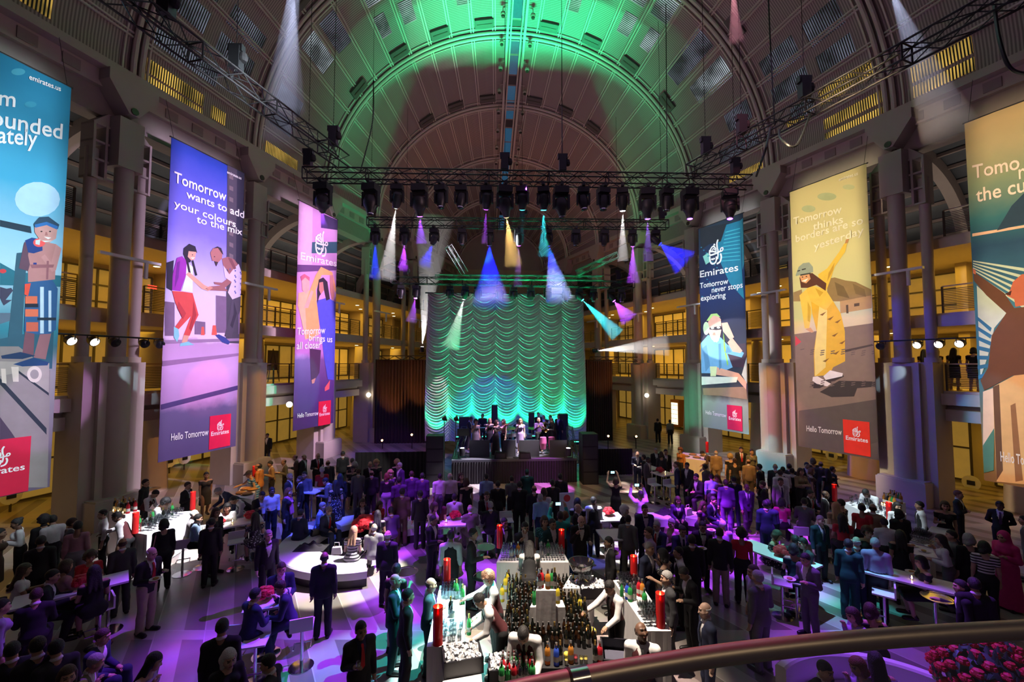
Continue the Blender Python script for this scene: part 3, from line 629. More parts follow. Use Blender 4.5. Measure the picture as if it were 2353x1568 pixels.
B.poly(c4([(1180, 270), (1215, 258), (1245, 290), (1262, 360), (1240, 385), (1205, 492), (1148, 485), (1152, 380)]), (150, 40, 170)).poly(c4([(1245, 300), (1287, 330), (1285, 500), (1212, 490), (1240, 390)]), WHT).poly(c4([(1240, 380), (1260, 362), (1360, 448), (1402, 470), (1390, 492), (1345, 476)]), SKN)
B.poly(c4([(1225, 205), (1262, 175), (1303, 193), (1315, 235), (1290, 242), (1270, 300), (1245, 300), (1222, 245)]), (30, 22, 45)).poly(c4([(1258, 225), (1309, 230), (1300, 280), (1275, 287), (1252, 262)]), SKN).poly(c4([(1240, 290), (1256, 290), (1272, 370), (1256, 365)]), (30, 22, 45)).poly(c4([(1276, 288), (1290, 285), (1316, 385), (1302, 390)]), (30, 22, 45))
B.poly(c4([(1550, 530), (1612, 525), (1605, 620), (1570, 700), (1545, 802), (1498, 792), (1530, 650)]), (75, 65, 85)).poly(c4([(1435, 785), (1460, 780), (1500, 800), (1535, 830), (1525, 848), (1480, 832)]), (50, 60, 140))
B.poly(c4([(1480, 275), (1520, 262), (1562, 280), (1600, 330), (1570, 350), (1560, 420), (1500, 470), (1520, 492), (1395, 487), (1368, 475), (1400, 460), (1470, 455), (1430, 445), (1425, 430), (1480, 435), (1530, 400), (1520, 350), (1490, 330)]), (150, 95, 100)).poly(c4([(1490, 320), (1530, 380), (1560, 340), (1592, 310), (1622, 370), (1612, 527), (1550, 547), (1520, 500), (1545, 430), (1500, 400)]), (205, 190, 220))
for i in range(16): B.ell(*c4([(1535+(i*37) % 75, 345+(i*53) % 180)])[0], 1.6, 2.2, (90, 90, 160), 8)
B.poly(c4([(1402, 235), (1420, 205), (1450, 197), (1485, 225), (1480, 275), (1455, 300), (1442, 325), (1428, 290), (1415, 290)]), (170, 110, 110)).poly(c4([(1420, 207), (1450, 193), (1475, 205), (1490, 250), (1480, 242), (1453, 204)]), (45, 30, 45)).poly(c4([(1428, 292), (1455, 298), (1442, 328)]), (60, 40, 50))
for a, b_ in ((1283, 250), (1430, 262)): B.ell(*c4([(a, b_)])[0], 1.6, 1.1, (40, 25, 40), 8)
B.poly(c4([(1270, 268), (1300, 266), (1286, 278)]), (245, 240, 245)).poly(c4([(1180, 300), (1200, 290), (1190, 400), (1165, 470)]), (110, 25, 140)).poly(c4([(1290, 560), (1310, 650), (1275, 760), (1262, 740), (1285, 650)]), (165, 45, 55)).poly(c4([(1190, 560), (1240, 640), (1220, 680), (1180, 600)]), (175, 50, 60)).poly(c4([(1560, 560), (1580, 640), (1550, 740), (1535, 720), (1560, 640)]), (50, 42, 62)).poly(c4([(1520, 268), (1545, 275), (1575, 340), (1560, 348)]), (120, 70, 80)).poly(c4([(1375, 470), (1400, 458), (1420, 470), (1395, 488)]), (200, 140, 125))
B.text('Tomorrow', (399, 418), (519, 463), .55).text('wants to add', (427, 454), (560, 502), .42).text('your colours', (399, 475), (541, 523), .38).text('to the mix', (451, 511), (556, 541), .38).text('emirates.us', (521, 398), (554, 413), .16).text('Hello Tomorrow', (392, 1013), (478, 1000), .34)
B.red([(482, 957), (530, 951), (480, 1034), (528, 1022)], (225, 0, 70)); B.done()
# left, nearest: boy with a water pistol
B = Banner(WL, -6.4, -2.88, 1.9, 14.64, [(0, (95, 80, 105)), (.1, (110, 95, 115)), (.3, (150, 145, 150)), (.37, (60, 110, 130)), (.40, (40, 130, 150)), (.55, (170, 215, 235)), (.75, (60, 165, 205)), (1, (10, 115, 150))], 'blue banner of a boy in swim shorts on a jetty, at the left edge')
B.ell(86, 458, 52, 40, (175, 215, 240)).ell(42, 165, 16, 8, (60, 150, 175)).ell(70, 240, 14, 7, (50, 145, 175))
B.poly(c1([(0, 560), (0, 620), (60, 600), (60, 560)]), (90, 110, 130)).poly(c1([(0, 290), (90, 340), (330, 360), (325, 420), (0, 410)]), (30, 110, 130)).poly(c1([(0, 700), (290, 640), (280, 860), (100, 860), (0, 760)]), (40, 90, 110)).poly(c1([(0, 60), (165, 95), (170, 132), (0, 95)]), (22, 50, 70)).poly(c1([(90, 238), (145, 232), (115, 745), (40, 730)]), (45, 90, 110))
B.poly(c1([(0, 740), (100, 740), (270, 870), (255, 1500), (0, 1500)]), (140, 130, 130)).poly(c1([(0, 820), (265, 830), (262, 1000), (100, 880), (0, 900)]), (165, 155, 150))
B.poly(c1([(0, 910), (250, 1180), (250, 1215), (0, 945)]), (30, 40, 55)).poly(c1([(100, 870), (262, 990), (262, 1005), (95, 880)]), (30, 40, 55)).poly(c1([(0, 1120), (60, 1200), (100, 1260), (0, 1260)]), (70, 55, 75))
B.text('16', (2, 872), (92, 868), .62) if 0 else None
B.ell(*c1([(185, 890)])[0], 17, 19, (215, 200, 190)).ell(*c1([(185, 890)])[0], 10, 11, (150, 140, 140)).poly(c1([(60, 850), (100, 850), (100, 930), (70, 930)]), (215, 200, 190)).poly(c1([(5, 860), (30, 860), (35, 940), (10, 935)]), (215, 200, 190))
B.poly(c1([(0, 420), (35, 430), (60, 425), (70, 440), (30, 490), (65, 490), (20, 520), (0, 480)]), (60, 60, 85)).ell(*c1([(15, 335)])[0], 8, 5, (210, 60, 70))
B.poly(c1([(135, 660), (185, 665), (180, 790), (120, 780)]), (120, 75, 90)).poly(c1([(215, 670), (275, 670), (245, 810), (180, 800)]), (150, 100, 110)).poly(c1([(5, 790), (110, 770), (190, 790), (120, 808), (10, 806)]), (20, 50, 90)).poly(c1([(70, 836), (180, 800), (262, 826), (255, 842), (120, 848)]), (20, 60, 110))
B.poly(c1([(130, 400), (280, 380), (310, 430), (300, 650), (270, 672), (200, 676), (130, 660), (135, 480)]), (40, 90, 140))
for a, b_, c_, d_, col in ((135, 470, 200, 510, (220, 110, 80)), (135, 540, 205, 580, (220, 110, 80)), (140, 610, 205, 660, (200, 95, 75)), (215, 420, 235, 670, (190, 215, 230)), (260, 440, 275, 660, (190, 215, 230)), (135, 510, 205, 530, (20, 30, 50)), (200, 585, 300, 600, (20, 40, 60))): B.poly(c1([(a, b_), (c_, b_), (c_, d_), (a, d_)]), col)
B.poly(c1([(150, 190), (200, 170), (300, 190), (325, 210), (300, 250), (295, 380), (150, 395), (150, 320)]), (185, 130, 130)).poly(c1([(130, 180), (160, 180), (150, 250), (160, 300), (150, 335), (100, 320)]), (100, 70, 90)).poly(c1([(300, 190), (330, 215), (300, 330), (280, 340), (220, 260), (240, 245), (275, 290)]), (195, 140, 140))
B.poly(c1([(135, 170), (170, 155), (225, 165), (228, 225), (180, 240), (150, 235)]), (25, 60, 130)).ell(*c1([(210, 182)])[0], 14, 10, (240, 90, 90)).poly(c1([(178, 290), (196, 290), (196, 308), (178, 308)]), (20, 50, 130))
B.poly(c1([(185, 95), (250, 60), (310, 95), (300, 160), (260, 185), (215, 170), (185, 125)]), (200, 150, 145)).poly(c1([(180, 80), (210, 45), (260, 42), (318, 85), (310, 110), (250, 82), (185, 100)]), (35, 70, 95)).poly(c1([(185, 85), (250, 70), (312, 95), (305, 112), (250, 88), (190, 102)]), (40, 110, 180)).poly(c1([(235, 150), (275, 155), (258, 164)]), (240, 240, 240))
for a in (222, 268): B.ell(*c1([(a, 122)])[0], 2.6, 1.6, (50, 35, 40), 8)
B.poly(c1([(243, 125), (252, 125), (256, 144), (240, 144)]), (170, 110, 110)).poly(c1([(160, 300), (290, 300), (285, 316), (170, 320)]), (150, 95, 105)).poly(c1([(250, 280), (262, 280), (258, 380), (246, 380)]), (150, 95, 105)).poly(c1([(225, 172), (282, 172), (240, 180)]), (220, 240, 245)).poly(c1([(132, 405), (165, 400), (150, 470), (130, 460)]), (230, 80, 60)).poly(c1([(190, 170), (215, 165), (212, 195), (190, 190)]), (200, 220, 240))
B.text('from', (-80, 232), (34, 246), .58).text('surrounded', (-140, 262), (142, 320), .62).text('privately', (-90, 320), (84, 336), .62).text('emirates.us', (66, 182), (139, 210), .2)
B.red([(-75, 1020), (70, 1016), (-75, 1148), (64, 1128)], (205, 10, 60)); B.done()
# left, third: two women under a shawl
B = Banner(WL, 7.38, 10.76, 2.07, 14.73, [(0, (65, 40, 95)), (.2, (85, 45, 120)), (.33, (120, 75, 150)), (.36, (190, 120, 200)), (.6, (210, 150, 215)), (1, (205, 150, 210))], 'magenta banner of two women under an orange shawl, reading Tomorrow brings us all closer')
B.poly(c3([(78, 10), (170, 50), (165, 430), (65, 430)]), (225, 180, 225)).poly(c3([(225, 85), (338, 135), (335, 200), (225, 185)]), (60, 45, 90)).poly(c3([(165, 280), (338, 280), (336, 355), (162, 355)]), (50, 90, 110)).poly(c3([(66, 430), (335, 440), (335, 470), (66, 480)]), (100, 60, 120))
B.poly(c3([(150, 990), (225, 1000), (215, 1150), (180, 1210), (160, 1215), (155, 1100)]), (75, 35, 80)).poly(c3([(75, 620), (150, 600), (175, 720), (210, 800), (210, 900), (120, 930), (95, 800), (70, 700)]), (240, 185, 150)).poly(c3([(225, 445), (300, 480), (335, 600), (320, 620), (285, 500), (230, 500), (190, 600), (215, 850), (170, 930), (130, 920), (120, 700), (150, 600), (190, 500)]), (245, 170, 110))
B.poly(c3([(95, 515), (120, 500), (148, 525), (150, 590), (125, 625), (100, 600)]), (240, 170, 165)).poly(c3([(88, 510), (115, 492), (150, 515), (148, 540), (120, 515), (95, 540)]), (200, 100, 130)).poly(c3([(110, 720), (160, 600), (175, 610), (140, 720)]), (235, 170, 160))
B.poly(c3([(195, 670), (270, 650), (320, 680), (322, 900), (310, 1200), (270, 1195), (245, 1050), (220, 850)]), (80, 80, 205)).poly(c3([(285, 500), (305, 500), (315, 640), (300, 670), (285, 600)]), (200, 130, 130)).poly(c3([(210, 530), (240, 515), (268, 545), (285, 660), (260, 670), (245, 600), (215, 640), (200, 690), (200, 600)]), (45, 25, 50)).poly(c3([(213, 550), (238, 545), (245, 600), (225, 628), (212, 600)]), (195, 125, 120)).poly(c3([(250, 1250), (285, 1200), (280, 1260), (250, 1275)]), (225, 90, 100)).poly(c3([(162, 1200), (190, 1185), (180, 1220), (165, 1225)]), (200, 110, 120))
B.text('Tomorrow', (682, 770), (747, 766), .5).text('brings us', (709, 783), (763, 787), .48).text('all closer', (681, 803), (736, 800), .5).text('Hello Tomorrow', (683, 961), (731, 954), .3); B.big_logo(690, 596, 773, 613, 724, 583, 752)
B.red([(732, 925), (760, 920), (731, 980), (758, 973)], (225, 0, 60)); B.done()
# right, third: man with headphones
B = Banner(WR, 6.38, 9.66, 1.75, 14.32, [(0, (120, 135, 130)), (.15, (150, 165, 155)), (.19, (90, 80, 70)), (.24, (40, 50, 70)), (.5, (25, 25, 60)), (.7, (10, 40, 95)), (1, (20, 40, 60))], 'dark blue banner of a laughing man with headphones, reading Tomorrow never stops exploring')
B.poly(c6([(300, 60), (430, 20), (440, 350), (455, 545), (360, 440), (270, 240)]), (20, 120, 150)).poly(c6([(430, 20), (455, 0), (460, 300), (445, 350)]), (45, 130, 150)).poly(c6([(160, 70), (340, 40), (300, 160), (220, 180), (165, 220)]), (22, 28, 40)).poly(c6([(180, 260), (215, 235), (235, 290), (200, 315)]), (130, 200, 190))
for i in range(9): B.poly(c6([(330-i*4, 95+i*24), (428, 70+i*26), (430, 76+i*26), (330-i*4, 103+i*24)]), (60, 170, 190))
for i in range(22): B.ell(*c6([(170+(i*71) % 120, 200+(i*97) % 330)])[0], 1.8, 1.4, (30, 130, 160), 7)
B.poly(c6([(330, 850), (470, 840), (475, 1000), (360, 1000)]), (60, 35, 60)).poly(c6([(440, 1050), (475, 930), (475, 1110)]), (190, 200, 205)).poly(c6([(180, 1140), (470, 1130), (476, 1215), (300, 1190), (185, 1185)]), (150, 125, 100))
B.poly(c6([(215, 785), (300, 800), (345, 850), (420, 880), (455, 905), (440, 935), (345, 910), (380, 1000), (290, 1040), (170, 1040), (163, 840)]), (110, 170, 215)).poly(c6([(345, 835), (375, 800), (445, 890), (430, 905), (380, 895)]), (225, 170, 150)).poly(c6([(305, 705), (345, 700), (390, 800), (360, 815), (315, 760)]), (225, 175, 155)).poly(c6([(275, 1000), (420, 1040), (472, 1100), (470, 1150), (400, 1070), (270, 1050)]), (220, 165, 145))
B.poly(c6([(215, 700), (235, 655), (275, 650), (302, 680), (305, 750), (295, 800), (275, 835), (240, 815), (220, 770)]), (230, 175, 160)).poly(c6([(225, 735), (303, 725), (305, 748), (270, 752), (225, 748)]), (35, 30, 45)).poly(c6([(205, 690), (235, 645), (275, 640), (300, 668), (285, 662), (250, 655), (220, 690)]), (175, 215, 130)).ell(*c6([(203, 740)])[0], 7, 15, (200, 225, 190)).poly(c6([(262, 792), (290, 788), (280, 808)]), (240, 240, 240)).poly(c6([(318, 760), (330, 860), (350, 980), (345, 990), (320, 870)]), (150, 215, 70)).poly(c6([(228, 995), (275, 995), (268, 1060), (232, 1060)]), (215, 230, 180)).poly(c6([(163, 1062), (415, 1065), (405, 1100), (166, 1118)]), (215, 225, 215))
B.poly(c6([(250, 770), (262, 768), (266, 786), (246, 786)]), (200, 135, 120)).poly(c6([(240, 800), (295, 790), (285, 826), (255, 832)]), (205, 200, 190)).poly(c6([(262, 796), (286, 792), (276, 806)]), (245, 245, 245)).poly(c6([(285, 845), (300, 840), (305, 1000), (290, 1020)]), (80, 135, 180)).poly(c6([(180, 870), (205, 850), (230, 990), (200, 1030)]), (85, 140, 185)).poly(c6([(345, 855), (372, 900), (330, 905)]), (85, 140, 185)).ell(*c6([(245, 738)])[0], 4, 2.4, (210, 215, 220), 10).ell(*c6([(285, 735)])[0], 4, 2.4, (210, 215, 220), 10)
B.big_logo(1609, 638, 1697, 622, 1631, 611, 1663); B.text('Tomorrow', (1609, 663), (1674, 652), .42).text('never stops', (1636, 673), (1707, 661), .42).text('exploring', (1611, 692), (1668, 684), .42).text('Hello Tomorrow', (1622, 952), (1669, 960), .3)
B.red([(1672, 931), (1705, 934), (1672, 985), (1706, 992)], (210, 15, 80)); B.done()
# right, second: skateboarding woman
B = Banner(WR, .15, 3.62, 1.6, 14.5, [(0, (85, 70, 62)), (.12, (120, 100, 88)), (.40, (150, 125, 105)), (.42, (215, 190, 150)), (.5, (225, 205, 160)), (.52, (205, 205, 160)), (.75, (215, 205, 150)), (1, (195, 180, 130))], 'yellow banner of a helmeted woman skateboarding, reading Tomorrow thinks borders are so yesterday')
B.ell(1900, 452, 22, 9, (165, 170, 130)).ell(1858, 480, 16, 8, (170, 175, 135)).ell(1950, 430, 14, 6, (180, 180, 135))
B.poly(c6([(1010, 410), (1060, 400), (1130, 420), (1200, 430), (1303, 480), (1305, 530), (1100, 560), (1010, 560)]), (150, 120, 80)).poly(c6([(785, 500), (840, 480), (850, 560), (785, 560)]), (160, 130, 95)).poly(c6([(1095, 560), (1305, 520), (1308, 605), (1098, 640)]), (190, 150, 95)).poly(c6([(1135, 585), (1150, 582), (1152, 640), (1138, 640)]), (90, 70, 45)).poly(c6([(1190, 575), (1225, 570), (1225, 590), (1190, 595)]), (90, 70, 45)).poly(c6([(785, 780), (1320, 705), (1340, 1100), (1340, 1360), (820, 1360)]), (140, 115, 95))
B.poly(c6([(960, 1165), (1090, 1090), (1330, 1095), (1330, 1130), (1210, 1140), (1190, 1195), (1040, 1200)]), (62, 50, 42)).poly(c6([(820, 1290), (1050, 1260), (1335, 1215), (1350, 1500), (1130, 1560), (820, 1510)]), (95, 80, 70)).poly(c6([(1100, 890), (1310, 845), (1320, 855), (1110, 905)]), (80, 65, 55)).poly(c6([(797, 790), (838, 830), (797, 860)]), (215, 70, 75)).poly(c6([(905, 1120), (930, 1100), (1115, 1050), (1122, 1062), (960, 1140), (920, 1140)]), (60, 45, 40))
B.poly(c6([(900, 550), (990, 480), (1050, 560), (1100, 640), (1128, 760), (1130, 960), (1050, 1000), (1030, 1040), (990, 1055), (925, 1060), (920, 900), (940, 760), (910, 640)]), (232, 180, 50)).poly(c6([(960, 560), (1010, 620), (1000, 1000), (930, 1060), (925, 900), (945, 720)]), (245, 215, 120)).poly(c6([(825, 520), (870, 480), (900, 560), (905, 640), (890, 740), (860, 740), (845, 640)]), (240, 200, 90)).poly(c6([(950, 380), (1010, 340), (1090, 230), (1120, 180), (1150, 145), (1130, 230), (1060, 330), (1030, 420), (1000, 500), (960, 440)]), (232, 190, 70)).poly(c6([(1128, 175), (1135, 148), (1155, 142), (1148, 170)]), (190, 130, 80)).poly(c6([(865, 745), (900, 735), (922, 765), (905, 770)]), (215, 160, 110))
for a, b_ in ((1010, 680), (1060, 700), (1040, 790), (1090, 840), (1050, 910), (980, 960), (1000, 560), (960, 650)): B.poly(c6([(a, b_), (a+45, b_-22), (a+20, b_+6)]), (140, 95, 30))
B.poly(c6([(870, 480), (900, 450), (1000, 480), (1050, 560), (1000, 620), (900, 560)]), (238, 195, 80)).poly(c6([(825, 400), (910, 370), (1005, 440), (1000, 490), (940, 450), (880, 470), (835, 470)]), (90, 45, 30)).poly(c6([(825, 390), (890, 375), (900, 410), (870, 440), (840, 430)]), (220, 160, 115)).poly(c6([(838, 425), (885, 405), (866, 430)]), (245, 240, 235)).poly(c6([(800, 385), (820, 330), (850, 305), (890, 300), (915, 330), (917, 365), (860, 375), (803, 392)]), (150, 160, 150)).poly(c6([(840, 345), (868, 338), (868, 346), (842, 353)]), (50, 50, 50)).poly(c6([(812, 355), (830, 350), (830, 357), (812, 362)]), (50, 50, 50))
B.poly(c6([(915, 1065), (945, 1060), (1035, 1110), (1010, 1128), (940, 1110), (912, 1090)]), (240, 225, 210)).poly(c6([(985, 1060), (1030, 1020), (1115, 1040), (1112, 1060), (1000, 1085)]), (240, 228, 215))
for a, b_ in ((846, 398), (872, 394)): B.ell(*c6([(a, b_)])[0], 1.9, 1.3, (60, 35, 25), 8)
B.poly(c6([(830, 380), (900, 368), (902, 376), (832, 390)]), (60, 60, 58)).poly(c6([(930, 470), (985, 500), (960, 530)]), (215, 165, 50)).poly(c6([(1020, 370), (1060, 300), (1050, 350), (1010, 430)]), (200, 150, 45)).poly(c6([(880, 560), (900, 600), (895, 700), (880, 690)]), (215, 170, 60)).poly(c6([(1060, 430), (1120, 460), (1160, 540), (1080, 520)]), (120, 95, 62)).poly(c6([(1180, 440), (1260, 480), (1270, 530), (1200, 510)]), (128, 102, 68))
for i in range(40): a, b_ = 830+(i*137) % 480, 880+(i*211) % 420; B.poly(c6([(a, b_), (a+26, b_-5), (a+30, b_), (a+4, b_+6)]), (112, 92, 80))
B.text('Tomorrow', (1824, 517), (1935, 489), .46).text('thinks', (1869, 529), (1938, 512), .44).text('borders are so', (1829, 557), (1984, 514), .44).text('yesterday', (1871, 575), (1986, 537), .44).text('emirates.us', (1928, 417), (1972, 402), .2).text('Hello Tomorrow', (1854, 991), (1935, 1000), .34)
B.red([(1938, 964), (1998, 971), (1940, 1040), (2001, 1050)], (240, 45, 20)); B.done((.82, .76, .60))
# right, nearest: man with arms flung out
B = Banner(WR, -6.6, -3.07, 1.55, 14.62, [(0, (120, 85, 50)), (.1, (150, 115, 65)), (.3, (60, 120, 130)), (.5, (60, 130, 160)), (.66, (20, 70, 105)), (.74, (40, 110, 120)), (.84, (130, 150, 120)), (1, (215, 190, 140))], 'amber and blue banner of a man with outstretched arms, at the right edge')
for i in range(6): B.poly(cr([(45, 660+i*9), (249, 690+i*30), (249, 703+i*30), (45, 664+i*9)]), (205, 225, 205))
B.poly(cr([(60, 760), (180, 870), (130, 930), (105, 1040), (75, 1130)]), (205, 225, 215))
for i in range(7): B.poly(cr([(58, 880+i*40), (120, 930+i*28), (115, 945+i*28), (60, 896+i*40)]), (45, 120, 165))
B.poly(cr([(42, 552), (249, 518), (300, 500), (300, 512), (249, 528), (42, 564)]), (235, 195, 165)).poly(cr([(140, 540), (200, 440), (249, 390), (300, 380), (300, 500)]), (25, 60, 85))
B.poly(cr([(85, 1185), (125, 1170), (130, 1340), (85, 1400)]), (245, 205, 175)).poly(cr([(85, 1400), (130, 1330), (128, 1500), (88, 1510)]), (80, 130, 110)).poly(cr([(125, 1165), (210, 1120), (300, 1110), (300, 1560), (140, 1545), (130, 1340)]), (225, 175, 115)).poly(cr([(195, 1240), (215, 1230), (245, 1540), (215, 1545)]), (150, 100, 60)).poly(cr([(125, 1165), (150, 1155), (165, 1500), (140, 1540)]), (105, 70, 45))
B.poly(cr([(48, 705), (170, 790), (210, 850), (300, 840), (300, 1110), (205, 1120), (90, 1180), (75, 1140), (105, 1090), (120, 960), (178, 870), (100, 800), (48, 740)]), (105, 65, 45)).poly(cr([(180, 800), (195, 775), (205, 745), (240, 715), (300, 710), (300, 830), (215, 845), (210, 815)]), (205, 110, 80)).poly(cr([(44, 690), (56, 700), (56, 715), (46, 712)]), (215, 120, 90)).poly(cr([(170, 795), (200, 780), (195, 800)]), (70, 30, 25))
B.text('Tomo', (2236, 411), (2344, 388), .62).text('r', (2342, 412), (2356, 408), .62).text('the cu', (2244, 465), (2358, 440), .62).text('Hello Tomorrow', (2300, 1060), (2410, 1078), .42)
B.done((.85, .75, .66))
# ================================================================== TRUSSES, LAMPS, STAGE
def truss(A, Bp, label, wd=.38, ht=.38, r=.025, mat=None):
 A, Bp = Vector(A), Vector(Bp); L = (Bp-A).length; X = (Bp-A).normalized(); Z = Vector((0, 0, 1)); Y = Z.cross(X).normalized(); Z = X.cross(Y)
 M = Matrix(((X.x, Y.x, Z.x, A.x), (X.y, Y.y, Z.y, A.y), (X.z, Y.z, Z.z, A.z), (0, 0, 0, 1)))
 root = thing('lighting_truss', label, 'truss', M); m = mat or truss_m
 for y in (-wd/2, wd/2):
  for z in (-ht/2, ht/2): MB().tube([(0, y, z), (L, y, z)], r, 6).obj('chord', m, root)
 b = MB(); n = max(2, int(L/.5))
 for i in range(n):
  x0, x1 = L*i/n, L*(i+1)/n; s = 1 if i % 2 else -1
  for y in (-wd/2, wd/2): b.tube([(x0, y, -s*ht/2), (x1, y, s*ht/2)], r*.55, 5, cap=False)
  for z in (-ht/2, ht/2): b.tube([(x0, -s*wd/2, z), (x1, s*wd/2, z)], r*.55, 5, cap=False)
 for i in range(0, n+1, 4):
  x = L*i/n
  for z in (-ht/2, ht/2): b.tube([(x, -wd/2, z), (x, wd/2, z)], r*.8, 5)
  for y in (-wd/2, wd/2): b.tube([(x, y, -ht/2), (x, y, ht/2)], r*.8, 5)
 b.obj('lacing', m, root); return root, A, X
T1 = (at_y(700, 402, 14.0), at_y(1722, 419, 14.9)); T2 = (at_y(845, 511, 20.0), at_y(1533, 517, 21.0)); T3 = (at_y(900, 644, 25.2), at_y(1456, 655, 26.0))
truss(*T1, 'black box truss across the hall over the dance floor, nearest and widest')
truss(*T2, 'black box truss across the hall, middle one of three hung in a row')
truss(*T3, 'black box truss above the top of the swagged curtain')
truss(at_z(180, -80, 12.2), at_z(790, 372, 12.2), 'black box truss running along the left side under the vault')
truss(at_z(1586, 393, 12.4), at_z(2420, -60, 12.4), 'black box truss running along the right side under the vault')
truss(at_y(873, 823, 31.5), at_y(992, 823, 31.5), 'short dark truss on top of the black drape left of the curtain', .3, .3, .03)
truss(at_y(1357, 825, 31.8), at_y(1463, 826, 32.2), 'short dark truss on top of the black drape right of the curtain', .3, .3, .03)
gt = pm('green lit truss tube', (.08, .11, .09), .4, .5)  # green stage light put into the tube's base colour
truss(at_y(1030, 566, 23.6), at_y(1068, 628, 24.4), 'short slanting truss of lamps left of centre over the curtain', .3, .3, .02, gt)
truss(at_y(1325, 628, 24.4), at_y(1420, 586, 23.8), 'short slanting truss of lamps right of centre over the curtain', .3, .3, .02, gt)
truss(at_y(1000, 637, 24.6), at_y(1385, 640, 24.9), 'thin green lit truss just above the curtain top', .25, .25, .018, gt)
# wall bars with floodlights on the galleries
def along(A, Bp, u, v=None):               # point of the bar under the pixel column u
 lo, hi = 0., 1.
 for _ in range(40):
  m = (lo+hi)/2; P = A.lerp(Bp, m); X = P.x; fw = P.y*math.cos(PITCH)+(P.z-CH)*math.sin(PITCH)
  if 1176.5+FPX*X/fw < u: lo = m
  else: hi = m
 return A.lerp(Bp, (lo+hi)/2)
# chain hoists
hoist = thing('chain_hoist', 'x', 'hoist', None, 'chain hoists on the trusses')
MB().box(-.16, .16, -.14, .14, .05, .75).box(-.22, .22, -.10, .10, .60, .82).obj('motor', black_m, hoist)
MB().lathe([(.10, .0), (.13, .1), (.10, .25)], 10, T(.22, 0, .3)).obj('chain_bag', black_cloth, hoist)
MB().tube([(0, 0, .8), (0, 0, 13.5)], .012, 5).obj('chain', truss_m, hoist); MB().tube([(-.12, 0, -.25), (0, 0, .1), (.12, 0, -.25)], .02, 5).obj('sling', black_m, hoist)
hk = kids(hoist); hfirst = True
TL_ = (at_z(180, -80, 12.2), at_z(790, 372, 12.2)); TR_ = (at_z(1586, 393, 12.4), at_z(2420, -60, 12.4))
for Tt, u, lab in [(T1, 707, 'at the left end of the nearest cross truss'), (T1, 1160, 'at the middle of the nearest cross truss, left of another'), (T1, 1293, 'right of the middle of the nearest cross truss'), (T1, 1690, 'at the right end of the nearest cross truss'),
  (T2, 852, 'at the left end of the middle cross truss'), (T2, 1200, 'near the centre of the middle cross truss'), (T2, 1521, 'at the right end of the middle cross truss'), (T3, 932, 'left part of the truss over the curtain'), (T3, 1420, 'right part of the truss over the curtain'),
  (TL_, 380, 'on the left side truss, nearest to the camera'), (TL_, 541, 'half way along the left side truss'), (TL_, 765, 'at the far end of the left side truss'), (TR_, 1622, 'at the far end of the right side truss'), (TR_, 1705, 'on the right side truss, second from its far end'), (TR_, 1850, 'on the right side truss, third from its far end')]:
 M = T(*(along(*Tt, u)+Vector((0, 0, .25)))) @ Matrix.Scale(.75, 4)
 if hfirst: hoist.matrix_world = M; hoist['label'] = 'black chain hoist '+lab; hfirst = False
 else: copy_tree(hoist, M, 'black chain hoist '+lab, _k=hk)
# hanging cables
def cable(pts, label, r=.02):
 P = [Vector(p) for p in pts]; Q = []
 for i in range(len(P)-1):
  p0, p1, p2, p3 = P[max(i-1, 0)], P[i], P[i+1], P[min(i+2, len(P)-1)]
  for k in range(8): t = k/8; Q.append(.5*((2*p1)+(p2-p0)*t+(2*p0-5*p1+4*p2-p3)*t*t+(3*p1-p0-3*p2+p3)*t**3))
 Q.append(P[-1]); o = MB().tube(Q, r, 6).obj('cable', black_m, None, True); return tag(o, label, 'cable')
cable([along(*TR_, 1790)+Vector((0, 0, -.2)), at_z(1795, 320, 11.2), at_z(1830, 334, 10.9), along(*TR_, 1862)+Vector((0, 0, -.2))], 'black cable loop sagging under the right side truss beside a hoist', .03)
cable([along(*TR_, 1780)+Vector((0, 0, 8)), along(*TR_, 1780)+Vector((0, .1, 4)), along(*TR_, 1780)], 'long black cable dropping from the vault to the right side truss')
cable([along(*TR_, 1770), at_z(1760, 340, 11.2), at_z(1738, 405, 10.9)], 'black cable trailing from the right side truss down to the cross truss', .03)
cable([along(*TR_, 2285), at_z(2296, 90, 11.4), at_z(2320, 155, 10.8), at_z(2360, 170, 10.9)], 'black cable loop hanging at the upper right corner', .03)
cable([at_y(858, 185, 14.6), at_y(856, 280, 14.4), at_y(828, 395, 14.1)], 'thin cable curving down to the left part of the nearest cross truss')
cable([at_y(1530, 10, 14.4), at_y(1533, 400, 14.7)], 'thin straight cable from the vault to the right part of the nearest cross truss', .015)
cable([at_y(1291, 100, 14.4), at_y(1291, 380, 14.5)], 'thin cable above the hoist right of the middle of the nearest truss', .012)
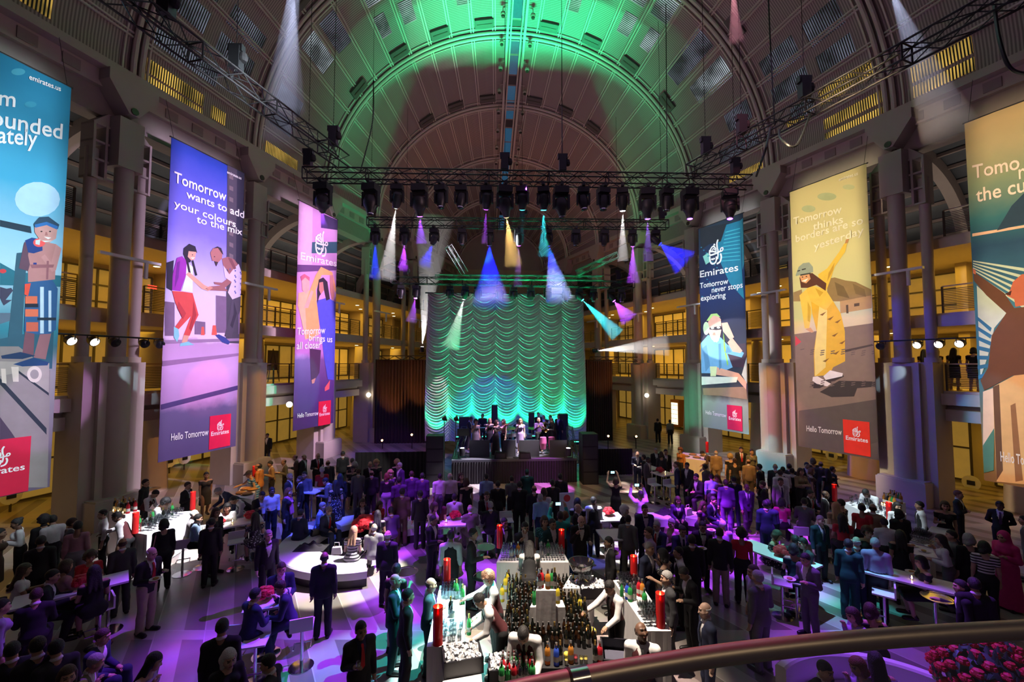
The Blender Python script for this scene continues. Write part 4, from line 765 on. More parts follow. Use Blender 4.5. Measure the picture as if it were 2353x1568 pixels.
# moving heads
def mover(big):
 root = thing('moving_head_lamp', 'x', 'stage light', None, 'moving head lamps on the trusses'); s = 1.25 if big else 1.
 MB().box(-.19*s, .19*s, -.17*s, .17*s, -.18*s, 0).box(-.05, .05, -.23, .23, .02, .14).obj('base', black_m, root)
 y = MB(); y.box(-.18*s, .18*s, -.06, .06, -.27*s, -.18*s)
 for x in (-.2*s, .2*s): y.box(x-.03*s, x+.03*s, -.07*s, .07*s, -.58*s, -.2*s)
 y.obj('yoke', black_m, root)
 pr = [(.08*s, .26*s), (.15*s, .20*s), (.165*s, .05*s), (.16*s, -.10*s), (.12*s, -.22*s), (.11*s, -.28*s)] if not big else [(.06*s, .20*s), (.15*s, .16*s), (.19*s, .04*s), (.185*s, -.08*s), (.12*s, -.20*s), (.09*s, -.30*s), (.085*s, -.34*s)]
 hd = MB().lathe(pr, 18).obj('lamp_housing', black_m, root, True)
 zz = pr[-1][1]-.004; rr = pr[-1][0]*.86
 MB().lathe([(rr, zz), (rr*.7, zz-.015), (.01, zz-.02)], 14).obj('lens', glass_mat('dark lens', (.02, .02, .03), .1), hd, True)
 MB().lathe([(pr[-1][0]*1.04, zz), (pr[-1][0]*1.04, zz+.03)], 16, cap=False).obj('lens_ring', chrome, hd)
 return root, hd, pr[-1][1]
MVS, MVB = mover(False), mover(True)
lens_m = {}
def lens_mat(col, es):
 k = (col, es)
 if k not in lens_m: lens_m[k] = pm('lit lens %d' % len(lens_m), col, .3, emit=col, es=es, var=.02)
 return lens_m[k]
HAZE = None
def haze_mat():
 global HAZE
 if HAZE is None:
  m = bpy.data.materials.new('stage haze'); m.use_nodes = True; nt = m.node_tree; nt.nodes.clear(); o = nt.nodes.new('ShaderNodeOutputMaterial'); v = nt.nodes.new('ShaderNodeVolumeScatter')
  v.inputs['Density'].default_value = .16; v.inputs['Anisotropy'].default_value = .0; v.inputs['Color'].default_value = (.9, .9, .9, 1); nt.links.new(v.outputs[0], o.inputs['Volume']); HAZE = m; m.cycles.homogeneous_volume = True if hasattr(m.cycles, 'homogeneous_volume') else False
 return HAZE
COLS = {'u': (.62, .68, 1), 'w': (1, .97, .95), 'v': (.32, .06, 1), 'b': (.004, .008, 1), 'a': (1, .62, .18), 'c': (.03, .65, .75), 'p': (.48, .06, 1), 'g': (.05, 1, .45), 'k': (1, .35, .45)}
def beam(P, Q, r0, r1, watt, col, label, blend=.25):
 P, Q = Vector(P), Vector(Q); d = Q-P; L = d.length; r0 = .03; ang = 2*math.atan(r1/L)
 lamp('SPOT', 'beam_lamp', P, watt*(16 if r1 < .42 else 5), COLS[col], Q, spot_size=max(ang, .02), spot_blend=blend, shadow_soft_size=.008)
 n = 24; X = d.normalized(); u = X.orthogonal().normalized(); w_ = X.cross(u); vs = []
 S_ = P+X*.04
 for c, r in ((S_, .02), (Q, r1*1.02)):
  for j in range(n): a = 2*math.pi*j/n; vs.append(c+(u*math.cos(a)+w_*math.sin(a))*r)
 b = MB().add(vs, [(j, (j+1) % n, n+(j+1) % n, n+j) for j in range(n)]+[tuple(range(n))[::-1], tuple(range(n, 2*n))])
 o = b.obj('light_beam_haze', haze_mat()); tag(o, label, 'haze', None, 'stuff')
ORDN = ['first', 'second', 'third', 'fourth', 'fifth', 'sixth', 'seventh', 'eighth', 'ninth', 'tenth', 'eleventh', 'twelfth', 'thirteenth', 'fourteenth', 'fifteenth', 'sixteenth', 'seventeenth', 'eighteenth']
mk = {}
for nm, mv in (('s', MVS), ('b', MVB)): mk[nm] = (mv[0], kids(mv[0]), mv[1], kids(mv[1]), mv[2])
used = {'s': False, 'b': False}
def place(Tt, u, typ, aim, col, label, es=14):
 root, ks, hd, hks, zl = mk[typ]; P = along(*Tt, u)+Vector((0, 0, -.30)); rz = random.uniform(-.3, .3); M = T(*P, rz)
 s = 1.25 if typ == 'b' else 1.; pv = M @ Vector((0, 0, -.48*s))
 d = (Vector(aim)-pv).normalized() if aim is not None else Vector((random.uniform(-.1, .1), random.uniform(-.15, .1), -1)).normalized()
 loc = M.to_3x3().inverted() @ d; R = loc.to_track_quat('-Z', 'Y').to_matrix().to_4x4(); HM = Matrix.Translation((0, 0, -.48*s)) @ R
 if not used[typ]: r = root; r.matrix_world = M; r['label'] = label; used[typ] = True; h = hd; lens = [c for c in hks if c.name.split('.')[0] == 'lens'][0]; h.matrix_local = HM
 else:
  r = root.copy(); C.objects.link(r); r.matrix_world = M; r['label'] = label; lens = None
  for c in ks:
   e = c.copy(); C.objects.link(e); e.parent = r
   if c is hd:
    e.matrix_local = HM
    for g in hks:
     q = g.copy(); C.objects.link(q); q.parent = e
     if g.name.split('.')[0] == 'lens': lens = q
 slot(lens, lens_mat(COLS[col], es) if col else glass_mat('dark lens', (.02, .02, .03), .1))
 return pv+d*(abs(zl)+.03)
def slot(o, m): o.material_slots[0].link = 'OBJECT'; o.material_slots[0].material = m; return o
row1 = [(743, 'b', 'v'), (853, 'b', None), (913, 's', 'w'), (964, 'b', 'v'), (1014, 's', None), (1060, 's', None), (1118, 's', 'p'), (1160, 'b', 'a'), (1200, 's', 'c'), (1249, 's', 'c'), (1289, 'b', None), (1340, 's', None), (1386, 's', None), (1430, 's', 'w'), (1487, 'b', 'v'), (1531, 's', None), (1584, 'b', 'v'), (1676, 'b', 'v')]
row2 = [(863, 's', 'b'), (930, 's', 'p'), (998, 's', 'b'), (1062, 's', None), (1124, 's', 'b'), (1192, 's', 'p'), (1259, 's', 'b'), (1323, 's', None), (1388, 's', None), (1453, 's', 'p'), (1506, 's', 'b')]
row3 = [(922, 's', None), (957, 's', 'p'), (1034, 's', None), (1069, 's', 'w'), (1098, 's', None), (1148, 's', None), (1180, 's', None), (1220, 's', None), (1258, 's', None), (1300, 's', None), (1331, 's', 'c'), (1364, 's', None), (1404, 's', 'p'), (1428, 's', None)]
aims1 = {913: at_y(888, 640, 15.6), 964: at_y(968, 560, 14.6), 1118: at_y(1113, 560, 15), 1160: at_y(1180, 610, 15.4), 1200: at_y(1200, 560, 15), 1249: at_y(1249, 590, 15), 1430: at_y(1431, 600, 15), 1487: at_y(1489, 600, 15), 743: at_y(740, 520, 15)}
aims2 = {863: at_y(862, 640, 21), 930: at_y(926, 620, 21), 998: at_y(975, 610, 21), 1124: at_y(1128, 700, 22), 1192: at_y(1190, 660, 21), 1259: at_y(1285, 690, 22), 1453: at_y(1455, 650, 21.5), 1506: at_y(1575, 605, 20.5)}
aims3 = {1069: at_y(1035, 800, 26), 1331: at_y(1420, 770, 25.2), 1404: at_y(1446, 735, 25.5), 957: at_y(945, 740, 25)}
for row, Tt, aims, nm in ((row1, T1, aims1, 'nearest cross truss'), (row2, T2, aims2, 'middle cross truss'), (row3, T3, aims3, 'truss over the curtain')):
 for i, (u, t, c) in enumerate(row):
  st = {'w': 'shining white', 'v': 'glowing violet', 'b': 'shining deep blue', 'a': 'shining amber', 'c': 'shining cyan', 'p': 'glowing purple', None: 'unlit'}[c]
  P = place(Tt, u, t, aims.get(u), c, 'black moving head lamp, %s, %s from the left on the %s' % (st, ORDN[i], nm))
  if u in aims and c:
   bm = {913: (.05, .34, 260), 964: (.06, .22, 60), 1118: (.03, .13, 60), 1160: (.06, .36, 150), 1200: (.03, .1, 12), 1249: (.05, .22, 160), 1430: (.04, .22, 150), 1487: (.06, .2, 60), 743: (.06, .2, 30),
                  863: (.06, .3, 200), 930: (.06, .3, 130), 998: (.07, .35, 90), 1124: (.10, 1.05, 800), 1192: (.05, .25, 70), 1259: (.10, .75, 700), 1453: (.06, .35, 160), 1506: (.09, .75, 450), 1069: (.06, .55, 500), 1331: (.07, .5, 1800), 1404: (.07, .6, 350), 957: (.05, .35, 60)}[u]
   beam(P, aims[u], bm[0], bm[1], bm[2], c, 'haze lit by the %s beam of the %s lamp on the %s' % (st.split()[-1], ORDN[i], nm))
# beams whose lamps stand elsewhere
truss(at_z(1046, 1062, .9), at_y(1068, 985, 23), 'green lit slanting truss at the left end of the stage', .3, .3, .02, gt); truss(at_z(1322, 1062, .9), at_y(1308, 985, 23), 'green lit slanting truss at the right end of the stage', .3, .3, .02, gt)
def uplamp(P, label):
 r = thing('floor_spotlight', label, 'stage light', T(*P)); MB().lathe([(.13, -.2), (.15, .0), (.12, .16)], 14).obj('lamp_housing', black_m, r, True); MB().lathe([(.10, .165), (.02, .175)], 12).obj('lens', lens_mat(COLS['w'], 30), r); MB().tube([(-.2, 0, 0), (-.2, 0, -.3), (.2, 0, -.3), (.2, 0, 0)], .02, 6).obj('yoke', black_m, r); return r
for u_, s_ in ((1062, 'left'), (1306, 'right')): Q_ = at_y(u_, 1038, 21.1); uplamp(Q_, 'small glaring white spotlight at the %s end of the stage front' % s_)
P = at_y(970, 803, 29.8); uplamp(P, 'small bright white spotlight on the drape truss left of the curtain, shining upward')
beam(P+Vector((0, 0, .22)), at_y(1000, 500, 28.5), .06, 1.35, 1700, 'w', 'white haze beam rising from the spotlight left of the curtain')
P = at_y(1368, 806, 29.8); r = uplamp(P, 'small bright white spotlight on the drape truss right of the curtain, shining sideways')
r.matrix_world = Matrix.Translation(P) @ Matrix.Rotation(math.radians(85), 4, 'Y')
beam(P+Vector((.25, 0, 0)), at_y(1535, 793, 27.5), .05, .75, 1500, 'w', 'white haze beam thrown sideways right of the curtain')
beam(at_y(672, -60, 9.5), at_y(655, 250, 11.5), .07, .55, 260, 'u', 'white haze beam slanting down at the upper left beside the truss')
beam(at_y(690, -60, 9.5), at_y(640, 330, 11.9), .05, .45, 170, 'u', 'second paler haze beam beside the white one at the upper left')
beam(at_y(2040, -40, 9.5), at_y(2180, 300, 11), .07, .55, 320, 'u', 'white haze beam slanting down at the upper right across the truss')
beam(at_y(1683, -40, 10), at_y(1692, 95, 11), .06, .2, 60, 'k', 'pink haze beam high under the vault on the right')
# wall flood bars
for sd, wl, A, Bp, us in (('left', WL, on_wall(WL, 120, 768, .6), on_wall(WL, 372, 782, .6), (160, 213, 262, 330, 365)), ('right', WR, on_wall(WR, 2235, 797, .6), on_wall(WR, 2008, 798, .6), (2025, 2110, 2160, 2208))):
 a, b_ = wl.p(A[0]-1.2 if sd == 'left' else A[0]-.6, 1.0, 6.65), wl.p(Bp[0], 1.0, 6.65)
 if a.x > b_.x: a, b_ = b_, a
 tag(MB().tube([a, b_], .03, 8).obj('lamp_bar', black_m), 'black pipe of flood lamps across the %s gallery front' % sd, 'pipe')
 for i, u in enumerate(us):
  P = along(a, b_, u); lit = (sd == 'left' and i < 2) or (sd == 'right' and i > 0)
  r = thing('flood_lamp', 'black flood lamp on the %s gallery pipe, %s from the left%s' % (sd, ORDN[i], ', lit' if lit else ', unlit'), 'stage light', T(P.x, P.y, P.z), 'flood lamps on the gallery pipes')
  R = (Vector((0, 12, 0))-P).to_track_quat('-Z', 'Y').to_matrix().to_4x4()
  h = MB().lathe([(.08, .14), (.14, .05), (.16, -.12)], 14).obj('lamp_housing', black_m, r, True); h.matrix_local = Matrix.Translation((0, 0, -.18)) @ R
  l = MB().lathe([(.14, -.121), (.02, -.13)], 12).obj('lens', lens_mat((1, .85, .65), 2.5) if lit else glass_mat('dark lens', (.02, .02, .03), .1), r); l.matrix_local = Matrix.Translation((0, 0, -.18)) @ R
  MB().tube([(-.18, 0, -.18), (-.18, 0, 0), (.18, 0, 0), (.18, 0, -.18)], .018, 6).obj('yoke', black_m, r)
# round wall lamps and shaded lamps
for u, v, y, lab in ((847, 908, 33.0, 'round white wall lamp on the fourth left pier'), (1486, 909, 34.2, 'round white wall lamp on the fourth right pier'), (665, 930, 25.5, 'small bright lamp on a bracket behind the third left column')):
 P = at_y(u, v, y-1.3); r = thing('wall_lamp', lab, 'lamp', T(*P)); MB().ball((0, 0, 0), .16, 14).obj('globe', pm('lit globe', (1, .9, .7), .4, emit=(1, .9, .7), es=9), r, True); MB().box(-.05, .05, 0, .5, -.05, .05).obj('bracket', steel_d, r)
for u, v, wl, lab in ((368, 562, WL, 'large white dish lamp under the top gallery beside the dancing pair banner'),):
 q, z = on_wall(wl, u, v, -1.2); r = thing('dish_lamp', lab, 'lamp', Matrix.Translation(wl.p(q, -1.2, z))); MB().lathe([(.45, 0), (.40, .15), (.12, .25)], 20).obj('shade', white_m, r, True); MB().lathe([(.38, .02), (.02, .03)], 16).obj('diffuser', pm('lit diffuser', (1, .95, .75), .4, emit=(1, .93, .7), es=8), r); MB().tube([(0, 0, .25), (0, 0, .9)], .05, 8).obj('stem', black_m, r)
# ------------------------------------------------------------------ stage
SP = at_z(1183, 1111, 0); SM = Matrix(((BX.x, AX.x, 0, SP.x), (BX.y, AX.y, 0, SP.y), (0, 0, 1, 0), (0, 0, 0, 1)))
ST = 1.13
r = thing('stage', 'black stage platform with a draped front before the green curtain', 'stage', SM)
MB().box(-3.0, 3.0, 0, 6.2, ST-.12, ST).obj('deck', pm('stage deck', (.10, .10, .12), .35, var=.2), r)
b = MB(); n = 160
vs = [(-3+6*i/n, .02*math.sin(i*1.9)-.03, z) for i in range(n+1) for z in (0, ST-.1)]; b.add(vs, [(2*i, 2*i+2, 2*i+3, 2*i+1) for i in range(n)]); b.box(-3, 3, .05, 6.1, 0, ST-.12); b.obj('stage_skirt', pm('black stage skirt', (.014, .012, .016), .8, var=.2), r)
for sx, x0, x1, lab in ((-1, -7.8, -4.3, 'low black fence drape left of the stage'), (1, 4.0, 6.2, 'low black fence drape right of the stage')):
 b = MB(); n = 60; vs = [(x0+(x1-x0)*i/n, 1.2+.04*math.sin(i*1.7), z) for i in range(n+1) for z in (0, 1.32)]; b.add(vs, [(2*i, 2*i+2, 2*i+3, 2*i+1) for i in range(n)]); b.box(x0, x1, 1.26, 1.32, 0, 1.3); o = b.obj('fence_drape', black_cloth); o.matrix_world = SM; tag(o, lab, 'drape')
for x0, x1, y, lab in ((-9.2, -4.9, 11, 'tall black masking drape left of the swagged curtain'), (5.0, 8.2, 11, 'tall black masking drape right of the swagged curtain')):
 b = MB(); n = 90; vs = [(x0+(x1-x0)*i/n, y+.09*math.sin(i*1.35), z) for i in range(n+1) for z in (0, 6.0)]; b.add(vs, [(2*i, 2*i+2, 2*i+3, 2*i+1) for i in range(n)]); o = b.obj('masking_drape', pm('dark brown drape', (.05, .035, .03), .9, var=.3, scale=.7)); o.matrix_world = SM; tag(o, lab, 'drape')
# swagged curtain
CW, CZ0, CZ1, CY = 5.05, .9, 10.15, 6.6
b = MB(); nc, nsx, pitch, sag = 7, 16, .175, .44; NX = nc*nsx; rows = range(int(CZ0/pitch)-1, int((CZ1+sag)/pitch)+2); FR = [(0., .12), (.08, .118), (.25, .095), (.5, .055), (.75, .02), (.97, .0)]; P_ = [(r_, f_, d_) for r_ in rows for f_, d_ in FR]; vs = []; NZ = len(P_)-1
for i in range(NX+1):
 f = (i % nsx)/nsx; cat = 1-(2*f-1)**2; x = -CW+2*CW*i/NX; pinch = math.exp(-((min(f, 1-f)*nsx)/1.3)**2)
 for r_, f_, d_ in P_:
  z = (r_+f_+.06*math.sin(r_*2.3+i//nsx))*pitch-sag*cat; z = min(max(z, CZ0-.02*cat), CZ1); vs.append((x*(1+.012*math.sin(z*.5)), CY-d_*(.4+.6*cat**.5)-.12*cat+pinch*.04, z))
b.add(vs, [(i*(NZ+1)+j, (i+1)*(NZ+1)+j, (i+1)*(NZ+1)+j+1, i*(NZ+1)+j+1) for i in range(NX) for j in range(NZ)])
cur = b.obj('austrian_curtain', pm('sheer ivory curtain', (.55, .52, .53), .6, var=.05), None, True); cur.matrix_world = SM; tag(cur, 'tall swagged pale curtain lit green behind the band', 'curtain')
MB().tube([(-CW-.1, CY, CZ1+.02), (CW+.1, CY, CZ1+.02)], .04, 8).obj('curtain_pipe', truss_m, cur)
for i in range(nc): MB().tube([(-CW+2*CW*(i+.0)/nc, CY+.12, z) for z in (CZ0, CZ1)], .012, 5).obj('gather_cord', white_m, cur)
# curtain uplights at its foot
for i in range(7):
 x = -CW+2*CW*(i+.5)/nc; M = SM @ T(x, CY-1.0, ST if abs(x) < 2.9 else .75); r = thing('uplight', 'small green uplight at the foot of the curtain, %s from the left' % ORDN[i], 'stage light', M, 'green uplights under the curtain')
 MB().box(-.25, .25, -.09, .09, 0, .16).obj('lamp_housing', black_m, r); MB().box(-.23, .23, -.07, .07, .161, .17).obj('lens', lens_mat(COLS['g'], 6), r)
 lamp('SPOT', 'uplight_lamp', (M @ Vector((0, 0, .25))), 6500, (.008, 1, .36), SM @ Vector((x, CY-.05, 4.2)), spot_size=math.radians(68), spot_blend=1, shadow_soft_size=.12)
# line arrays / subs beside the stage
def speaker(M, w, d, h, n, label):
 r = thing('loudspeaker', label, 'speaker', M, None)
 MB().box(-w/2, w/2, -d/2, d/2, 0, h).obj('cabinet', black_m, r)
 for i in range(n):
  z0, z1 = h*i/n+.03, h*(i+1)/n-.03; MB().box(-w/2+.04, w/2-.04, -d/2-.015, -d/2, z0, z1).obj('grille', pm('speaker grille', (.05, .05, .055), .5, .3, var=.3, scale=60), r)
 return r
speaker(SM @ T(-3.75, -.1, 0), .8, .8, 2.35, 4, 'tall black loudspeaker stack left of the stage'); speaker(SM @ T(3.55, -.1, 0), .75, .8, 2.35, 4, 'tall black loudspeaker stack right of the stage')
def on_stage(u, d): P = at_y(u, 1050, SP.y+d); return SM.inverted() @ Vector((P.x, P.y, 0))
for u, d, z, w, h, lab in ((1066, 3.4, ST, .55, 1.6, 'black loudspeaker on the left of the band'), (1136, 4.6, ST, .35, 2.15, 'narrow black loudspeaker behind the violinist'), (1221, 4.2, ST+.55, .3, 1.2, 'slim black loudspeaker on a pole left of the brass players'), (1295, 3.6, ST, .45, 1.75, 'black loudspeaker on the right of the brass players')):
 p = on_stage(u, d); speaker(SM @ T(p.x, p.y, z), w, .4, h, 2 if h > 1.3 else 1, lab)
for u, w, lab in ((1102, 1.0, 'grey front panel at the left of the stage front'), (1170, .62, 'grey front panel left of the microphone stand'), (1216, 1.0, 'grey front panel right of the microphone stand'), (1283, .85, 'dark front panel before the percussion')):
 p = on_stage(u, .5); r = thing('sound_screen', lab, 'panel', SM @ T(p.x, p.y, ST)); MB().box(-w/2, w/2, -.02, .02, 0, .82).obj('board', pm('grey gauze panel', (.05, .055, .07), .8), r); MB().box(-w/2, -w/2+.06, .02, .4, 0, .05).box(w/2-.06, w/2, .02, .4, 0, .05).obj('foot', black_m, r)
for u, lab in ((1150, 'black stage monitor wedge left of the singer, at the deck edge'), (1206, 'black stage monitor wedge right of the singer, at the deck edge')):
 p = on_stage(u, .15); r = thing('stage_monitor', lab, 'speaker', SM @ T(p.x, p.y, ST)); MB().prism([(-.3, 0), (.3, 0), (.25, .28), (-.25, .34)], -.1, .2).obj('cabinet', black_m, r); MB().box(-.22, .22, -.125, -.1, .05, .26).obj('grille', pm('speaker grille', (.05, .05, .055), .5), r)
def mic(u, d, lab, h=1.45):
 p = on_stage(u, d); r = thing('microphone_stand', lab, 'microphone stand', SM @ T(p.x, p.y, ST)); MB().tube([(0, 0, .02), (0, 0, h)], .015, 6).obj('pole', chrome, r); MB().lathe([(.16, 0), (.16, .025)], 14).obj('base', black_m, r); MB().tube([(0, 0, h), (.05, -.12, h+.08)], .02, 6).obj('microphone', black_m, r)
mic(1186, .35, 'slim microphone stand at the front centre of the stage'); mic(1168, 1.5, 'microphone stand left of the blond singer')
for u, v, lab in ((1020, 965, 'black lamp on a stand at the left of the stage, outer one'), (1047, 963, 'black lamp on a stand at the left of the stage, inner one')):
 p = on_stage(u, 1.6); r = thing('stand_lamp', lab, 'stage light', SM @ T(p.x, p.y, 0)); MB().tube([(0, 0, 0), (0, 0, 2.75)], .02, 6).obj('pole', black_m, r); MB().lathe([(.08, -.1), (.16, .12)], 12, T(0, 0, 2.85) @ Matrix.Rotation(1.2, 4, 'Y')).obj('lamp_housing', black_m, r)
# drum kit
p = on_stage(1192, 3.2); r = thing('drum_kit', 'drum kit with cymbals behind the blond singer', 'drums', SM @ T(p.x, p.y, ST))
cym = pm('brass cymbal', (.6, .45, .15), .25, .9); sh = pm('silver drum shell', (.5, .5, .55), .3, .4)
MB().lathe([(.28, -.2), (.28, .2)], 20, Matrix.Translation((0, -.45, .3)) @ Matrix.Rotation(math.pi/2, 4, 'X')).obj('bass_drum', sh, r)
for x, y, z, rr in ((-.3, -.35, .62, .16), (.25, -.35, .62, .17), (.55, 0, .5, .2), (-.5, -.1, .55, .18)): MB().lathe([(rr, 0), (rr, .18)], 16, T(x, y, z)).obj('tom', sh, r)
for x, y, z in ((-.7, -.3, 1.0), (.7, -.3, 1.05), (-.45, -.6, 1.1)): MB().lathe([(.02, .02), (.23, 0)], 18, T(x, y, z) @ Matrix.Rotation(.25, 4, 'X')).tube([(x, y, 0), (x, y, z)], .012, 5).obj('cymbal', cym, r)
p = on_stage(1258, 1.2); r = thing('conga_drums', 'pair of conga drums on a stand before the percussionist', 'drums', SM @ T(p.x, p.y, ST))
for x in (-.22, .22): MB().lathe([(.13, .25), (.18, .55), (.16, .85)], 16, T(x, 0, 0)).obj('shell', pm('magenta light tinted shell', (.5, .12, .3), .3), r)  # magenta stage light put into the shell colour
MB().tube([(-.4, 0, 0), (0, 0, .3), (.4, 0, 0)], .015, 5).tube([(0, .35, 0), (0, 0, .3)], .015, 5).obj('stand', chrome, r)
p = on_stage(1107, 3.2); r = thing('keyboard', 'keyboard on a cross stand before the man at the back left', 'keyboard', SM @ T(p.x, p.y, ST)); MB().box(-.6, .6, -.18, .18, .9, 1.02).obj('case', black_m, r); MB().box(-.56, .56, -.02, .16, 1.02, 1.03).obj('keys', white_m, r); MB().tube([(-.4, 0, 0), (.4, 0, .9)], .02, 6).tube([(.4, 0, 0), (-.4, 0, .9)], .02, 6).obj('stand', chrome, r)
p = on_stage(1064, 1.0); r = thing('music_stand', 'black music stand at the left end of the stage', 'music stand', SM @ T(p.x, p.y, ST)); MB().box(-.3, .3, -.02, .02, .95, 1.3).obj('desk', black_m, r); MB().tube([(0, 0, 0), (0, 0, 1)], .015, 6).obj('pole', black_m, r)
# orange floor lamps in front of the side drapes
for u, v, lab in ((879, 1013, 'orange floor lamp left of the stage, nearer the pier'), (947, 1000, 'orange floor lamp left of the stage, nearer the curtain'), (1397, 1003, 'orange floor lamp right of the stage, nearer the curtain'), (1461, 1004, 'small orange floor lamp right of the stage, nearer the pier')):
 P = at_y(u, v, 29.5); r = thing('floor_lamp', lab, 'stage light', T(P.x, P.y, P.z)); MB().lathe([(.12, -.12), (.14, .05)], 12).obj('lamp_housing', black_m, r); MB().ball((0, -.1, .03), .07, 10).obj('lens', lens_mat((1, .45, .15), 25), r); MB().tube([(0, 0, -P.z), (0, 0, -.1)], .03, 6).obj('stand', black_m, r)
 lamp('SPOT', 'orange_lamp', P+Vector((0, .1, .1)), 700, (1, .30, .06), P+Vector((.3, 2.2, 4)), spot_size=math.radians(50), spot_blend=.8, shadow_soft_size=.08)
# ================================================================== PEOPLE: each body one continuous surface, clothes fitted over it
def surf_net(F, xs, ys, zs):
 Sg = F < 0; nx, ny, nz = F.shape
 c = [Sg[i:nx-1+i, j:ny-1+j, k:nz-1+k] for i in (0, 1) for j in (0, 1) for k in (0, 1)]
 al = c[0].copy(); an = c[0].copy()
 for q in c[1:]: al &= q; an |= q
 act = an & ~al; idx = -np.ones(act.shape, np.int64); I, J, K = np.nonzero(act); idx[I, J, K] = np.arange(len(I))
 off = [(i, j, k) for i in (0, 1) for j in (0, 1) for k in (0, 1)]; D = np.stack([F[I+o[0], J+o[1], K+o[2]] for o in off], 1)
 acc = np.zeros((len(I), 3)); cnt = np.zeros(len(I))
 for a in range(8):
  for b in range(a+1, 8):
   d = np.array(off[b])-np.array(off[a])
   if np.abs(d).sum() != 1: continue
   m = (D[:, a] < 0) != (D[:, b] < 0); t = D[m, a]/(D[m, a]-D[m, b]); acc[m] += np.array(off[a])+t[:, None]*d; cnt[m] += 1
 P = acc/cnt[:, None]+np.stack([I, J, K], 1)
 V_ = np.stack([np.interp(P[:, 0], np.arange(nx), xs), np.interp(P[:, 1], np.arange(ny), ys), np.interp(P[:, 2], np.arange(nz), zs)], 1)
 fs = []
 for ax in range(3):
  A = np.moveaxis(Sg, ax, 0); IX = np.moveaxis(idx, ax, 0)
  if ax == 1: fl = True
  else: fl = False
  s = A[:-1, 1:-1, 1:-1] != A[1:, 1:-1, 1:-1]; i, j, k = np.nonzero(s); j += 1; k += 1
  q = np.stack([IX[i, j-1, k-1], IX[i, j, k-1], IX[i, j, k], IX[i, j-1, k]], 1); ins = A[i, j, k] ^ fl
  q[~ins] = q[~ins][:, ::-1]; fs.append(q)
 Q = np.concatenate(fs); Q = Q[(Q >= 0).all(1)]
 return V_, Q
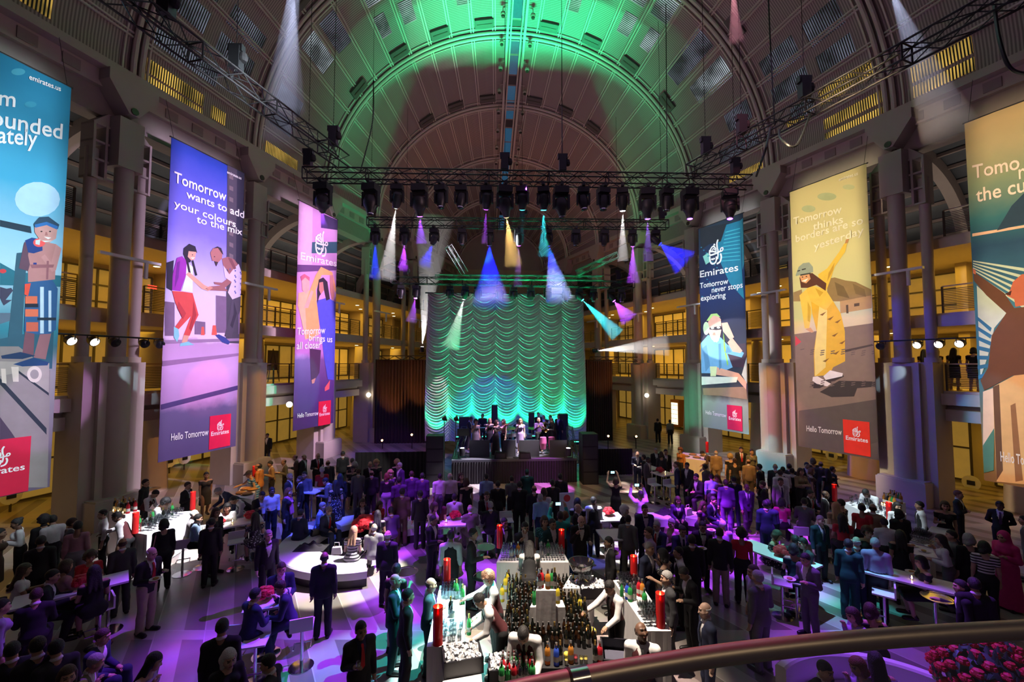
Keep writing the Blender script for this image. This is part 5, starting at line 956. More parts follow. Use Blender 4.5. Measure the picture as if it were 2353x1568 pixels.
class Field:
 def __init__(self, lo, hi, head=None, h=.016):
  def axis(a, b, hc, hw):
   pts = [a]; x = a
   while x < b:
    x += (.0085 if (head is not None and abs(x-hc) < hw) else h); pts.append(x)
   return np.array(pts)
  hd = head if head is not None else (0, 0, 0)
  self.x = axis(lo[0], hi[0], hd[0], .10); self.y = axis(lo[1], hi[1], hd[1], .13); self.z = axis(lo[2], hi[2], hd[2], .14)
  self.F = np.full((len(self.x), len(self.y), len(self.z)), .5, np.float32)
 def win(self, lo, hi):
  sl = []; g = []
  for a, l, u in zip((self.x, self.y, self.z), lo, hi):
   i, j = np.searchsorted(a, [l, u]); i = max(i-1, 0); j = min(j+1, len(a)); sl.append(slice(i, j)); g.append(a[i:j])
  return tuple(sl), g[0][:, None, None], g[1][None, :, None], g[2][None, None, :]
 def cone(self, a, b, ra, rb, k=.025, flat=None, op='u'):
  a = np.array(a, float); b = np.array(b, float); m = max(ra, rb)*1.35+.05
  sl, X, Y, Z = self.win(np.minimum(a, b)-m, np.maximum(a, b)+m)
  if 0 in self.F[sl].shape: return
  if flat is None:
   d = b-a; L2 = d@d+1e-12
   t = np.clip(((X-a[0])*d[0]+(Y-a[1])*d[1]+(Z-a[2])*d[2])/L2, 0, 1)
   D = np.sqrt((X-a[0]-t*d[0])**2+(Y-a[1]-t*d[1])**2+(Z-a[2]-t*d[2])**2)-(ra+(rb-ra)*t)
  else:                                # flattened along direction flat[:3] by factor flat[3]
   n = np.array(flat[:3], float); n /= np.linalg.norm(n); s = flat[3]; d = b-a; L2 = d@d+1e-12
   t = np.clip(((X-a[0])*d[0]+(Y-a[1])*d[1]+(Z-a[2])*d[2])/L2, 0, 1)
   px, py, pz = X-a[0]-t*d[0], Y-a[1]-t*d[1], Z-a[2]-t*d[2]; h = px*n[0]+py*n[1]+pz*n[2]
   D = (np.sqrt(px*px+py*py+pz*pz+h*h*(s*s-1))-(ra+(rb-ra)*t))/(1+(s-1)*.45)
  self.comb(sl, D.astype(np.float32), k, op)
 def ell(self, c, r, M=None, k=.02, op='u'):
  c = np.array(c, float); r = np.array(r, float); m = r.max()*1.15+.05
  sl, X, Y, Z = self.win(c-m, c+m)
  if 0 in self.F[sl].shape: return
  px, py, pz = X-c[0], Y-c[1], Z-c[2]
  if M is not None: px, py, pz = [M[0][i]*px+M[1][i]*py+M[2][i]*pz for i in range(3)]
  q = np.sqrt((px/r[0])**2+(py/r[1])**2+(pz/r[2])**2); D = (q-1)*r.min()
  self.comb(sl, D.astype(np.float32), k, op)
 def comb(self, sl, D, k, op):
  A = self.F[sl]
  if op == 'u':
   h = np.clip(.5+.5*(A-D)/k, 0, 1); self.F[sl] = A+(D-A)*h-k*h*(1-h)
  else:
   D = -D; h = np.clip(.5-.5*(A-D)/k, 0, 1); self.F[sl] = A+(D-A)*h+k*h*(1-h)
 def clip(self, fn):                      # keep where fn < 0
  self.F = np.maximum(self.F, fn(self.x[:, None, None], self.y[None, :, None], self.z[None, None, :]).astype(np.float32))
 def mesh(self, name, mats, extra=None, paint=None):
  F = self.F.copy(); 
  for ax in range(3):
   A = np.moveaxis(F, ax, 0); A[0] = .5; A[-1] = .5
  V_, Q = surf_net(F, self.x, self.y, self.z); nv = len(V_)
  me = bpy.data.meshes.new(name)
  vs = V_; faces = Q.tolist()
  if extra is not None and extra.v:
   vs = np.concatenate([V_, np.array(extra.v)]); faces = faces+[tuple(i+nv for i in f) for f in extra.f]
  me.from_pydata(vs.tolist(), [], faces)
  for m in mats: me.materials.append(m)
  if paint is not None:
   cen = V_[Q].mean(1); mi = np.zeros(len(faces), np.int32); mi[:len(Q)] = paint(cen); me.polygons.foreach_set('material_index', mi)
  me.polygons.foreach_set('use_smooth', np.ones(len(faces), bool)); me.update(); return me
def rotx(a): c, s = math.cos(a), math.sin(a); return np.array([[1, 0, 0], [0, c, -s], [0, s, c]])
def rotz(a): c, s = math.cos(a), math.sin(a); return np.array([[c, -s, 0], [s, c, 0], [0, 0, 1]])
def nrm(v): v = np.array(v, float); return v/np.linalg.norm(v)
# pose: bend (forward lean), legs, arms as direction pairs (upper, fore) for right (-x) and left (+x)
DN = ((-.12, .05, -1), (-.04, -.18, -1))
def mir(a): return tuple((-x, y, z) for x, y, z in a)
HOLD = ((-.16, .02, -1), (.35, -1, .38)); PLATE = ((-.15, 0, -1), (.25, -1, .08)); BACKH = ((-.3, .32, -1), (.85, .35, -.5)); FOLD = ((-.3, -.35, -1), (1, -.42, .15))
UPCAM = ((-.25, -.85, .35), (.25, -.25, 1)); REACH = ((-.15, -.85, -.55), (.05, -1, -.25)); MOUTH = ((-.25, -.35, -1), (.45, -.5, 1)); TABLE = ((-.18, -.45, -1), (.35, -1, .1)); LAP = ((-.14, -.12, -1), (.45, -1, -.35)); HIP = ((-.5, .18, -1), (.55, -.5, -.4)); PHONE = ((-.2, -.2, -1), (.4, -1, .55)); WALKF = ((-.1, -.3, -1), (0, -.55, -1)); WALKB = ((-.12, .35, -1), (0, .1, -1)); WORK = ((-.18, -.55, -1), (.15, -1, -.55)); TRAY = ((-.2, -.25, -1), (.1, -1, .25))
POSES = {  # name: (kind, lean deg, right arm, left arm, head pitch deg (down +), head yaw deg)
 'stand': ('stand', 2, DN, mir(DN), 4, 0), 'hold': ('stand', 2, HOLD, mir(DN), 6, 0), 'holdl': ('stand', 2, DN, mir(HOLD), 6, 15), 'plate': ('stand', 4, PLATE, mir(HOLD), 14, 0),
 'phone': ('stand', 8, PHONE, mir(PLATE), 32, 0), 'folded': ('stand', 0, FOLD, mir(FOLD), 2, 0), 'hands_back': ('stand', 0, BACKH, mir(BACKH), 2, 25), 'photo': ('stand', -3, UPCAM, mir(UPCAM), -10, 0),
 'mouth': ('stand', 6, MOUTH, mir(PLATE), 12, 0), 'pour': ('stand', 10, REACH, mir(WORK), 22, 0), 'work': ('stand', 32, WORK, mir(WORK), 30, 0), 'bend': ('stand', 50, WORK, mir(WORK), 20, 0), 'reach': ('stand', 22, REACH, mir(DN), 14, 0),
 'walk': ('walk', 3, WALKF, mir(WALKB), 6, 0), 'tray': ('stand', 2, TRAY, mir(DN), 6, 10), 'hip': ('stand', 0, HIP, mir(HOLD), 4, -15), 'lookup': ('stand', 0, DN, mir(DN), -24, 30),
 'sit': ('stool', 8, TABLE, mir(TABLE), 8, 0), 'sitl': ('stool', 14, MOUTH, mir(TABLE), 18, 10), 'bench': ('bench', 10, LAP, mir(LAP), 6, 0), 'benchl': ('bench', 18, MOUTH, mir(LAP), 10, 12),
 'sing': ('stand', 0, MOUTH, mir(DN), 0, 0), 'horn': ('stand', -2, ((-.25, -.5, -1), (.5, -.9, .75)), mir(((-.25, -.5, -1), (.5, -.9, .75))), 0, 0), 'violin': ('stand', 0, ((-.4, -.6, -.5), (.5, -.6, .3)), mir(((-.35, -.8, -.3), (.1, -.7, .6))), 8, 25), 'play': ('stand', 8, TABLE, mir(TABLE), 20, 0), 'drum': ('bench', 8, ((-.35, -.5, -1), (.3, -1, .3)), mir(((-.35, -.5, -1), (.3, -1, .3))), 10, 0),
}
SKEL = {}
def skeleton(pose, sex):
 if (pose, sex) in SKEL: return SKEL[(pose, sex)]
 kind, lean, ra, la, hp, hy = POSES[pose]; J = {}
 f = sex == 'f'; sw = .165 if f else .184; hw = .095 if f else .088
 hipz = {'stand': .93, 'walk': .92, 'stool': .80, 'bench': .49}[kind]
 B = rotx(math.radians(lean)); hip = np.array([0, 0, hipz+.03])      # rotx(+) sends +z towards -y
 if kind == 'stand' and lean > 15: hip = hip+np.array([0, .12*math.sin(math.radians(lean))*1.3, -.02])
 tp = lambda x, y, z: hip+B @ np.array([x, y, z])
 J['B'] = B; J['hip'] = hip
 J['pelvis'] = tp(0, .01, .02); J['waist'] = tp(0, 0, .16); J['chest'] = tp(0, -.005, .33); J['uchest'] = tp(0, .005, .43); J['neck'] = tp(0, .012, .50)
 Hr = rotx(math.radians(lean*.55+hp)) @ np.eye(3); Hm = rotz(math.radians(hy)) @ Hr if lean < 25 else Hr
 J['Hm'] = Hm; J['head'] = J['neck']+B @ np.array([0, -.01, .06])*.9+Hm @ np.array([0, -.018, .105])
 J['hb'] = J['neck']+Hm @ np.array([0, .0, .05])
 for s, arm, nm in ((-1, ra, 'r'), (1, la, 'l')):
  sh = tp(s*sw, .012, .435); u = nrm(B @ np.array(arm[0])*(.5) + np.array(arm[0])*.5); fo = nrm(arm[1])
  J['sh'+nm] = sh; J['el'+nm] = sh+u*.285; J['wr'+nm] = J['el'+nm]+fo*.245; J['fd'+nm] = fo
  h = hip*np.array([0, 1, 1])+np.array([s*hw, 0, -.03])
  if kind == 'stand': kn = np.array([s*.098, -.02+h[1]*.5, .50]); an = np.array([s*.11, .03, .085])
  elif kind == 'walk':
   fw = -s; kn = h+np.array([s*.01, -.17 if fw > 0 else .02, -.415]); an = kn+(np.array([0, .02, -.41]) if fw > 0 else np.array([0, .24, -.35]))
  elif kind == 'stool': kn = h+np.array([s*.06, -.42, -.07]); an = kn+np.array([-s*.02, .10, -.40])
  else: kn = h+np.array([s*.05, -.42, .02]); an = np.array([kn[0], kn[1]-.04, .085])
  J['hp'+nm], J['kn'+nm], J['an'+nm] = h, kn, an
  to = np.array([s*.03, -.17, -.055]) if kind != 'stool' else np.array([s*.02, -.17, -.05])
  J['he'+nm] = an+np.array([0, .035, -.045]); J['to'+nm] = an+to
 pts = np.array([v for k, v in J.items() if v.shape == (3,)]); J['lo'] = pts.min(0)-.24; J['hi'] = pts.max(0)+.24; J['lo'][2] = max(J['lo'][2], -.03)
 J['kind'] = kind; SKEL[(pose, sex)] = J; return J
def torso(Fd, J, f, g, low=True, k=.03):
 B = J['B']; fl = tuple(B @ np.array([0, 1, 0]))+(1.45,)
 w = (.128, .112, .132, .122) if f else (.132, .132, .152, .148)
 c = lambda p, q, r0, r1: Fd.cone(J[p], J[q], r0+g, r1+g, k, fl)
 side = B @ np.array([1, 0, 0])
 if low:
  for s in (-1, 1): Fd.cone(J['pelvis']+side*s*.045+B @ np.array([0, .012, -.05]), J['pelvis']+side*s*.03, (.112 if f else .103)+g, (.105)+g, k, tuple(fl[:3])+(1.12,))
  c('pelvis', 'waist', w[0], w[1])
 c('waist', 'chest', w[1], w[2])
 for s in (-1, 1): Fd.cone(J['chest']+side*s*.03, J['uchest']+side*s*.075, w[2]-.035+g, w[3]-.065+g, k, fl)
 if f:
  for s in (-1, 1): Fd.ell(J['chest']+B @ np.array([s*.072, -.082, .02]), np.array([.062, .06, .062])+g*.8, None, .04)
def arms(Fd, J, f, g, a=1., k=.03, taper=0, upto=1.0):
 m = .88 if f else 1.
 for n in 'rl':
  Fd.cone(J['uch'+'est']*.45+J['sh'+n]*.55, J['sh'+n], .062*m+g, .056*m+g, .04)
  e = J['sh'+n]+(J['el'+n]-J['sh'+n])*min(1, upto*2)
  Fd.cone(J['sh'+n], e, .055*m+g, .043*m+g+taper*.5, k)
  if upto > .5: Fd.cone(J['el'+n], J['el'+n]+(J['wr'+n]-J['el'+n])*(upto*2-1), .043*m+g+taper*.5, .030*m+g+taper, .02)
def legs(Fd, J, f, g, k=.03, cut=0):
 for n in 'rl':
  Fd.cone(J['hp'+n], J['kn'+n], (.092 if f else .088)+g, .056+g, k)
  Fd.cone(J['kn'+n], J['kn'+n]*.6+J['an'+n]*.4+np.array([0, .015, 0]), .054+g, .056+g, .02); Fd.cone(J['kn'+n]*.6+J['an'+n]*.4+np.array([0, .012, 0]), J['an'+n]+np.array([0, 0, cut]), .054+g, .037+g, .02)
MESH = {}
skin_eye = pm('eye', (.02, .015, .012), .3, var=0); skin_lip = pm('lips', (.35, .10, .09), .5, var=0)
skin_def = pm('skin mid', (.45, .26, .18), .55, var=.06)
def body_mesh(pose, sex):
 key = ('body', pose, sex)
 if key in MESH: return MESH[key]
 J = skeleton(pose, sex); f = sex == 'f'; Hm = J['Hm']; H = J['head']
 Fd = Field(J['lo'], J['hi'], H); torso(Fd, J, f, 0); arms(Fd, J, f, 0); legs(Fd, J, f, 0)
 for n in 'rl':
  w = J['wr'+n]; d = J['fd'+n]; Fd.cone(w, w+d*.03, .027, .030, .02); Fd.cone(w+d*.035, w+d*.085, .032, .030, .02, tuple(nrm(np.cross(d, [0.3, 0, 1])+1e-6))+(.75,))
  Fd.cone(J['he'+n], J['to'+n], .036, .03, .03); Fd.cone(J['an'+n], J['he'+n], .04, .036, .03)
 Fd.cone(J['neck']-np.array([0, 0, .03]), J['hb'], .052 if f else .060, .050 if f else .057, .03)
 hp = lambda x, y, z: H+Hm @ np.array([x, y, z])
 Fd.ell(hp(0, .012, .02), (.076, .094, .098), Hm.T, .01); Fd.ell(hp(0, -.028, -.045), (.056, .060, .072), Hm.T, .035)
 Fd.cone(hp(0, -.055, -.105), hp(0, -.060, -.095), .026, .026, .03)                      # chin
 Fd.cone(hp(0, -.086, .012), hp(0, -.104, -.034), .009, .015, .015)                      # nose
 for s in (-1, 1):
  Fd.ell(hp(s*.031, -.094, .010), (.017, .014, .011), None, .012, 'd')               # eye sockets
  Fd.cone(hp(s*.012, -.086, .030), hp(s*.044, -.078, .032), .011, .010, .015)
  Fd.ell(hp(s*.079, .012, -.012), (.012, .024, .034), Hm.T, .008)                    # ears
  Fd.cone(hp(s*.04, -.055, -.02), hp(s*.048, -.05, -.028), .03, .028, .03)           # cheeks
 Fd.cone(hp(-.016, -.088, -.066), hp(.016, -.088, -.066), .010, .010, .012)
 ex = MB()
 for n, s in (('r', -1), ('l', 1)):
  w = Vector(J['wr'+n]); d = Vector(J['fd'+n]); side = d.cross(Vector((0, 0, 1))).normalized() if abs(d.z) < .95 else Vector((0, 1, 0)); dn = d.cross(side).normalized()
  if dn.z > 0 and abs(d.z) < .95: dn = -dn
  for i, L in enumerate((.068, .078, .073, .056)):
   o = w+d*.095+side*(i-1.5)*.0175; cu = .55 if POSES[pose][0] else .3
   ex.tube([o-d*.02, o+d*L*.4+dn*.006, o+d*L*.72+dn*L*.28, o+d*L*.82+dn*L*.55], [.0088, .0085, .0078, .006], 6)
  t = w+d*.045+side*(-.03*s if abs(d.z) < .95 else .03); o2 = -side*s if abs(d.z) < .95 else Vector((0, -1, 0))
  ex.tube([t-o2*.012, t+o2*.018+d*.02, t+o2*.022+d*.05+dn*.01], [.011, .0095, .007], 6)
 def paint(c):
  q = (c-H) @ Hm; m = np.zeros(len(c), np.int32)
  for s in (-1, 1): m[(np.abs(q[:, 0]-s*.031) < .0145) & (np.abs(q[:, 2]-.010) < .0075) & (q[:, 1] < -.055)] = 1
  for s in (-1, 1): m[(np.abs(q[:, 0]-s*.030) < .020) & (np.abs(q[:, 2]-.034) < .006) & (q[:, 1] < -.060)] = 1
  m[(np.abs(q[:, 0]) < .024) & (np.abs(q[:, 2]+.067) < .0075) & (q[:, 1] < -.068)] = 2
  return m
 MESH[key] = Fd.mesh('person', [skin_def, skin_eye, skin_lip], ex, paint); return MESH[key]
def torso_local(J):
 Bt = J['B'].T; h = J['hip']
 return lambda X, Y, Z: tuple(Bt[i][0]*(X-h[0])+Bt[i][1]*(Y-h[1])+Bt[i][2]*(Z-h[2]) for i in range(3))
def garment(kind, pose, sex):
 key = (kind, pose, sex)
 if key in MESH: return MESH[key]
 J = skeleton(pose, sex); f = sex == 'f'; TL = torso_local(J); seated = J['kind'] in ('stool', 'bench')
 lo, hi = J['lo'].copy(), J['hi'].copy(); Fd = Field(lo, hi, None, .0105 if kind == 'bib' else .0165); B = J['B']; H = J['head']; Hm = J['Hm']
 hp = lambda x, y, z: H+Hm @ np.array([x, y, z])
 up = lambda v: None
 def wedge(ztop, zbot, w, yf=-.02):               # open V at the front of the chest
  def fn(X, Y, Z):
   x, y, z = TL(X, Y, Z); half = w*(z-zbot)/(ztop-zbot)
   return np.where((z > zbot) & (y < yf), half-np.abs(x), -1.)
  Fd.clip(fn)
 def neckcut(z, r=.075):
  def fn(X, Y, Z):
   x, y, zz = TL(X, Y, Z); return np.maximum(zz-z, np.where(zz > .40, r-np.sqrt(x*x+(y-.012)**2), -1.))
  Fd.clip(fn)
 if kind in ('jacket', 'coat'):
  torso(Fd, J, f, .022); tl = -.10 if not seated else -.03
  if not seated:
   fl = tuple(B @ np.array([0, 1, 0]))+(1.3,); Fd.cone(J['pelvis'], J['hip']*.0+J['pelvis']+B @ np.array([0, 0, -.14]), .158, .168, .04, fl)
  Fd.clip(lambda X, Y, Z: (lambda q: (-.13 if not seated else -.04)-q[2])(TL(X, Y, Z)))
  wedge(.52, .14, .085)
  arms(Fd, J, f, .013, upto=.97, taper=.005)
  neckcut(.535, .062)
 elif kind == 'shirt':
  torso(Fd, J, f, .013); arms(Fd, J, f, .013, upto=.96, taper=.004); Fd.cone(J['neck']-np.array([0, 0, .03]), J['neck']+B @ np.array([0, 0, .022]), .075, .064, .02)
  def fn(X, Y, Z):
   x, y, z = TL(X, Y, Z); return np.maximum(-.0-z, np.where(z > .50, .052-np.sqrt(x*x+(y-.0)**2), -1.))
  Fd.clip(fn)
 elif kind == 'bib':                                # shirt front and collar seen in a jacket's V
  torso(Fd, J, f, .015, low=False); Fd.cone(J['neck']-np.array([0, 0, .03]), J['neck']+B @ np.array([0, 0, .024]), .072, .066, .02)
  def fn(X, Y, Z):
   x, y, z = TL(X, Y, Z); return np.maximum(np.maximum(.12-z, np.where(z < .46, np.abs(x)-.10, -1.)), np.maximum(np.where(z > .505, .054-np.sqrt(x*x+y*y), -1.), np.where(y > .0, .512-z, -1.)))
  Fd.clip(fn)
 elif kind == 'vest':
  torso(Fd, J, f, .022); wedge(.54, .22, .085)
  def fn(X, Y, Z):
   x, y, z = TL(X, Y, Z); return np.maximum(-.02-z, np.where(z > .30, np.abs(x)-(.150 if not f else .135), -1.))
  Fd.clip(fn); neckcut(.50, .068)
 elif kind in ('blouse', 'top'):
  torso(Fd, J, f, .016); arms(Fd, J, f, .014, upto=(.95 if kind == 'blouse' else .22), taper=.01 if kind == 'blouse' else .004)
  Fd.clip(lambda X, Y, Z: (lambda q: -.06-q[2])(TL(X, Y, Z))); neckcut(.50, .075)
 elif kind in ('dress', 'gown', 'robe'):
  torso(Fd, J, f, .016); arms(Fd, J, f, .016, upto=(.18 if kind != 'robe' else .95), taper=.02 if kind == 'robe' else 0)
  if not seated:
   zb = {'dress': .50, 'gown': .06, 'robe': .05}[kind]; fl = (0, 1, 0, 1.35)
   Fd.cone(J['pelvis']-np.array([0, 0, .04]), np.array([0, J['pelvis'][1]*.4, zb]), .186, .20 if kind == 'dress' else .27, .05, fl); Fd.clip(lambda X, Y, Z: zb-Z)
  else:
   for n in 'rl': Fd.cone(J['hp'+n], J['kn'+n], .112, .085, .08)
   Fd.cone(J['pelvis']+np.array([0, -.1, -.04]), (J['knr']+J['knl'])/2+np.array([0, .02, .0]), .12, .10, .08)
   if kind != 'dress': 
    for n in 'rl': Fd.cone(J['kn'+n], J['an'+n]+np.array([0, 0, .05]), .09, .10, .08)
  neckcut(.45 if kind != 'robe' else .52, .085 if kind != 'robe' else .05)
  if kind == 'robe':
   Fd.ell(hp(0, .03, .01), (.105, .115, .125), Hm.T, .02); Fd.cone(J['neck']+np.array([0, .02, .06]), J['uchest'], .10, .15, .05)
   Fd.ell(hp(0, -.10, -.02), (.062, .10, .09), Hm.T, .01, 'd')
 elif kind in ('trousers', 'skirt'):
  if kind == 'trousers':
   legs(Fd, J, f, .017, cut=-.02)
   for n in 'rl': Fd.cone(J['kn'+n], J['an'+n]+np.array([0, 0, -.01]), .068, .060, .03)
  else:
   if seated:
    for n in 'rl': Fd.cone(J['hp'+n], J['kn'+n], .11, .08, .08)
   else: Fd.cone(J['pelvis']-np.array([0, 0, .04]), np.array([0, 0, .52]), .150, .155, .05, (0, 1, 0, 1.2)); Fd.clip(lambda X, Y, Z: .50-Z)
  side = B @ np.array([1, 0, 0]); fl = tuple(B @ np.array([0, 1, 0]))
  for s in (-1, 1): Fd.cone(J['pelvis']+side*s*.045+B @ np.array([0, .012, -.05]), J['pelvis']+side*s*.03, (.112 if f else .103)+.018, .12, .03, fl+(1.12,))
  Fd.cone(J['pelvis'], J['pelvis']+B @ np.array([0, 0, .09]), .145, .143, .03, fl+(1.42,))
  Fd.clip(lambda X, Y, Z: (lambda q: np.where(np.sqrt((X-J['hip'][0])**2+(Y-J['hip'][1])**2) < .24, q[2]-.10, -1))(TL(X, Y, Z)))
 elif kind == 'scarf':
  Fd.cone(J['neck']-np.array([0.05, 0, .01]), J['neck']+np.array([.05, 0, -.01]), .085, .085, .03)
  for s in (-1, 1): Fd.cone(J['neck']+B @ np.array([s*.05, -.09, -.03]), J['waist']+B @ np.array([s*.05, -.155, -.12]), .035, .04, .03)
 MESH[key] = Fd.mesh(kind, [cloth_w]); return MESH[key]
def hair_mesh(style, pose, sex):
 key = ('hair', style, pose, sex)
 if key in MESH: return MESH[key]
 J = skeleton(pose, sex); H = J['head']; Hm = J['Hm']; hp = lambda x, y, z: H+Hm @ np.array([x, y, z])
 Fd = Field(H-np.array([.26, .26, .42]), H+np.array([.26, .26, .2]), None, .0105)
 loc = lambda X, Y, Z: tuple(Hm.T[i][0]*(X-H[0])+Hm.T[i][1]*(Y-H[1])+Hm.T[i][2]*(Z-H[2]) for i in range(3))
 g = {'short': .012, 'bald': .006, 'long': .02, 'bob': .022, 'curly': .04, 'bun': .014, 'pony': .014, 'cap': .02, 'hat': .018}[style]
 Fd.ell(hp(0, .014, .024), (.076+g, .094+g, .098+g), Hm.T, .01)
 def face(X, Y, Z):
  x, y, z = loc(X, Y, Z)
  if style == 'bald': return np.maximum(z-.045, np.maximum(-.06-z, -.005-y))
  low = {'short': -.055, 'long': -.6, 'bob': -.12, 'curly': -.08, 'bun': -.06, 'pony': -.06, 'cap': .02, 'hat': .03}[style]
  hl = .062 if style not in ('cap', 'hat') else .045
  return np.maximum(np.where(y < -.045, hl-z, np.where(y < .012, -.005+(.012-y)*1.1-z, -1.)), low-z)
 if style in ('long', 'bob', 'curly'):
  if style == 'long':
   for x in (-.045, 0, .045): Fd.cone(hp(x, .055, -.01), J['uchest']+J['B'] @ np.array([x*1.9, .105, -.10]), .055, .030, .03)
   for s in (-1, 1): Fd.cone(hp(s*.072, .02, .0), hp(s*.088, .03, -.19), .034, .022, .03)
  elif style == 'bob':
   for s in (-1, 1): Fd.cone(hp(s*.066, .01, .0), hp(s*.074, .0, -.10), .040, .034, .03)
   Fd.cone(hp(-.04, .06, -.03), hp(.04, .06, -.09), .07, .06, .03)
  else:
   rng = random.Random(3)
   for i in range(26):
    a = rng.uniform(-2.3, 2.3); e = rng.uniform(-.5, 1.3); c = (math.sin(a)*math.cos(e)*.10, math.cos(a)*math.cos(e)*.12, math.sin(e)*.12+.01); Fd.ell(hp(*c), (.034, .034, .034), None, .015)
 Fd.clip(lambda X, Y, Z: np.minimum(face(X, Y, Z), np.where(loc(X, Y, Z)[1] > (-.03 if style != 'short' else .2), (-1. if style in ('long', 'bob', 'curly') else 1.), 1.)))
 if style == 'bun': Fd.ell(hp(0, .10, .075), (.05, .05, .045), None, .015)
 if style == 'pony': Fd.cone(hp(0, .11, .04), hp(0, .15, -.14), .035, .022, .02)
 if style == 'hat':
  Fd.cone(hp(0, .0, .045), hp(0, .0, .05), .17, .17, .02, tuple(Hm @ np.array([0, 0, 1]))+(9.,))
 if style == 'cap': Fd.cone(hp(0, -.10, .045), hp(0, -.13, .04), .07, .06, .02, tuple(Hm @ np.array([0, 0, 1]))+(5.,))
 MESH[key] = Fd.mesh('hair', [black_m]); return MESH[key]
def small_mesh(kind, pose, sex):
 key = (kind, pose, sex)
 if key in MESH: return MESH[key]
 J = skeleton(pose, sex); B = J['B']; tp = lambda x, y, z: Vector(J['hip']+B @ np.array([x, y, z])); mb = MB()
 if kind == 'tie':
  prof = [(.016, .478, -.085), (.022, .455, -.100), (.016, .435, -.112), (.026, .33, -.137), (.036, .16, -.132), (.0, .115, -.128)]
  for d in (0, .012): mb.v += [tuple(tp(s*w, y+d-(0.014), z)) for w, z, y in prof for s in (-1, 1)]
  n = len(prof)*2
  for i in range(len(prof)-1):
   a = i*2; mb.f += [(a, a+1, a+3, a+2), (n+a+2, n+a+3, n+a+1, n+a), (a, a+2, n+a+2, n+a), (a+1, n+a+1, n+a+3, a+3)]
  mb.m = [0]*len(mb.f)
 elif kind == 'bow_tie':
  for s in (-1, 1): mb.add([tp(0, -.10, .478), tp(0, -.10, .466), tp(s*.05, -.105, .452), tp(s*.05, -.105, .496), tp(0, -.078, .478), tp(0, -.078, .466), tp(s*.05, -.083, .452), tp(s*.05, -.083, .496)], [(0, 1, 2, 3), (4, 7, 6, 5), (0, 3, 7, 4), (1, 5, 6, 2), (2, 6, 7, 3)])
  mb.ball(tp(0, -.102, .473), .014, 6)
 elif kind in ('shoer', 'shoel'):
  n = kind[-1]; he, to = Vector(J['he'+n]), Vector(J['to'+n]); d = (to-he).normalized(); an = Vector(J['an'+n])
  mb.tube([he-d*.045, he-d*.03, he+d*.02, he+d*.10, to, to+d*.04, to+d*.055], [.02, .044, .047, .048, .047, .036, .012], 10)
  mb.tube([he+Vector((0, 0, .0)), an+Vector((0, 0, .015))], [.047, .05], 10)
 elif kind in ('plate', 'glass', 'tray', 'camera', 'bag', 'bottle'): pass
 MESH[key] = mb.mesh(kind if kind[:4] != 'shoe' else 'shoe', [black_m], True); return MESH[key]
SK = {'l': (.62, .40, .30), 'm': (.50, .30, .20), 't': (.34, .19, .12), 'd': (.13, .065, .04)}
HC = {'k': (.012, .010, .010), 'b': (.045, .022, .012), 'r': (.16, .05, .02), 'y': (.45, .30, .12), 'g': (.32, .31, .30), 'w': (.62, .60, .58)}
CL = {'black': (.012, .012, .014), 'char': (.035, .035, .04), 'navy': (.018, .025, .065), 'grey': (.13, .125, .135), 'lgrey': (.28, .27, .28), 'tan': (.30, .20, .11), 'brown': (.10, .06, .04), 'white': (.75, .74, .74), 'lblue': (.30, .45, .68), 'blue': (.05, .16, .42), 'teal': (.03, .35, .36), 'red': (.50, .02, .03), 'pink': (.72, .16, .38), 'burg': (.075, .012, .016), 'khaki': (.38, .32, .22), 'olive': (.16, .16, .10), 'purple': (.07, .025, .12), 'lilac': (.36, .27, .46), 'cream': (.66, .60, .50), 'mag': (.62, .03, .20), 'orange': (.55, .22, .06), 'rose': (.5, .28, .3), 'teal_lit': (.006, .045, .05), 'bluestripe': (.03, .20, .50)}  # teal, dark teal and most purple put coloured stage light into the cloth
def cmat(c, kind='cloth'):
 return pm('%s %s' % (c, kind), CL[c], .85 if kind == 'cloth' else .45, var=.15, scale=20)
FLORAL = {}
def pattern_mat(name, a, b, scale):
 if name in MT: return MT[name]
 m = pm(name, a, .8, var=0); nt = m.node_tree; bs = nt.nodes['Principled BSDF']; tc = nt.nodes.new('ShaderNodeTexCoord'); v = nt.nodes.new('ShaderNodeTexVoronoi'); v.inputs['Scale'].default_value = scale
 nt.links.new(tc.outputs['Object'], v.inputs['Vector']); r = nt.nodes.new('ShaderNodeValToRGB'); r.color_ramp.interpolation = 'CONSTANT'; r.color_ramp.elements[0].color = (*b, 1); r.color_ramp.elements[1].position = .32; r.color_ramp.elements[1].color = (*a, 1)
 nt.links.new(v.outputs['Distance'], r.inputs[0]); nt.links.new(r.outputs[0], bs.inputs['Base Color']); return m
def cm(c):
 if c == 'floral': return pattern_mat('floral print cloth', (.02, .02, .025), (.6, .6, .6), 22)
 if c == 'dots': return pattern_mat('polka dot cloth', (.015, .015, .02), (.7, .7, .7), 34)
 if c == 'zebra':
  m, *_ = (stripes_mat('black and white print', (.75, .72, .66), (.03, .03, .03), .07, 'Z', 'Object'),) if 'zebra' not in MT else ((MT['zebra'],),)
  if isinstance(m, tuple): m = m[0]
  MT['zebra'] = m; return m
 if c == 'sequin': return pattern_mat('teal sequin cloth', (.02, .12, .12), (.2, .75, .7), 40)
 if c == 'hstripe':
  if 'hs' not in MT: MT['hs'] = stripes_mat('black and white stripe cloth', (.7, .68, .66), (.02, .02, .02), .06, 'Z', 'Object')[0]
  return MT['hs']
 if c == 'bluestripe':
  if 'bs' not in MT: MT['bs'] = stripes_mat('blue and white stripe cloth', (.03, .20, .50), (.5, .6, .8), .09, 'Z', 'Object', duty=.7)[0]
  return MT['bs']
 return cmat(c)
def slot(o, m): o.material_slots[0].link = 'OBJECT'; o.material_slots[0].material = m; return o
HEADTOP = {}
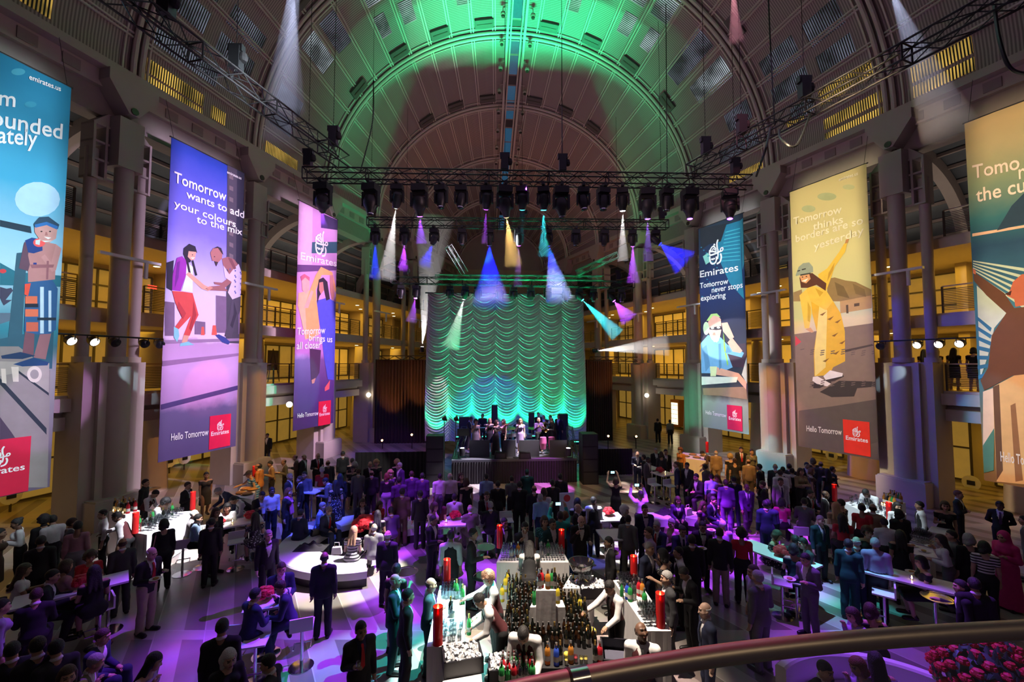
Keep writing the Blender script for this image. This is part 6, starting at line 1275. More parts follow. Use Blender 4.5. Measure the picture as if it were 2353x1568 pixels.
def head_top(pose, sex):
 J = skeleton(pose, sex); return J['head'][2]+.118, J['head']
PEOPLE = []
def person(u, v, pose, face, outfit, hair, skin, label, sc=1.0, far=False, z0=0., group=None, at=None, rot=None):
 """u, v: where the crown of the head shows; the feet are on z0."""
 parts = outfit.split(); kind = parts[0]; col = parts[1:]
 sex = 'f' if kind in ('dress', 'gown', 'robe', 'blouse', 'top', 'skirtset', 'fvest', 'fjacket') else 'm'
 ht, hd = head_top(pose, sex)
 P = at_z(u, v, ht*sc+z0) if at is None else Vector(at)
 az = -math.asin(P.x/math.hypot(P.x, P.y)); rz = math.radians(face)+az if rot is None else rot
 off = Matrix.Rotation(rz, 3, 'Z') @ Vector((hd[0]*sc, hd[1]*sc, 0)); M = Matrix.Translation((P.x-off.x if at is None else P.x, P.y-off.y if at is None else P.y, z0)) @ Matrix.Rotation(rz, 4, 'Z') @ Matrix.Scale(sc, 4)
 o = bpy.data.objects.new('person', body_mesh(pose, sex)); C.objects.link(o); o.matrix_world = M; tag(o, label, 'person', group or 'guests at the party')
 slot(o, pm('skin '+skin, SK[skin], .5, var=.06)); PEOPLE.append((o, pose, sex))
 def wear(k, m, nm=None): c = link(nm or k, garment(k, pose, sex), o); slot(c, m); return c
 def small(k, m, nm=None): c = link(nm or k, small_mesh(k, pose, sex), o); slot(c, m); return c
 c = col+['black']*4
 if kind in ('suit', 'tux'):            # suit jacket trousers shirt tie
  wear('jacket', cm(c[0])); wear('trousers', cm(c[1] if len(col) > 1 else c[0])); wear('bib', cm(col[2] if len(col) > 2 else 'white'), 'shirt')
  if kind == 'tux': small('bow_tie', cm('black'))
  elif len(col) > 3 and col[3] != '-': small('tie', cm(col[3]))
 elif kind == 'openj': wear('jacket', cm(c[0])); wear('trousers', cm(c[1])); wear('bib', cm(c[2]), 'shirt')
 elif kind in ('vest', 'fvest'): wear('shirt', cm('white')); wear('vest', cm(c[0])); wear('trousers', cm('black')); small('tie' if len(col) < 2 else 'bow_tie', cm('black'))
 elif kind == 'shirt': wear('shirt', cm(c[0])); wear('trousers', cm(c[1]))
 elif kind in ('blouse', 'top'): wear(kind, cm(c[0]), 'blouse'); wear('trousers', cm(c[1]))
 elif kind == 'fjacket': wear('jacket', cm(c[0])); wear('trousers', cm(c[1])); wear('bib', cm(c[2]), 'blouse')
 elif kind == 'skirtset': wear('blouse', cm(c[0])); wear('skirt', cm(c[1]))
 else: wear(kind, cm(c[0]))
 if 'scarf' in parts[2:] or (len(col) and col[-1].startswith('+')): wear('scarf', cm(col[-1][1:]))
 if hair != 'none' and kind != 'robe':
  h = link('hair' if hair[0:3] not in ('hat',) else 'hat', hair_mesh(hair[:-1], pose, sex), o); slot(h, pm('hair '+hair[-1], HC[hair[-1]], .6, var=.35, scale=70, bump=.6))
 if not far:
  for k in 'rl': small('shoe'+k, pm('black leather', (.012, .011, .011), .3), 'shoe')
 return o
def hand_pos(o, pose, sex, n='r', d=.09):
 J = skeleton(pose, sex); return o.matrix_world @ Vector(J['wr'+n]+J['fd'+n]*d)
# ================================================================== TABLES, STOOLS, BARS
TILES = {'A': (0, 1028), 'B': (580, 1028), 'C': (1160, 1028), 'D': (1753, 1028), 'E': (0, 1298), 'F': (580, 1298), 'G': (1160, 1298), 'H': (1753, 1298), 'S': None, 'X': None}
def tp(t, x, y):
 if t == 'X': return x, y
 if t == 'S': return 780+x/2.904, 500+y/2.904
 o = TILES[t]; return o[0]+x/3.9217, o[1]+y/3.9217
def atz(t, x, y, z): u, v = tp(t, x, y); return at_z(u, v, z)
WORDS = []
# --- high tables
def high_table(w, d):
 r = thing('high_table', 'x', 'table', None, 'white high tables'); b = MB(); b.box(-w/2, w/2, -d/2, d/2, 1.03, 1.07); b.obj('tabletop', white_m, r)
 for x in ((0,) if w < 1 else (-w*.32, w*.32)): MB().tube([(x, 0, .02), (x, 0, 1.03)], .035, 10).obj('post', chrome, r, True); MB().lathe([(.26, 0), (.26, .012), (.05, .03)], 20, T(x, 0, 0)).obj('base', chrome, r, True)
 return r
ht1, ht2 = high_table(.75, .75), high_table(1.7, .65); hk1, hk2 = kids(ht1), kids(ht2); hu = [False, False]; TABLES = {}
for key, t, x, y, big, rot, lab in [('a', 'C', 1430, 235, 0, 25, 'white high table with candle right of the dance floor, back row'), ('b', 'C', 1300, 185, 0, 20, 'white high table with no candle right of the stage'), ('c', 'C', 945, 625, 0, 5, 'brightly spotlit white high table with a red flower bowl'), ('d', 'C', 975, 785, 0, 5, 'white high table just before the brightest spotlit one'),
  ('e', 'B', 1810, 665, 0, 5, 'white high table with flower bowl before the stage centre'), ('f', 'B', 535, 385, 0, -10, 'white high table with candle left of the dance floor'), ('g', 'D', 130, 965, 1, -60, 'cyan lit high table by the seated woman eating at right'), ('h', 'D', 620, 690, 0, -40, 'white high table among the crowd before the right bar'),
  ('i', 'H', 1230, 95, 1, -42, 'long high table with flowers and candle at lower right'), ('j', 'D', 1440, 935, 0, -35, 'high table with plates of food at right'), ('k', 'E', 665, 215, 1, 42, 'long high table with red flowers at lower left'), ('l', 'A', 2060, 690, 1, 38, 'long white high table with flowers beside the left bar'),
  ('m', 'F', 140, 310, 0, 20, 'high table with a red flower and three seated men')]:
 P = atz(t, x, y, 1.07); M = T(P.x, P.y, 0, math.radians(rot)); TABLES[key] = M
 src, ks = (ht2, hk2) if big else (ht1, hk1)
 if not hu[big]: src.matrix_world = M; src['label'] = lab; hu[big] = True
 else: copy_tree(src, M, lab, _k=ks)
# --- stools
st = thing('bar_stool', 'x', 'stool', None, 'white bar stools'); b = MB(); b.box(-.2, .2, -.2, .2, .74, .77); b.box(-.2, .2, .17, .20, .77, .98); b.obj('seat', white_m, st); MB().tube([(0, 0, .02), (0, 0, .74)], .03, 10).obj('post', chrome, st, True); MB().lathe([(.22, 0), (.22, .012), (.04, .03)], 20).obj('base', chrome, st, True); MB().tube([(-.15, 0, .32), (-.15, -.22, .32), (.15, -.22, .32), (.15, 0, .32)], .014, 6).obj('footrest', chrome, st)
sk = kids(st); sf = True
def stool(P, rz, lab):
 global sf
 M = T(P.x, P.y, 0, rz)
 if sf: st.matrix_world = M; st['label'] = lab; sf = False
 else: copy_tree(st, M, lab, _k=sk)
for t, x, y, rot, lab in [('A', 2130, 845, 30, 'empty white stool under the long table beside the left bar'), ('A', 2330, 765, 40, 'empty white stool beside the flower print woman'), ('E', 905, 385, -40, 'empty white stool at lower left beneath the table'), ('F', 450, 540, 200, 'white stool with chrome post behind the three seated men'), ('F', 30, 680, 15, 'white stool at the bottom left by the bowed blond woman'), ('B', 2290, 655, 10, 'empty white stool before the dance floor near the stage'), ('C', 1350, 335, 20, 'empty stool at the back row table right of the dance floor'), ('C', 1490, 345, 20, 'empty stool under the back row table, beside another'),
  ('C', 900, 695, 0, 'empty white stool under the brightly spotlit table'), ('H', 170, 155, 60, 'empty stool with chrome post in the cyan light, left one'), ('H', 300, 140, 60, 'empty stool with chrome post in the cyan light, right one'), ('H', 1090, 250, -130, 'empty tilted back white stool at the long lower right table'), ('E', 2110, 600, 190, 'empty white stool lit violet at the lower left'), ('D', 320, 765, 170, 'empty white stool before the grey suited seated man'), ('B', 2120, 745, 10, 'white stool under the dark suited man before the stage'), ('A', 1650, 885, -150, 'white stool at the left bar under the blue shirted man'), ('D', 150, 695, 180, 'white stool under the woman in the pink red dress')]:
 stool(atz(t, x, y, .77), math.radians(rot), lab)
# --- cloth covered bars from four corners of their tops
def cloth_table(name, corners, z, label, folds=True, cat='bar table', z0=.02):
 P = [atz(*c, z) for c in corners]; cx = sum(p.x for p in P)/len(P); cy = sum(p.y for p in P)/len(P)
 ar = sum(P[i].x*P[(i+1) % len(P)].y-P[(i+1) % len(P)].x*P[i].y for i in range(len(P)))
 if ar < 0: P = P[::-1]
 r = thing(name, label, cat, T(cx, cy, 0)); pts = []
 for i in range(len(P)):
  a, c = P[i], P[(i+1) % len(P)]; n = max(6, int((c-a).length/.09))
  for k in range(n): q = a.lerp(c, k/n); pts.append((q.x-cx, q.y-cy))
 n = len(pts); vs = [(x, y, z) for x, y in pts]
 for i, (x, y) in enumerate(pts): f = 1+(.03*math.sin(i*2.1)+.02*math.sin(i*.7) if folds else 0); vs.append((x*f, y*f, z0))
 b = MB().add(vs, [tuple(range(n))]+[(n+i, n+(i+1) % n, (i+1) % n, i) for i in range(n)]); b.obj('tablecloth', cloth_w, r); b2 = MB().slab([(x*.97, y*.97) for x, y in pts[::3]], z-.05, z-.012); b2.obj('board', wall_m, r); return r, P
def inside(P, u, v): return (P[0]*(1-u)+P[1]*u)*(1-v)+(P[3]*(1-u)+P[2]*u)*v
LB, LBP = cloth_table('bar_table', [('A', 1185, 765), ('A', 1325, 790), ('A', 1730, 575), ('A', 1490, 590)], 1.08, 'long white clothed bar counter at left, brightly lit')
LS, LSP = cloth_table('back_bar', [('A', 985, 580), ('A', 1130, 610), ('A', 1260, 570), ('A', 1130, 545)], 1.25, 'small white back bar with bottles before the nearest left column', cat='back bar')
RB, RBP = cloth_table('bar_table', [('D', 735, 500), ('D', 1165, 715), ('D', 1215, 640), ('D', 850, 470)], 1.08, 'long white clothed bar counter at right with red candles')
RS, RSP = cloth_table('back_bar', [('D', 1055, 520), ('D', 1170, 560), ('D', 1285, 500), ('D', 1170, 465)], 1.15, 'small back bar with candle lit bottles before the nearest right column', cat='back bar')
RG_, RGP = cloth_table('glass_table', [('D', 1320, 850), ('D', 1500, 890), ('D', 1545, 850), ('D', 1400, 770)], 1.0, 'white table covered with clean glasses at the right bar', cat='table')
CL_, CLP = cloth_table('bar_table', [('F', 1570, 742), ('F', 1905, 742), ('F', 1920, 190), ('F', 1690, 190)], 1.08, 'white clothed bar counter at centre left, glaring in a cyan spotlight')
CR_, CRP = cloth_table('bar_table', [('G', 1285, 600), ('G', 1500, 600), ('G', 1200, 130), ('G', 975, 140)], 1.08, 'white clothed bar counter on the right of the central bar')
CB_, CBP = cloth_table('bar_table', [('C', -75, 1040), ('C', 580, 1040), ('C', 520, 930), ('C', -30, 930)], 1.08, 'white clothed counter at the back of the central bar, full of flutes')
PB_, PBP = cloth_table('serving_table', [('G', 520, 215), ('G', 760, 215), ('G', 800, 95), ('G', 590, 95)], 1.0, 'small white table carrying the silver punch bowl', cat='table')
TW, TWP = cloth_table('display_table', [('G', 225, 385), ('G', 545, 385), ('G', 520, 320), ('G', 260, 320)], 1.15, 'white draped low bottle stand in the middle of the central bar', cat='display stand', z0=.76)
T2_, T2P = cloth_table('display_table', [('G', 280, 235), ('G', 460, 235), ('G', 450, 175), ('G', 300, 175)], 1.5, 'white draped upper bottle stand in the central bar', cat='display stand', z0=.76)
IT_, ITP = cloth_table('serving_table', [('F', 1700, 1150), ('F', 2080, 1150), ('F', 2060, 960), ('F', 1730, 960)], .85, 'white clothed table under the left ice tub', cat='table')
FB_, FBP = cloth_table('serving_table', [('X', 540, 1142), ('X', 580, 1148), ('X', 590, 1120), ('X', 556, 1116)], 1.0, 'dark buffet table with food near the second left column', cat='buffet table')
RBf, RBfP = cloth_table('serving_table', [('X', 1560, 1052), ('X', 1625, 1060), ('X', 1632, 1046), ('X', 1570, 1040)], 1.0, 'buffet table with silver dishes at the right behind the crowd', cat='buffet table')
BK = [atz('G', 20, 160, .76), atz('G', 600, 160, .76), atz('G', 905, 930, .76), atz('G', 0, 930, .76)]
r = thing('bottle_platform', 'black low platform packed with bottles in the central bar', 'platform'); c0 = sum(BK, Vector())/4
MB().slab([(p.x, p.y) for p in BK], .66, .75).obj('platform_top', black_cloth, r); MB().slab([((p.x-c0.x)*.96+c0.x, (p.y-c0.y)*.96+c0.y) for p in BK], .0, .66).obj('platform_skirt', black_cloth, r)
# --- bottles
BG = {'brown': pm('brown bottle glass', (.035, .014, .006), .08, spec=.8), 'green': glass_mat('green bottle glass', (.05, .40, .10), .35), 'dark': pm('dark bottle glass', (.008, .010, .008), .06, spec=.8), 'clear': glass_mat('clear bottle glass', (.85, .9, .92), .6), 'amber': glass_mat('amber spirit', (.75, .30, .05), .4), 'blue': glass_mat('blue bottle glass', (.05, .12, .7), .35), 'yellow': glass_mat('yellow liqueur', (.75, .6, .05), .3), 'red': glass_mat('red drink', (.7, .03, .05), .4)}
foil = pm('silver cap', (.75, .72, .70), .2, .9, var=.02); paper = pm('paper label', (.75, .72, .64), .7); gold = pm('gold foil', (.7, .5, .15), .25, .9)
BM = {}
def bottle_mesh(kind):
 if kind in BM: return BM[kind]
 shape, col = kind.split('_')
 if shape == 'beer': pr = [(.030, 0), (.031, .02), (.031, .13), (.022, .165), (.013, .19), (.013, .215), (.0145, .216), (.0145, .232)]; cap = 6
 elif shape == 'wine': pr = [(.036, 0), (.037, .02), (.037, .19), (.028, .225), (.014, .25), (.015, .251), (.015, .315)]; cap = 5
 else: pr = [(.040, 0), (.042, .02), (.042, .18), (.030, .215), (.015, .23), (.015, .27), (.018, .271), (.018, .30)]; cap = 6
 b = MB(); mis = [0]*(len(pr)-1)
 for i in range(cap-(1 if shape == 'wine' else 0), len(pr)-1): mis[i] = 1
 b.lathe(pr, 10, mis=mis); b.lathe([(pr[1][0]+.001, .05), (pr[1][0]+.001, .12)], 10, cap=False, mi=2)
 BM[kind] = b.mesh('bottle', [BG[col], foil if shape != 'wine' else gold, paper if shape != 'beer' else BG[col]], True); return BM[kind]
def bottle(kind, P, label, group, s=1.0):
 o = link('bottle', bottle_mesh(kind)); o.matrix_world = Matrix.Translation(P) @ Matrix.Rotation(random.random()*6, 4, 'Z') @ Matrix.Scale(s, 4); tag(o, label, 'bottle', group); return o
rng = random.Random(11); n = 0
KN = ['beer_brown', 'beer_dark', 'beer_brown', 'wine_dark', 'beer_dark']
for j in range(17):
 for i in range(17):
  u, v = (i+.5+rng.uniform(-.25, .25))/17, (j+.5+rng.uniform(-.25, .25))/17
  P = inside(BK, u, v*.80+.03); P.z = .75
  if any(min(q.x for q in Q)-.05 < P.x < max(q.x for q in Q)+.05 and min(q.y for q in Q)-.05 < P.y < max(q.y for q in Q)+.05 for Q in (TWP, T2P)): continue
  k = rng.choice(KN)
  bottle(k, P, 'dark capped bottle standing packed on the black platform', 'packed bottles on the black platform', 1.15); n += 1
for i, (x, y, k, lab) in enumerate([(310, 330, 'spirit_red', 'red capped spirit bottle'), (340, 345, 'spirit_green', 'green square spirit bottle'), (370, 345, 'beer_brown', 'brown beer bottle'), (415, 340, 'beer_brown', 'second brown beer bottle'), (440, 345, 'spirit_amber', 'amber whisky bottle'), (475, 345, 'spirit_yellow', 'yellow liqueur bottle'), (385, 375, 'wine_dark', 'dark wine bottle at the front'), (412, 378, 'beer_brown', 'brown bottle at the front'), (265, 360, 'beer_green', 'green beer bottle with yellow cap')]):
 P = atz('G', x, y, 1.15); bottle(k, P, lab+' on the white draped low stand', 'bottles on the draped stand', 1.2)
for i, (x, y, k, lab) in enumerate([(312, 215, 'spirit_clear', 'clear spirit bottle with red cap'), (330, 205, 'spirit_red', 'pink gin bottle'), (388, 215, 'spirit_amber', 'tall orange spirit bottle'), (425, 210, 'spirit_green', 'green spirit bottle'), (450, 215, 'wine_dark', 'dark bottle at the right')]):
 P = atz('G', x, y, 1.5); bottle(k, P, lab+' on the white upper stand', 'bottles on the draped stand', 1.2)
for i, (x, y, k, lab) in enumerate([(385, 890, 'spirit_amber', 'amber bottle at the left of the black bar mat'), (465, 900, 'spirit_blue', 'short blue bottle on the black bar mat'), (500, 885, 'wine_dark', 'dark wine bottle with pale label left on the bar mat'), (595, 880, 'spirit_amber', 'brown spirit bottle on the middle of the bar mat'), (815, 885, 'wine_dark', 'dark wine bottle with pale label right on the bar mat'), (858, 880, 'spirit_red', 'red wine bottle at the right end of the bar mat')]):
 P = atz('G', x, y, .76); bottle(k, P, lab, 'bottles on the black bar mat', 1.15)
for i, (x, y, k, lab) in enumerate([(20, 200, 'spirit_yellow', 'yellow liqueur bottle at the left rear of the platform'), (5, 240, 'spirit_yellow', 'second yellow liqueur bottle at the left rear of the platform'), (-25, 330, 'spirit_yellow', 'large yellow liqueur bottle at the left edge of the platform'), (680, 440, 'spirit_yellow', 'yellow capped green bottle right of the draped stand'), (720, 500, 'wine_green', 'champagne bottle leaning at the right of the platform'), (265, 360, 'spirit_green', 'green bottle left of the draped stand')]):
 P = atz('G', x, y, .76); bottle(k, P, lab, 'odd bottles on the platform', 1.2)
FBt = [atz('G', -60, 1090, .9), atz('G', 280, 1080, .9), atz('G', 260, 940, .9), atz('G', -40, 960, .9)]
o = tag(MB().slab([(p.x, p.y) for p in FBt], .0, .9).obj('service_counter', black_m), 'dark service counter at the bottom under mixed bottles', 'counter')
ks = ['spirit_green', 'spirit_clear', 'beer_green', 'spirit_clear', 'spirit_red']
for i in range(24): P = inside(FBt, (i % 6+.5)/6, (i//6+.5)/4); P.z = .9; k = ks[(i*7) % 5]; bottle(k, P, '%s bottle in the mixed rows before the bending bartender' % {'g': 'green', 'c': 'clear', 'r': 'red'}[k.split('_')[1][0]], 'mixed %s bottles before the bending bartender' % k.split('_')[1], 1.1)
for i in range(12):
 P = inside(RSP, .1+.8*(i % 6)/5, .25+.5*(i//6)); P.z = 1.15; k = ['spirit_amber', 'spirit_clear', 'wine_dark', 'spirit_amber', 'spirit_green', 'spirit_amber'][i % 6]; bottle(k, P, '%s bottle on the candle lit right back bar' % {'a': 'amber', 'c': 'clear', 'd': 'dark', 'g': 'green'}[k.split('_')[1][0]], '%s bottles on the right back bar' % k.split('_')[1], 1.2)
for i in range(14):
 P = inside(LSP, .08+.84*(i % 7)/6, .25+.5*(i//7)); P.z = 1.25; k = ['wine_dark', 'spirit_amber', 'spirit_clear', 'wine_dark', 'beer_brown', 'wine_dark', 'spirit_red'][i % 7]; bottle(k, P, '%s bottle on the small left back bar' % {'a': 'amber', 'c': 'clear', 'd': 'dark', 'b': 'brown', 'r': 'red'}[k.split('_')[1][0]], '%s bottles on the left back bar' % k.split('_')[1], 1.2)
for x, y, k, lab in [(1055, 285, 'beer_green', 'green soda bottle'), (1105, 310, 'spirit_blue', 'deep blue bottle'), (1165, 240, 'spirit_clear', 'clear spirit bottle'), (1210, 280, 'spirit_red', 'red topped bottle'), (1240, 290, 'spirit_amber', 'amber whisky bottle'), (1130, 330, 'spirit_green', 'green bottle beside the blue one'), (1260, 380, 'spirit_green', 'fat green bottle near the glasses'), (1165, 320, 'spirit_clear', 'clear bottle before the amber one')]:
 P = atz('G', x, y, 1.08); bottle(k, P, lab+' on the right counter of the central bar', 'bottles on the right counter', 1.15)
for x, y, k, lab in [(1840, 300, 'wine_green', 'green wine bottle'), (1890, 300, 'beer_green', 'bright green soda bottle'), (1895, 350, 'wine_green', 'green bottle held near the bartender'), (1785, 470, 'wine_dark', 'dark bottle'), (1800, 500, 'spirit_clear', 'clear bottle beside the tumblers'), (1820, 270, 'beer_green', 'small green bottle at the rear')]:
 P = atz('F', x, y, 1.08); bottle(k, P, lab+' on the glaring left counter', 'bottles on the left counter', 1.15)
for x, y, k, lab in [(80, 985, 'spirit_blue', 'blue bottle'), (60, 1000, 'spirit_clear', 'clear bottle'), (330, 990, 'spirit_clear', 'clear spirit bottle at right'), (390, 970, 'spirit_green', 'green bottle at right'), (120, 990, 'spirit_amber', 'amber bottle')]:
 P = atz('C', x, y, 1.08); bottle(k, P, lab+' on the rear counter of the central bar', 'bottles on the rear counter', 1.2)
for i in range(10): P = inside(LBP, .06+.5*rng.random(), .08+.85*i/10); P.z = 1.08; k = ['spirit_clear', 'wine_green', 'wine_dark', 'spirit_clear'][i % 4]; bottle(k, P, '%s bottle on the lit left bar counter' % {'c': 'clear', 'g': 'green', 'd': 'dark'}[k.split('_')[1][0]], '%s bottles on the left bar counter' % k.split('_')[1], 1.15)
# --- glasses
gl = glass_mat('clear drinking glass', (.9, .93, .95), .80)
def glass_mesh(kind):
 b = MB()
 if kind == 'tumbler': b.lathe([(.030, 0), (.036, .11), (.033, .11), (.027, .008)], 12)
 elif kind == 'flute': b.lathe([(.028, 0), (.027, .004), (.005, .01), (.004, .09), (.018, .12), (.022, .21), (.020, .21), (.015, .125)], 12)
 else: b.lathe([(.034, 0), (.033, .004), (.005, .01), (.005, .08), (.030, .11), (.036, .145), (.030, .185), (.028, .185), (.033, .145), (.026, .112)], 12)
 return b.mesh(kind, gl, True)
GM = {k: glass_mesh(k) for k in ('tumbler', 'flute', 'goblet')}
GN = {'tumbler': 'tumbler', 'flute': 'champagne_flute', 'goblet': 'wine_glass'}
def glasses(P4, nu, nv, kind, z, lab, grp, jit=.2, s=1.0, region=(0, 1, 0, 1)):
 for i in range(nu):
  for j in range(nv):
   u = region[0]+(region[1]-region[0])*(i+.5+rng.uniform(-jit, jit))/nu; v = region[2]+(region[3]-region[2])*(j+.5+rng.uniform(-jit, jit))/nv
   P = inside(P4, u, v); P.z = z; o = link(GN[kind], GM[kind]); o.matrix_world = Matrix.Translation(P) @ Matrix.Scale(s, 4); tag(o, lab, 'glass', grp)
glasses(CBP, 9, 5, 'flute', 1.08, 'empty flute in the left block on the rear counter', 'flutes at the left of the rear counter', .1, 1.1, (.03, .38, .1, .95))
glasses(CBP, 9, 5, 'flute', 1.08, 'empty flute in the right block on the rear counter', 'flutes at the right of the rear counter', .1, 1.1, (.60, .97, .1, .95))
glasses(CLP, 6, 4, 'tumbler', 1.08, 'tall tumbler standing at the far end of the glaring left counter', 'tumblers at the far end of the left counter', .15, 1.5, (.15, .85, .72, .98))
glasses(CLP, 6, 4, 'tumbler', 1.08, 'short tumbler standing at the near end of the left counter', 'tumblers at the near end of the left counter', .3, 1.0, (.1, .95, .04, .34))
glasses(CRP, 6, 6, 'goblet', 1.08, 'empty goblet in the far block on the right counter', 'goblets at the far end of the right counter', .15, 1.15, (.08, .85, .68, .97))
glasses(CRP, 6, 6, 'goblet', 1.08, 'empty goblet in the near block on the right counter', 'goblets at the near end of the right counter', .2, 1.1, (.1, .92, .06, .36))
glasses(LBP, 5, 9, 'goblet', 1.08, 'empty goblet on the lit left bar counter', 'goblets on the left bar', .3, 1.1, (.25, .9, .08, .92))
glasses(RBP, 9, 3, 'goblet', 1.08, 'empty goblet on the right bar counter', 'goblets on the right bar', .3, 1.1)
glasses(RGP, 8, 6, 'goblet', 1.0, 'clean goblet on the glass covered table at right', 'goblets on the glass table', .15, 1.1)
glasses(PBP, 5, 2, 'goblet', 1.0, 'goblet beside the silver punch bowl', 'goblets by the punch bowl', .2, 1., (.5, 1, .1, .9))
for x, y, lab in ((640, 880, 'small tumbler of red drink on the black bar mat'), (690, 890, 'small tumbler with lemon on the black bar mat, left of two'), (730, 890, 'small tumbler with lemon on the black bar mat, right of two'), (555, 900, 'jar of lemon slices on the black bar mat')):
 P = atz('G', x, y, .76); r = thing('tumbler', lab, 'glass', T(*P)); link('glass_wall', GM['tumbler'], r); MB().lathe([(.024, .01), (.03, .075)], 10).obj('contents', BG['red'] if 'red' in lab else pm('lemon', (.8, .62, .08), .5), r, True)
for x, y, s, lab in ((555, 815, 1, 'lemon wedge pile at the front of the platform, upper one'), (590, 850, 1, 'lemon at the front of the platform, lower right one'), (785, 610, 1.7, 'bowl of cut lemons at the right of the platform'), (735, 600, 1.6, 'orange fruit right of the packed bottles')):
 P = atz('G', x, y, .80); o = MB().ball((0, 0, .05), (.05*s, .05*s, .045*s), 12).obj('lemon' if 'lemon' in lab else 'orange', pm('lemon', (.8, .62, .08), .5) if 'lemon' in lab else pm('orange peel', (.85, .25, .03), .5), None, True); o.location = P-Vector((0, 0, .04)); tag(o, lab, 'fruit')
# --- red candles in tall cylinders
cg = glass_mat('red candle glass', (.75, .03, .03), .25); wax = pm('red wax', (.55, .02, .02), .5, emit=(.9, .05, .02), es=.35, var=.1); fl = pm('candle flame', (1, .7, .3), .5, emit=(1, .62, .22), es=40, var=.02)
cn = thing('candle', 'x', 'candle', None, 'tall red pillar candles'); MB().lathe([(.075, 0), (.075, .55), (.070, .55), (.070, .01)], 18).obj('glass_cylinder', cg, cn, True); MB().lathe([(.062, .01), (.062, .43)], 16).obj('wax', wax, cn, True); MB().lathe([(.004, .43), (.02, .455), (.012, .49), (.001, .53)], 10).obj('flame', fl, cn, True)
ckk = kids(cn); cf = True
for t, x, y, z, s, lab in [('A', 1217, 775, 1.08, 1, 'tall red candle at the near end of the left bar'), ('A', 1735, 560, 1.08, 1, 'tall red candle at the far end of the left bar'), ('X', 584, 1103, 1.0, 1, 'tall red candle on the buffet behind the woman in a hat'), ('B', 2228, 905, 1.08, 1, 'tall red candle left on the rear counter of the central bar'), ('C', 512, 950, 1.08, 1, 'tall red candle right on the rear counter of the central bar'), ('F', 1752, 195, 1.08, 1, 'tall red candle at the far end of the glaring left counter'), ('F', 1670, 715, 1.08, 1.1, 'tall red candle at the near end of the glaring left counter'), ('G', 1405, 560, 1.08, 1.05, 'tall red candle at the near end of the right counter'), ('G', 1165, 160, 1.08, 1, 'tall red candle at the far end of the right counter'), ('D', 648, 485, 1.08, 1, 'tall red candle at the far end of the right bar'), ('D', 1142, 670, 1.08, 1, 'tall red candle at the near end of the right bar'), ('X', 1625, 1040, 1.0, 1, 'tall red candle on the buffet before the headphones banner')]:
 P = atz(t, x, y, z); M = T(*P) @ Matrix.Scale(s, 4)
 if cf: cn.matrix_world = M; cn['label'] = lab; cf = False
 else: copy_tree(cn, M, lab, _k=ckk)
vt = thing('tea_light', 'x', 'candle', None, 'tea lights'); MB().lathe([(.035, 0), (.04, .08), (.037, .08), (.032, .01)], 12).obj('cup', gl, vt, True); MB().lathe([(.003, .02), (.014, .04), (.002, .07)], 8).obj('flame', fl, vt, True); vk_ = kids(vt); vf = True
def tealight(P, lab):
 global vf
 if vf: vt.matrix_world = T(*P); vt['label'] = lab; vf = False
 else: copy_tree(vt, T(*P), lab, _k=vk_)
for key, dx, dy, lab in (('a', .1, 0, 'tea light on the back row high table'), ('f', .05, -.1, 'tea light on the high table left of the dance floor'), ('e', -.2, -.1, 'tea light on the high table before the stage centre'), ('i', .2, -.1, 'tea light glowing on the long lower right table'), ('k', .35, .1, 'tea light glowing on the long lower left table'), ('l', .1, .05, 'tea light on the long table beside the left bar'), ('l', -.6, -.1, 'tea light at the near end of the table beside the left bar'), ('h', .1, .1, 'tea light on the table before the right bar')): tealight(TABLES[key] @ Vector((dx, dy, 1.07)), lab)
for i in range(5): tealight(inside(RSP, .1+.8*i/4, .05)+Vector((0, 0, 0)), 'tea light number %s along the right back bar' % ['one', 'two', 'three', 'four', 'five'][i])
for i in range(3): tealight(inside(LSP, .2+.3*i, .05), 'tea light on the left back bar, %s from the near end' % ['first', 'second', 'third'][i])
# --- red flower bowls
rose = pm('red rose', (.55, .01, .025), .6, var=.35, scale=25); leaf = pm('dark leaf', (.02, .06, .015), .6)
def flower_bowl(rad, n):
 r = thing('flower_bowl', 'x', 'flowers', None, 'red flower bowls'); MB().lathe([(rad*.45, 0), (rad*.7, rad*.5), (rad*.75, rad*.8)], 14).obj('bowl', gl if rad < .2 else black_m, r, True); g = random.Random(5)
 for i in range(n):
  a = 2.4*i; e = math.acos(1-1.1*(i+.5)/n); c = Vector((math.sin(e)*math.cos(a), math.sin(e)*math.sin(a), math.cos(e)*.9+.9))*rad*.85; s = rad*1.25/math.sqrt(n)*1.5; b = MB()
  b.ball(c, (s, s, s*.8), 8)
  for k in range(5): aa = k*1.256+i; b.ball(c+Vector((math.cos(aa), math.sin(aa), -.2))*s*.55, (s*.6, s*.6, s*.5), 6)
  b.obj('bloom', rose, r, True)
 return r
fb = flower_bowl(.13, 9); fk = kids(fb); ff = True
for key, dx, dy, lab in (('c', 0, .1, 'red flower bowl on the brightly spotlit high table'), ('e', .05, .15, 'red flower bowl on the table before the stage centre'), ('a', -.1, .1, 'red flower bowl on the back row high table'), ('k', .1, .0, 'red flower bowl on the long lower left table'), ('l', -.25, .0, 'red flower bowl on the long table by the left bar, nearer one'), ('l', .55, .05, 'red flower bowl on the long table by the left bar, farther one'), ('m', -.05, .0, 'red flower bowl between the three seated men'), ('i', -.3, .1, 'red flower bowl on the long lower right table'), ('g', .1, .0, 'small flower bowl on the cyan lit table at right')):
 M = TABLES[key] @ T(dx, dy, 1.07)
 if ff: fb.matrix_world = M; fb['label'] = lab; ff = False
 else: copy_tree(fb, M, lab, _k=fk)
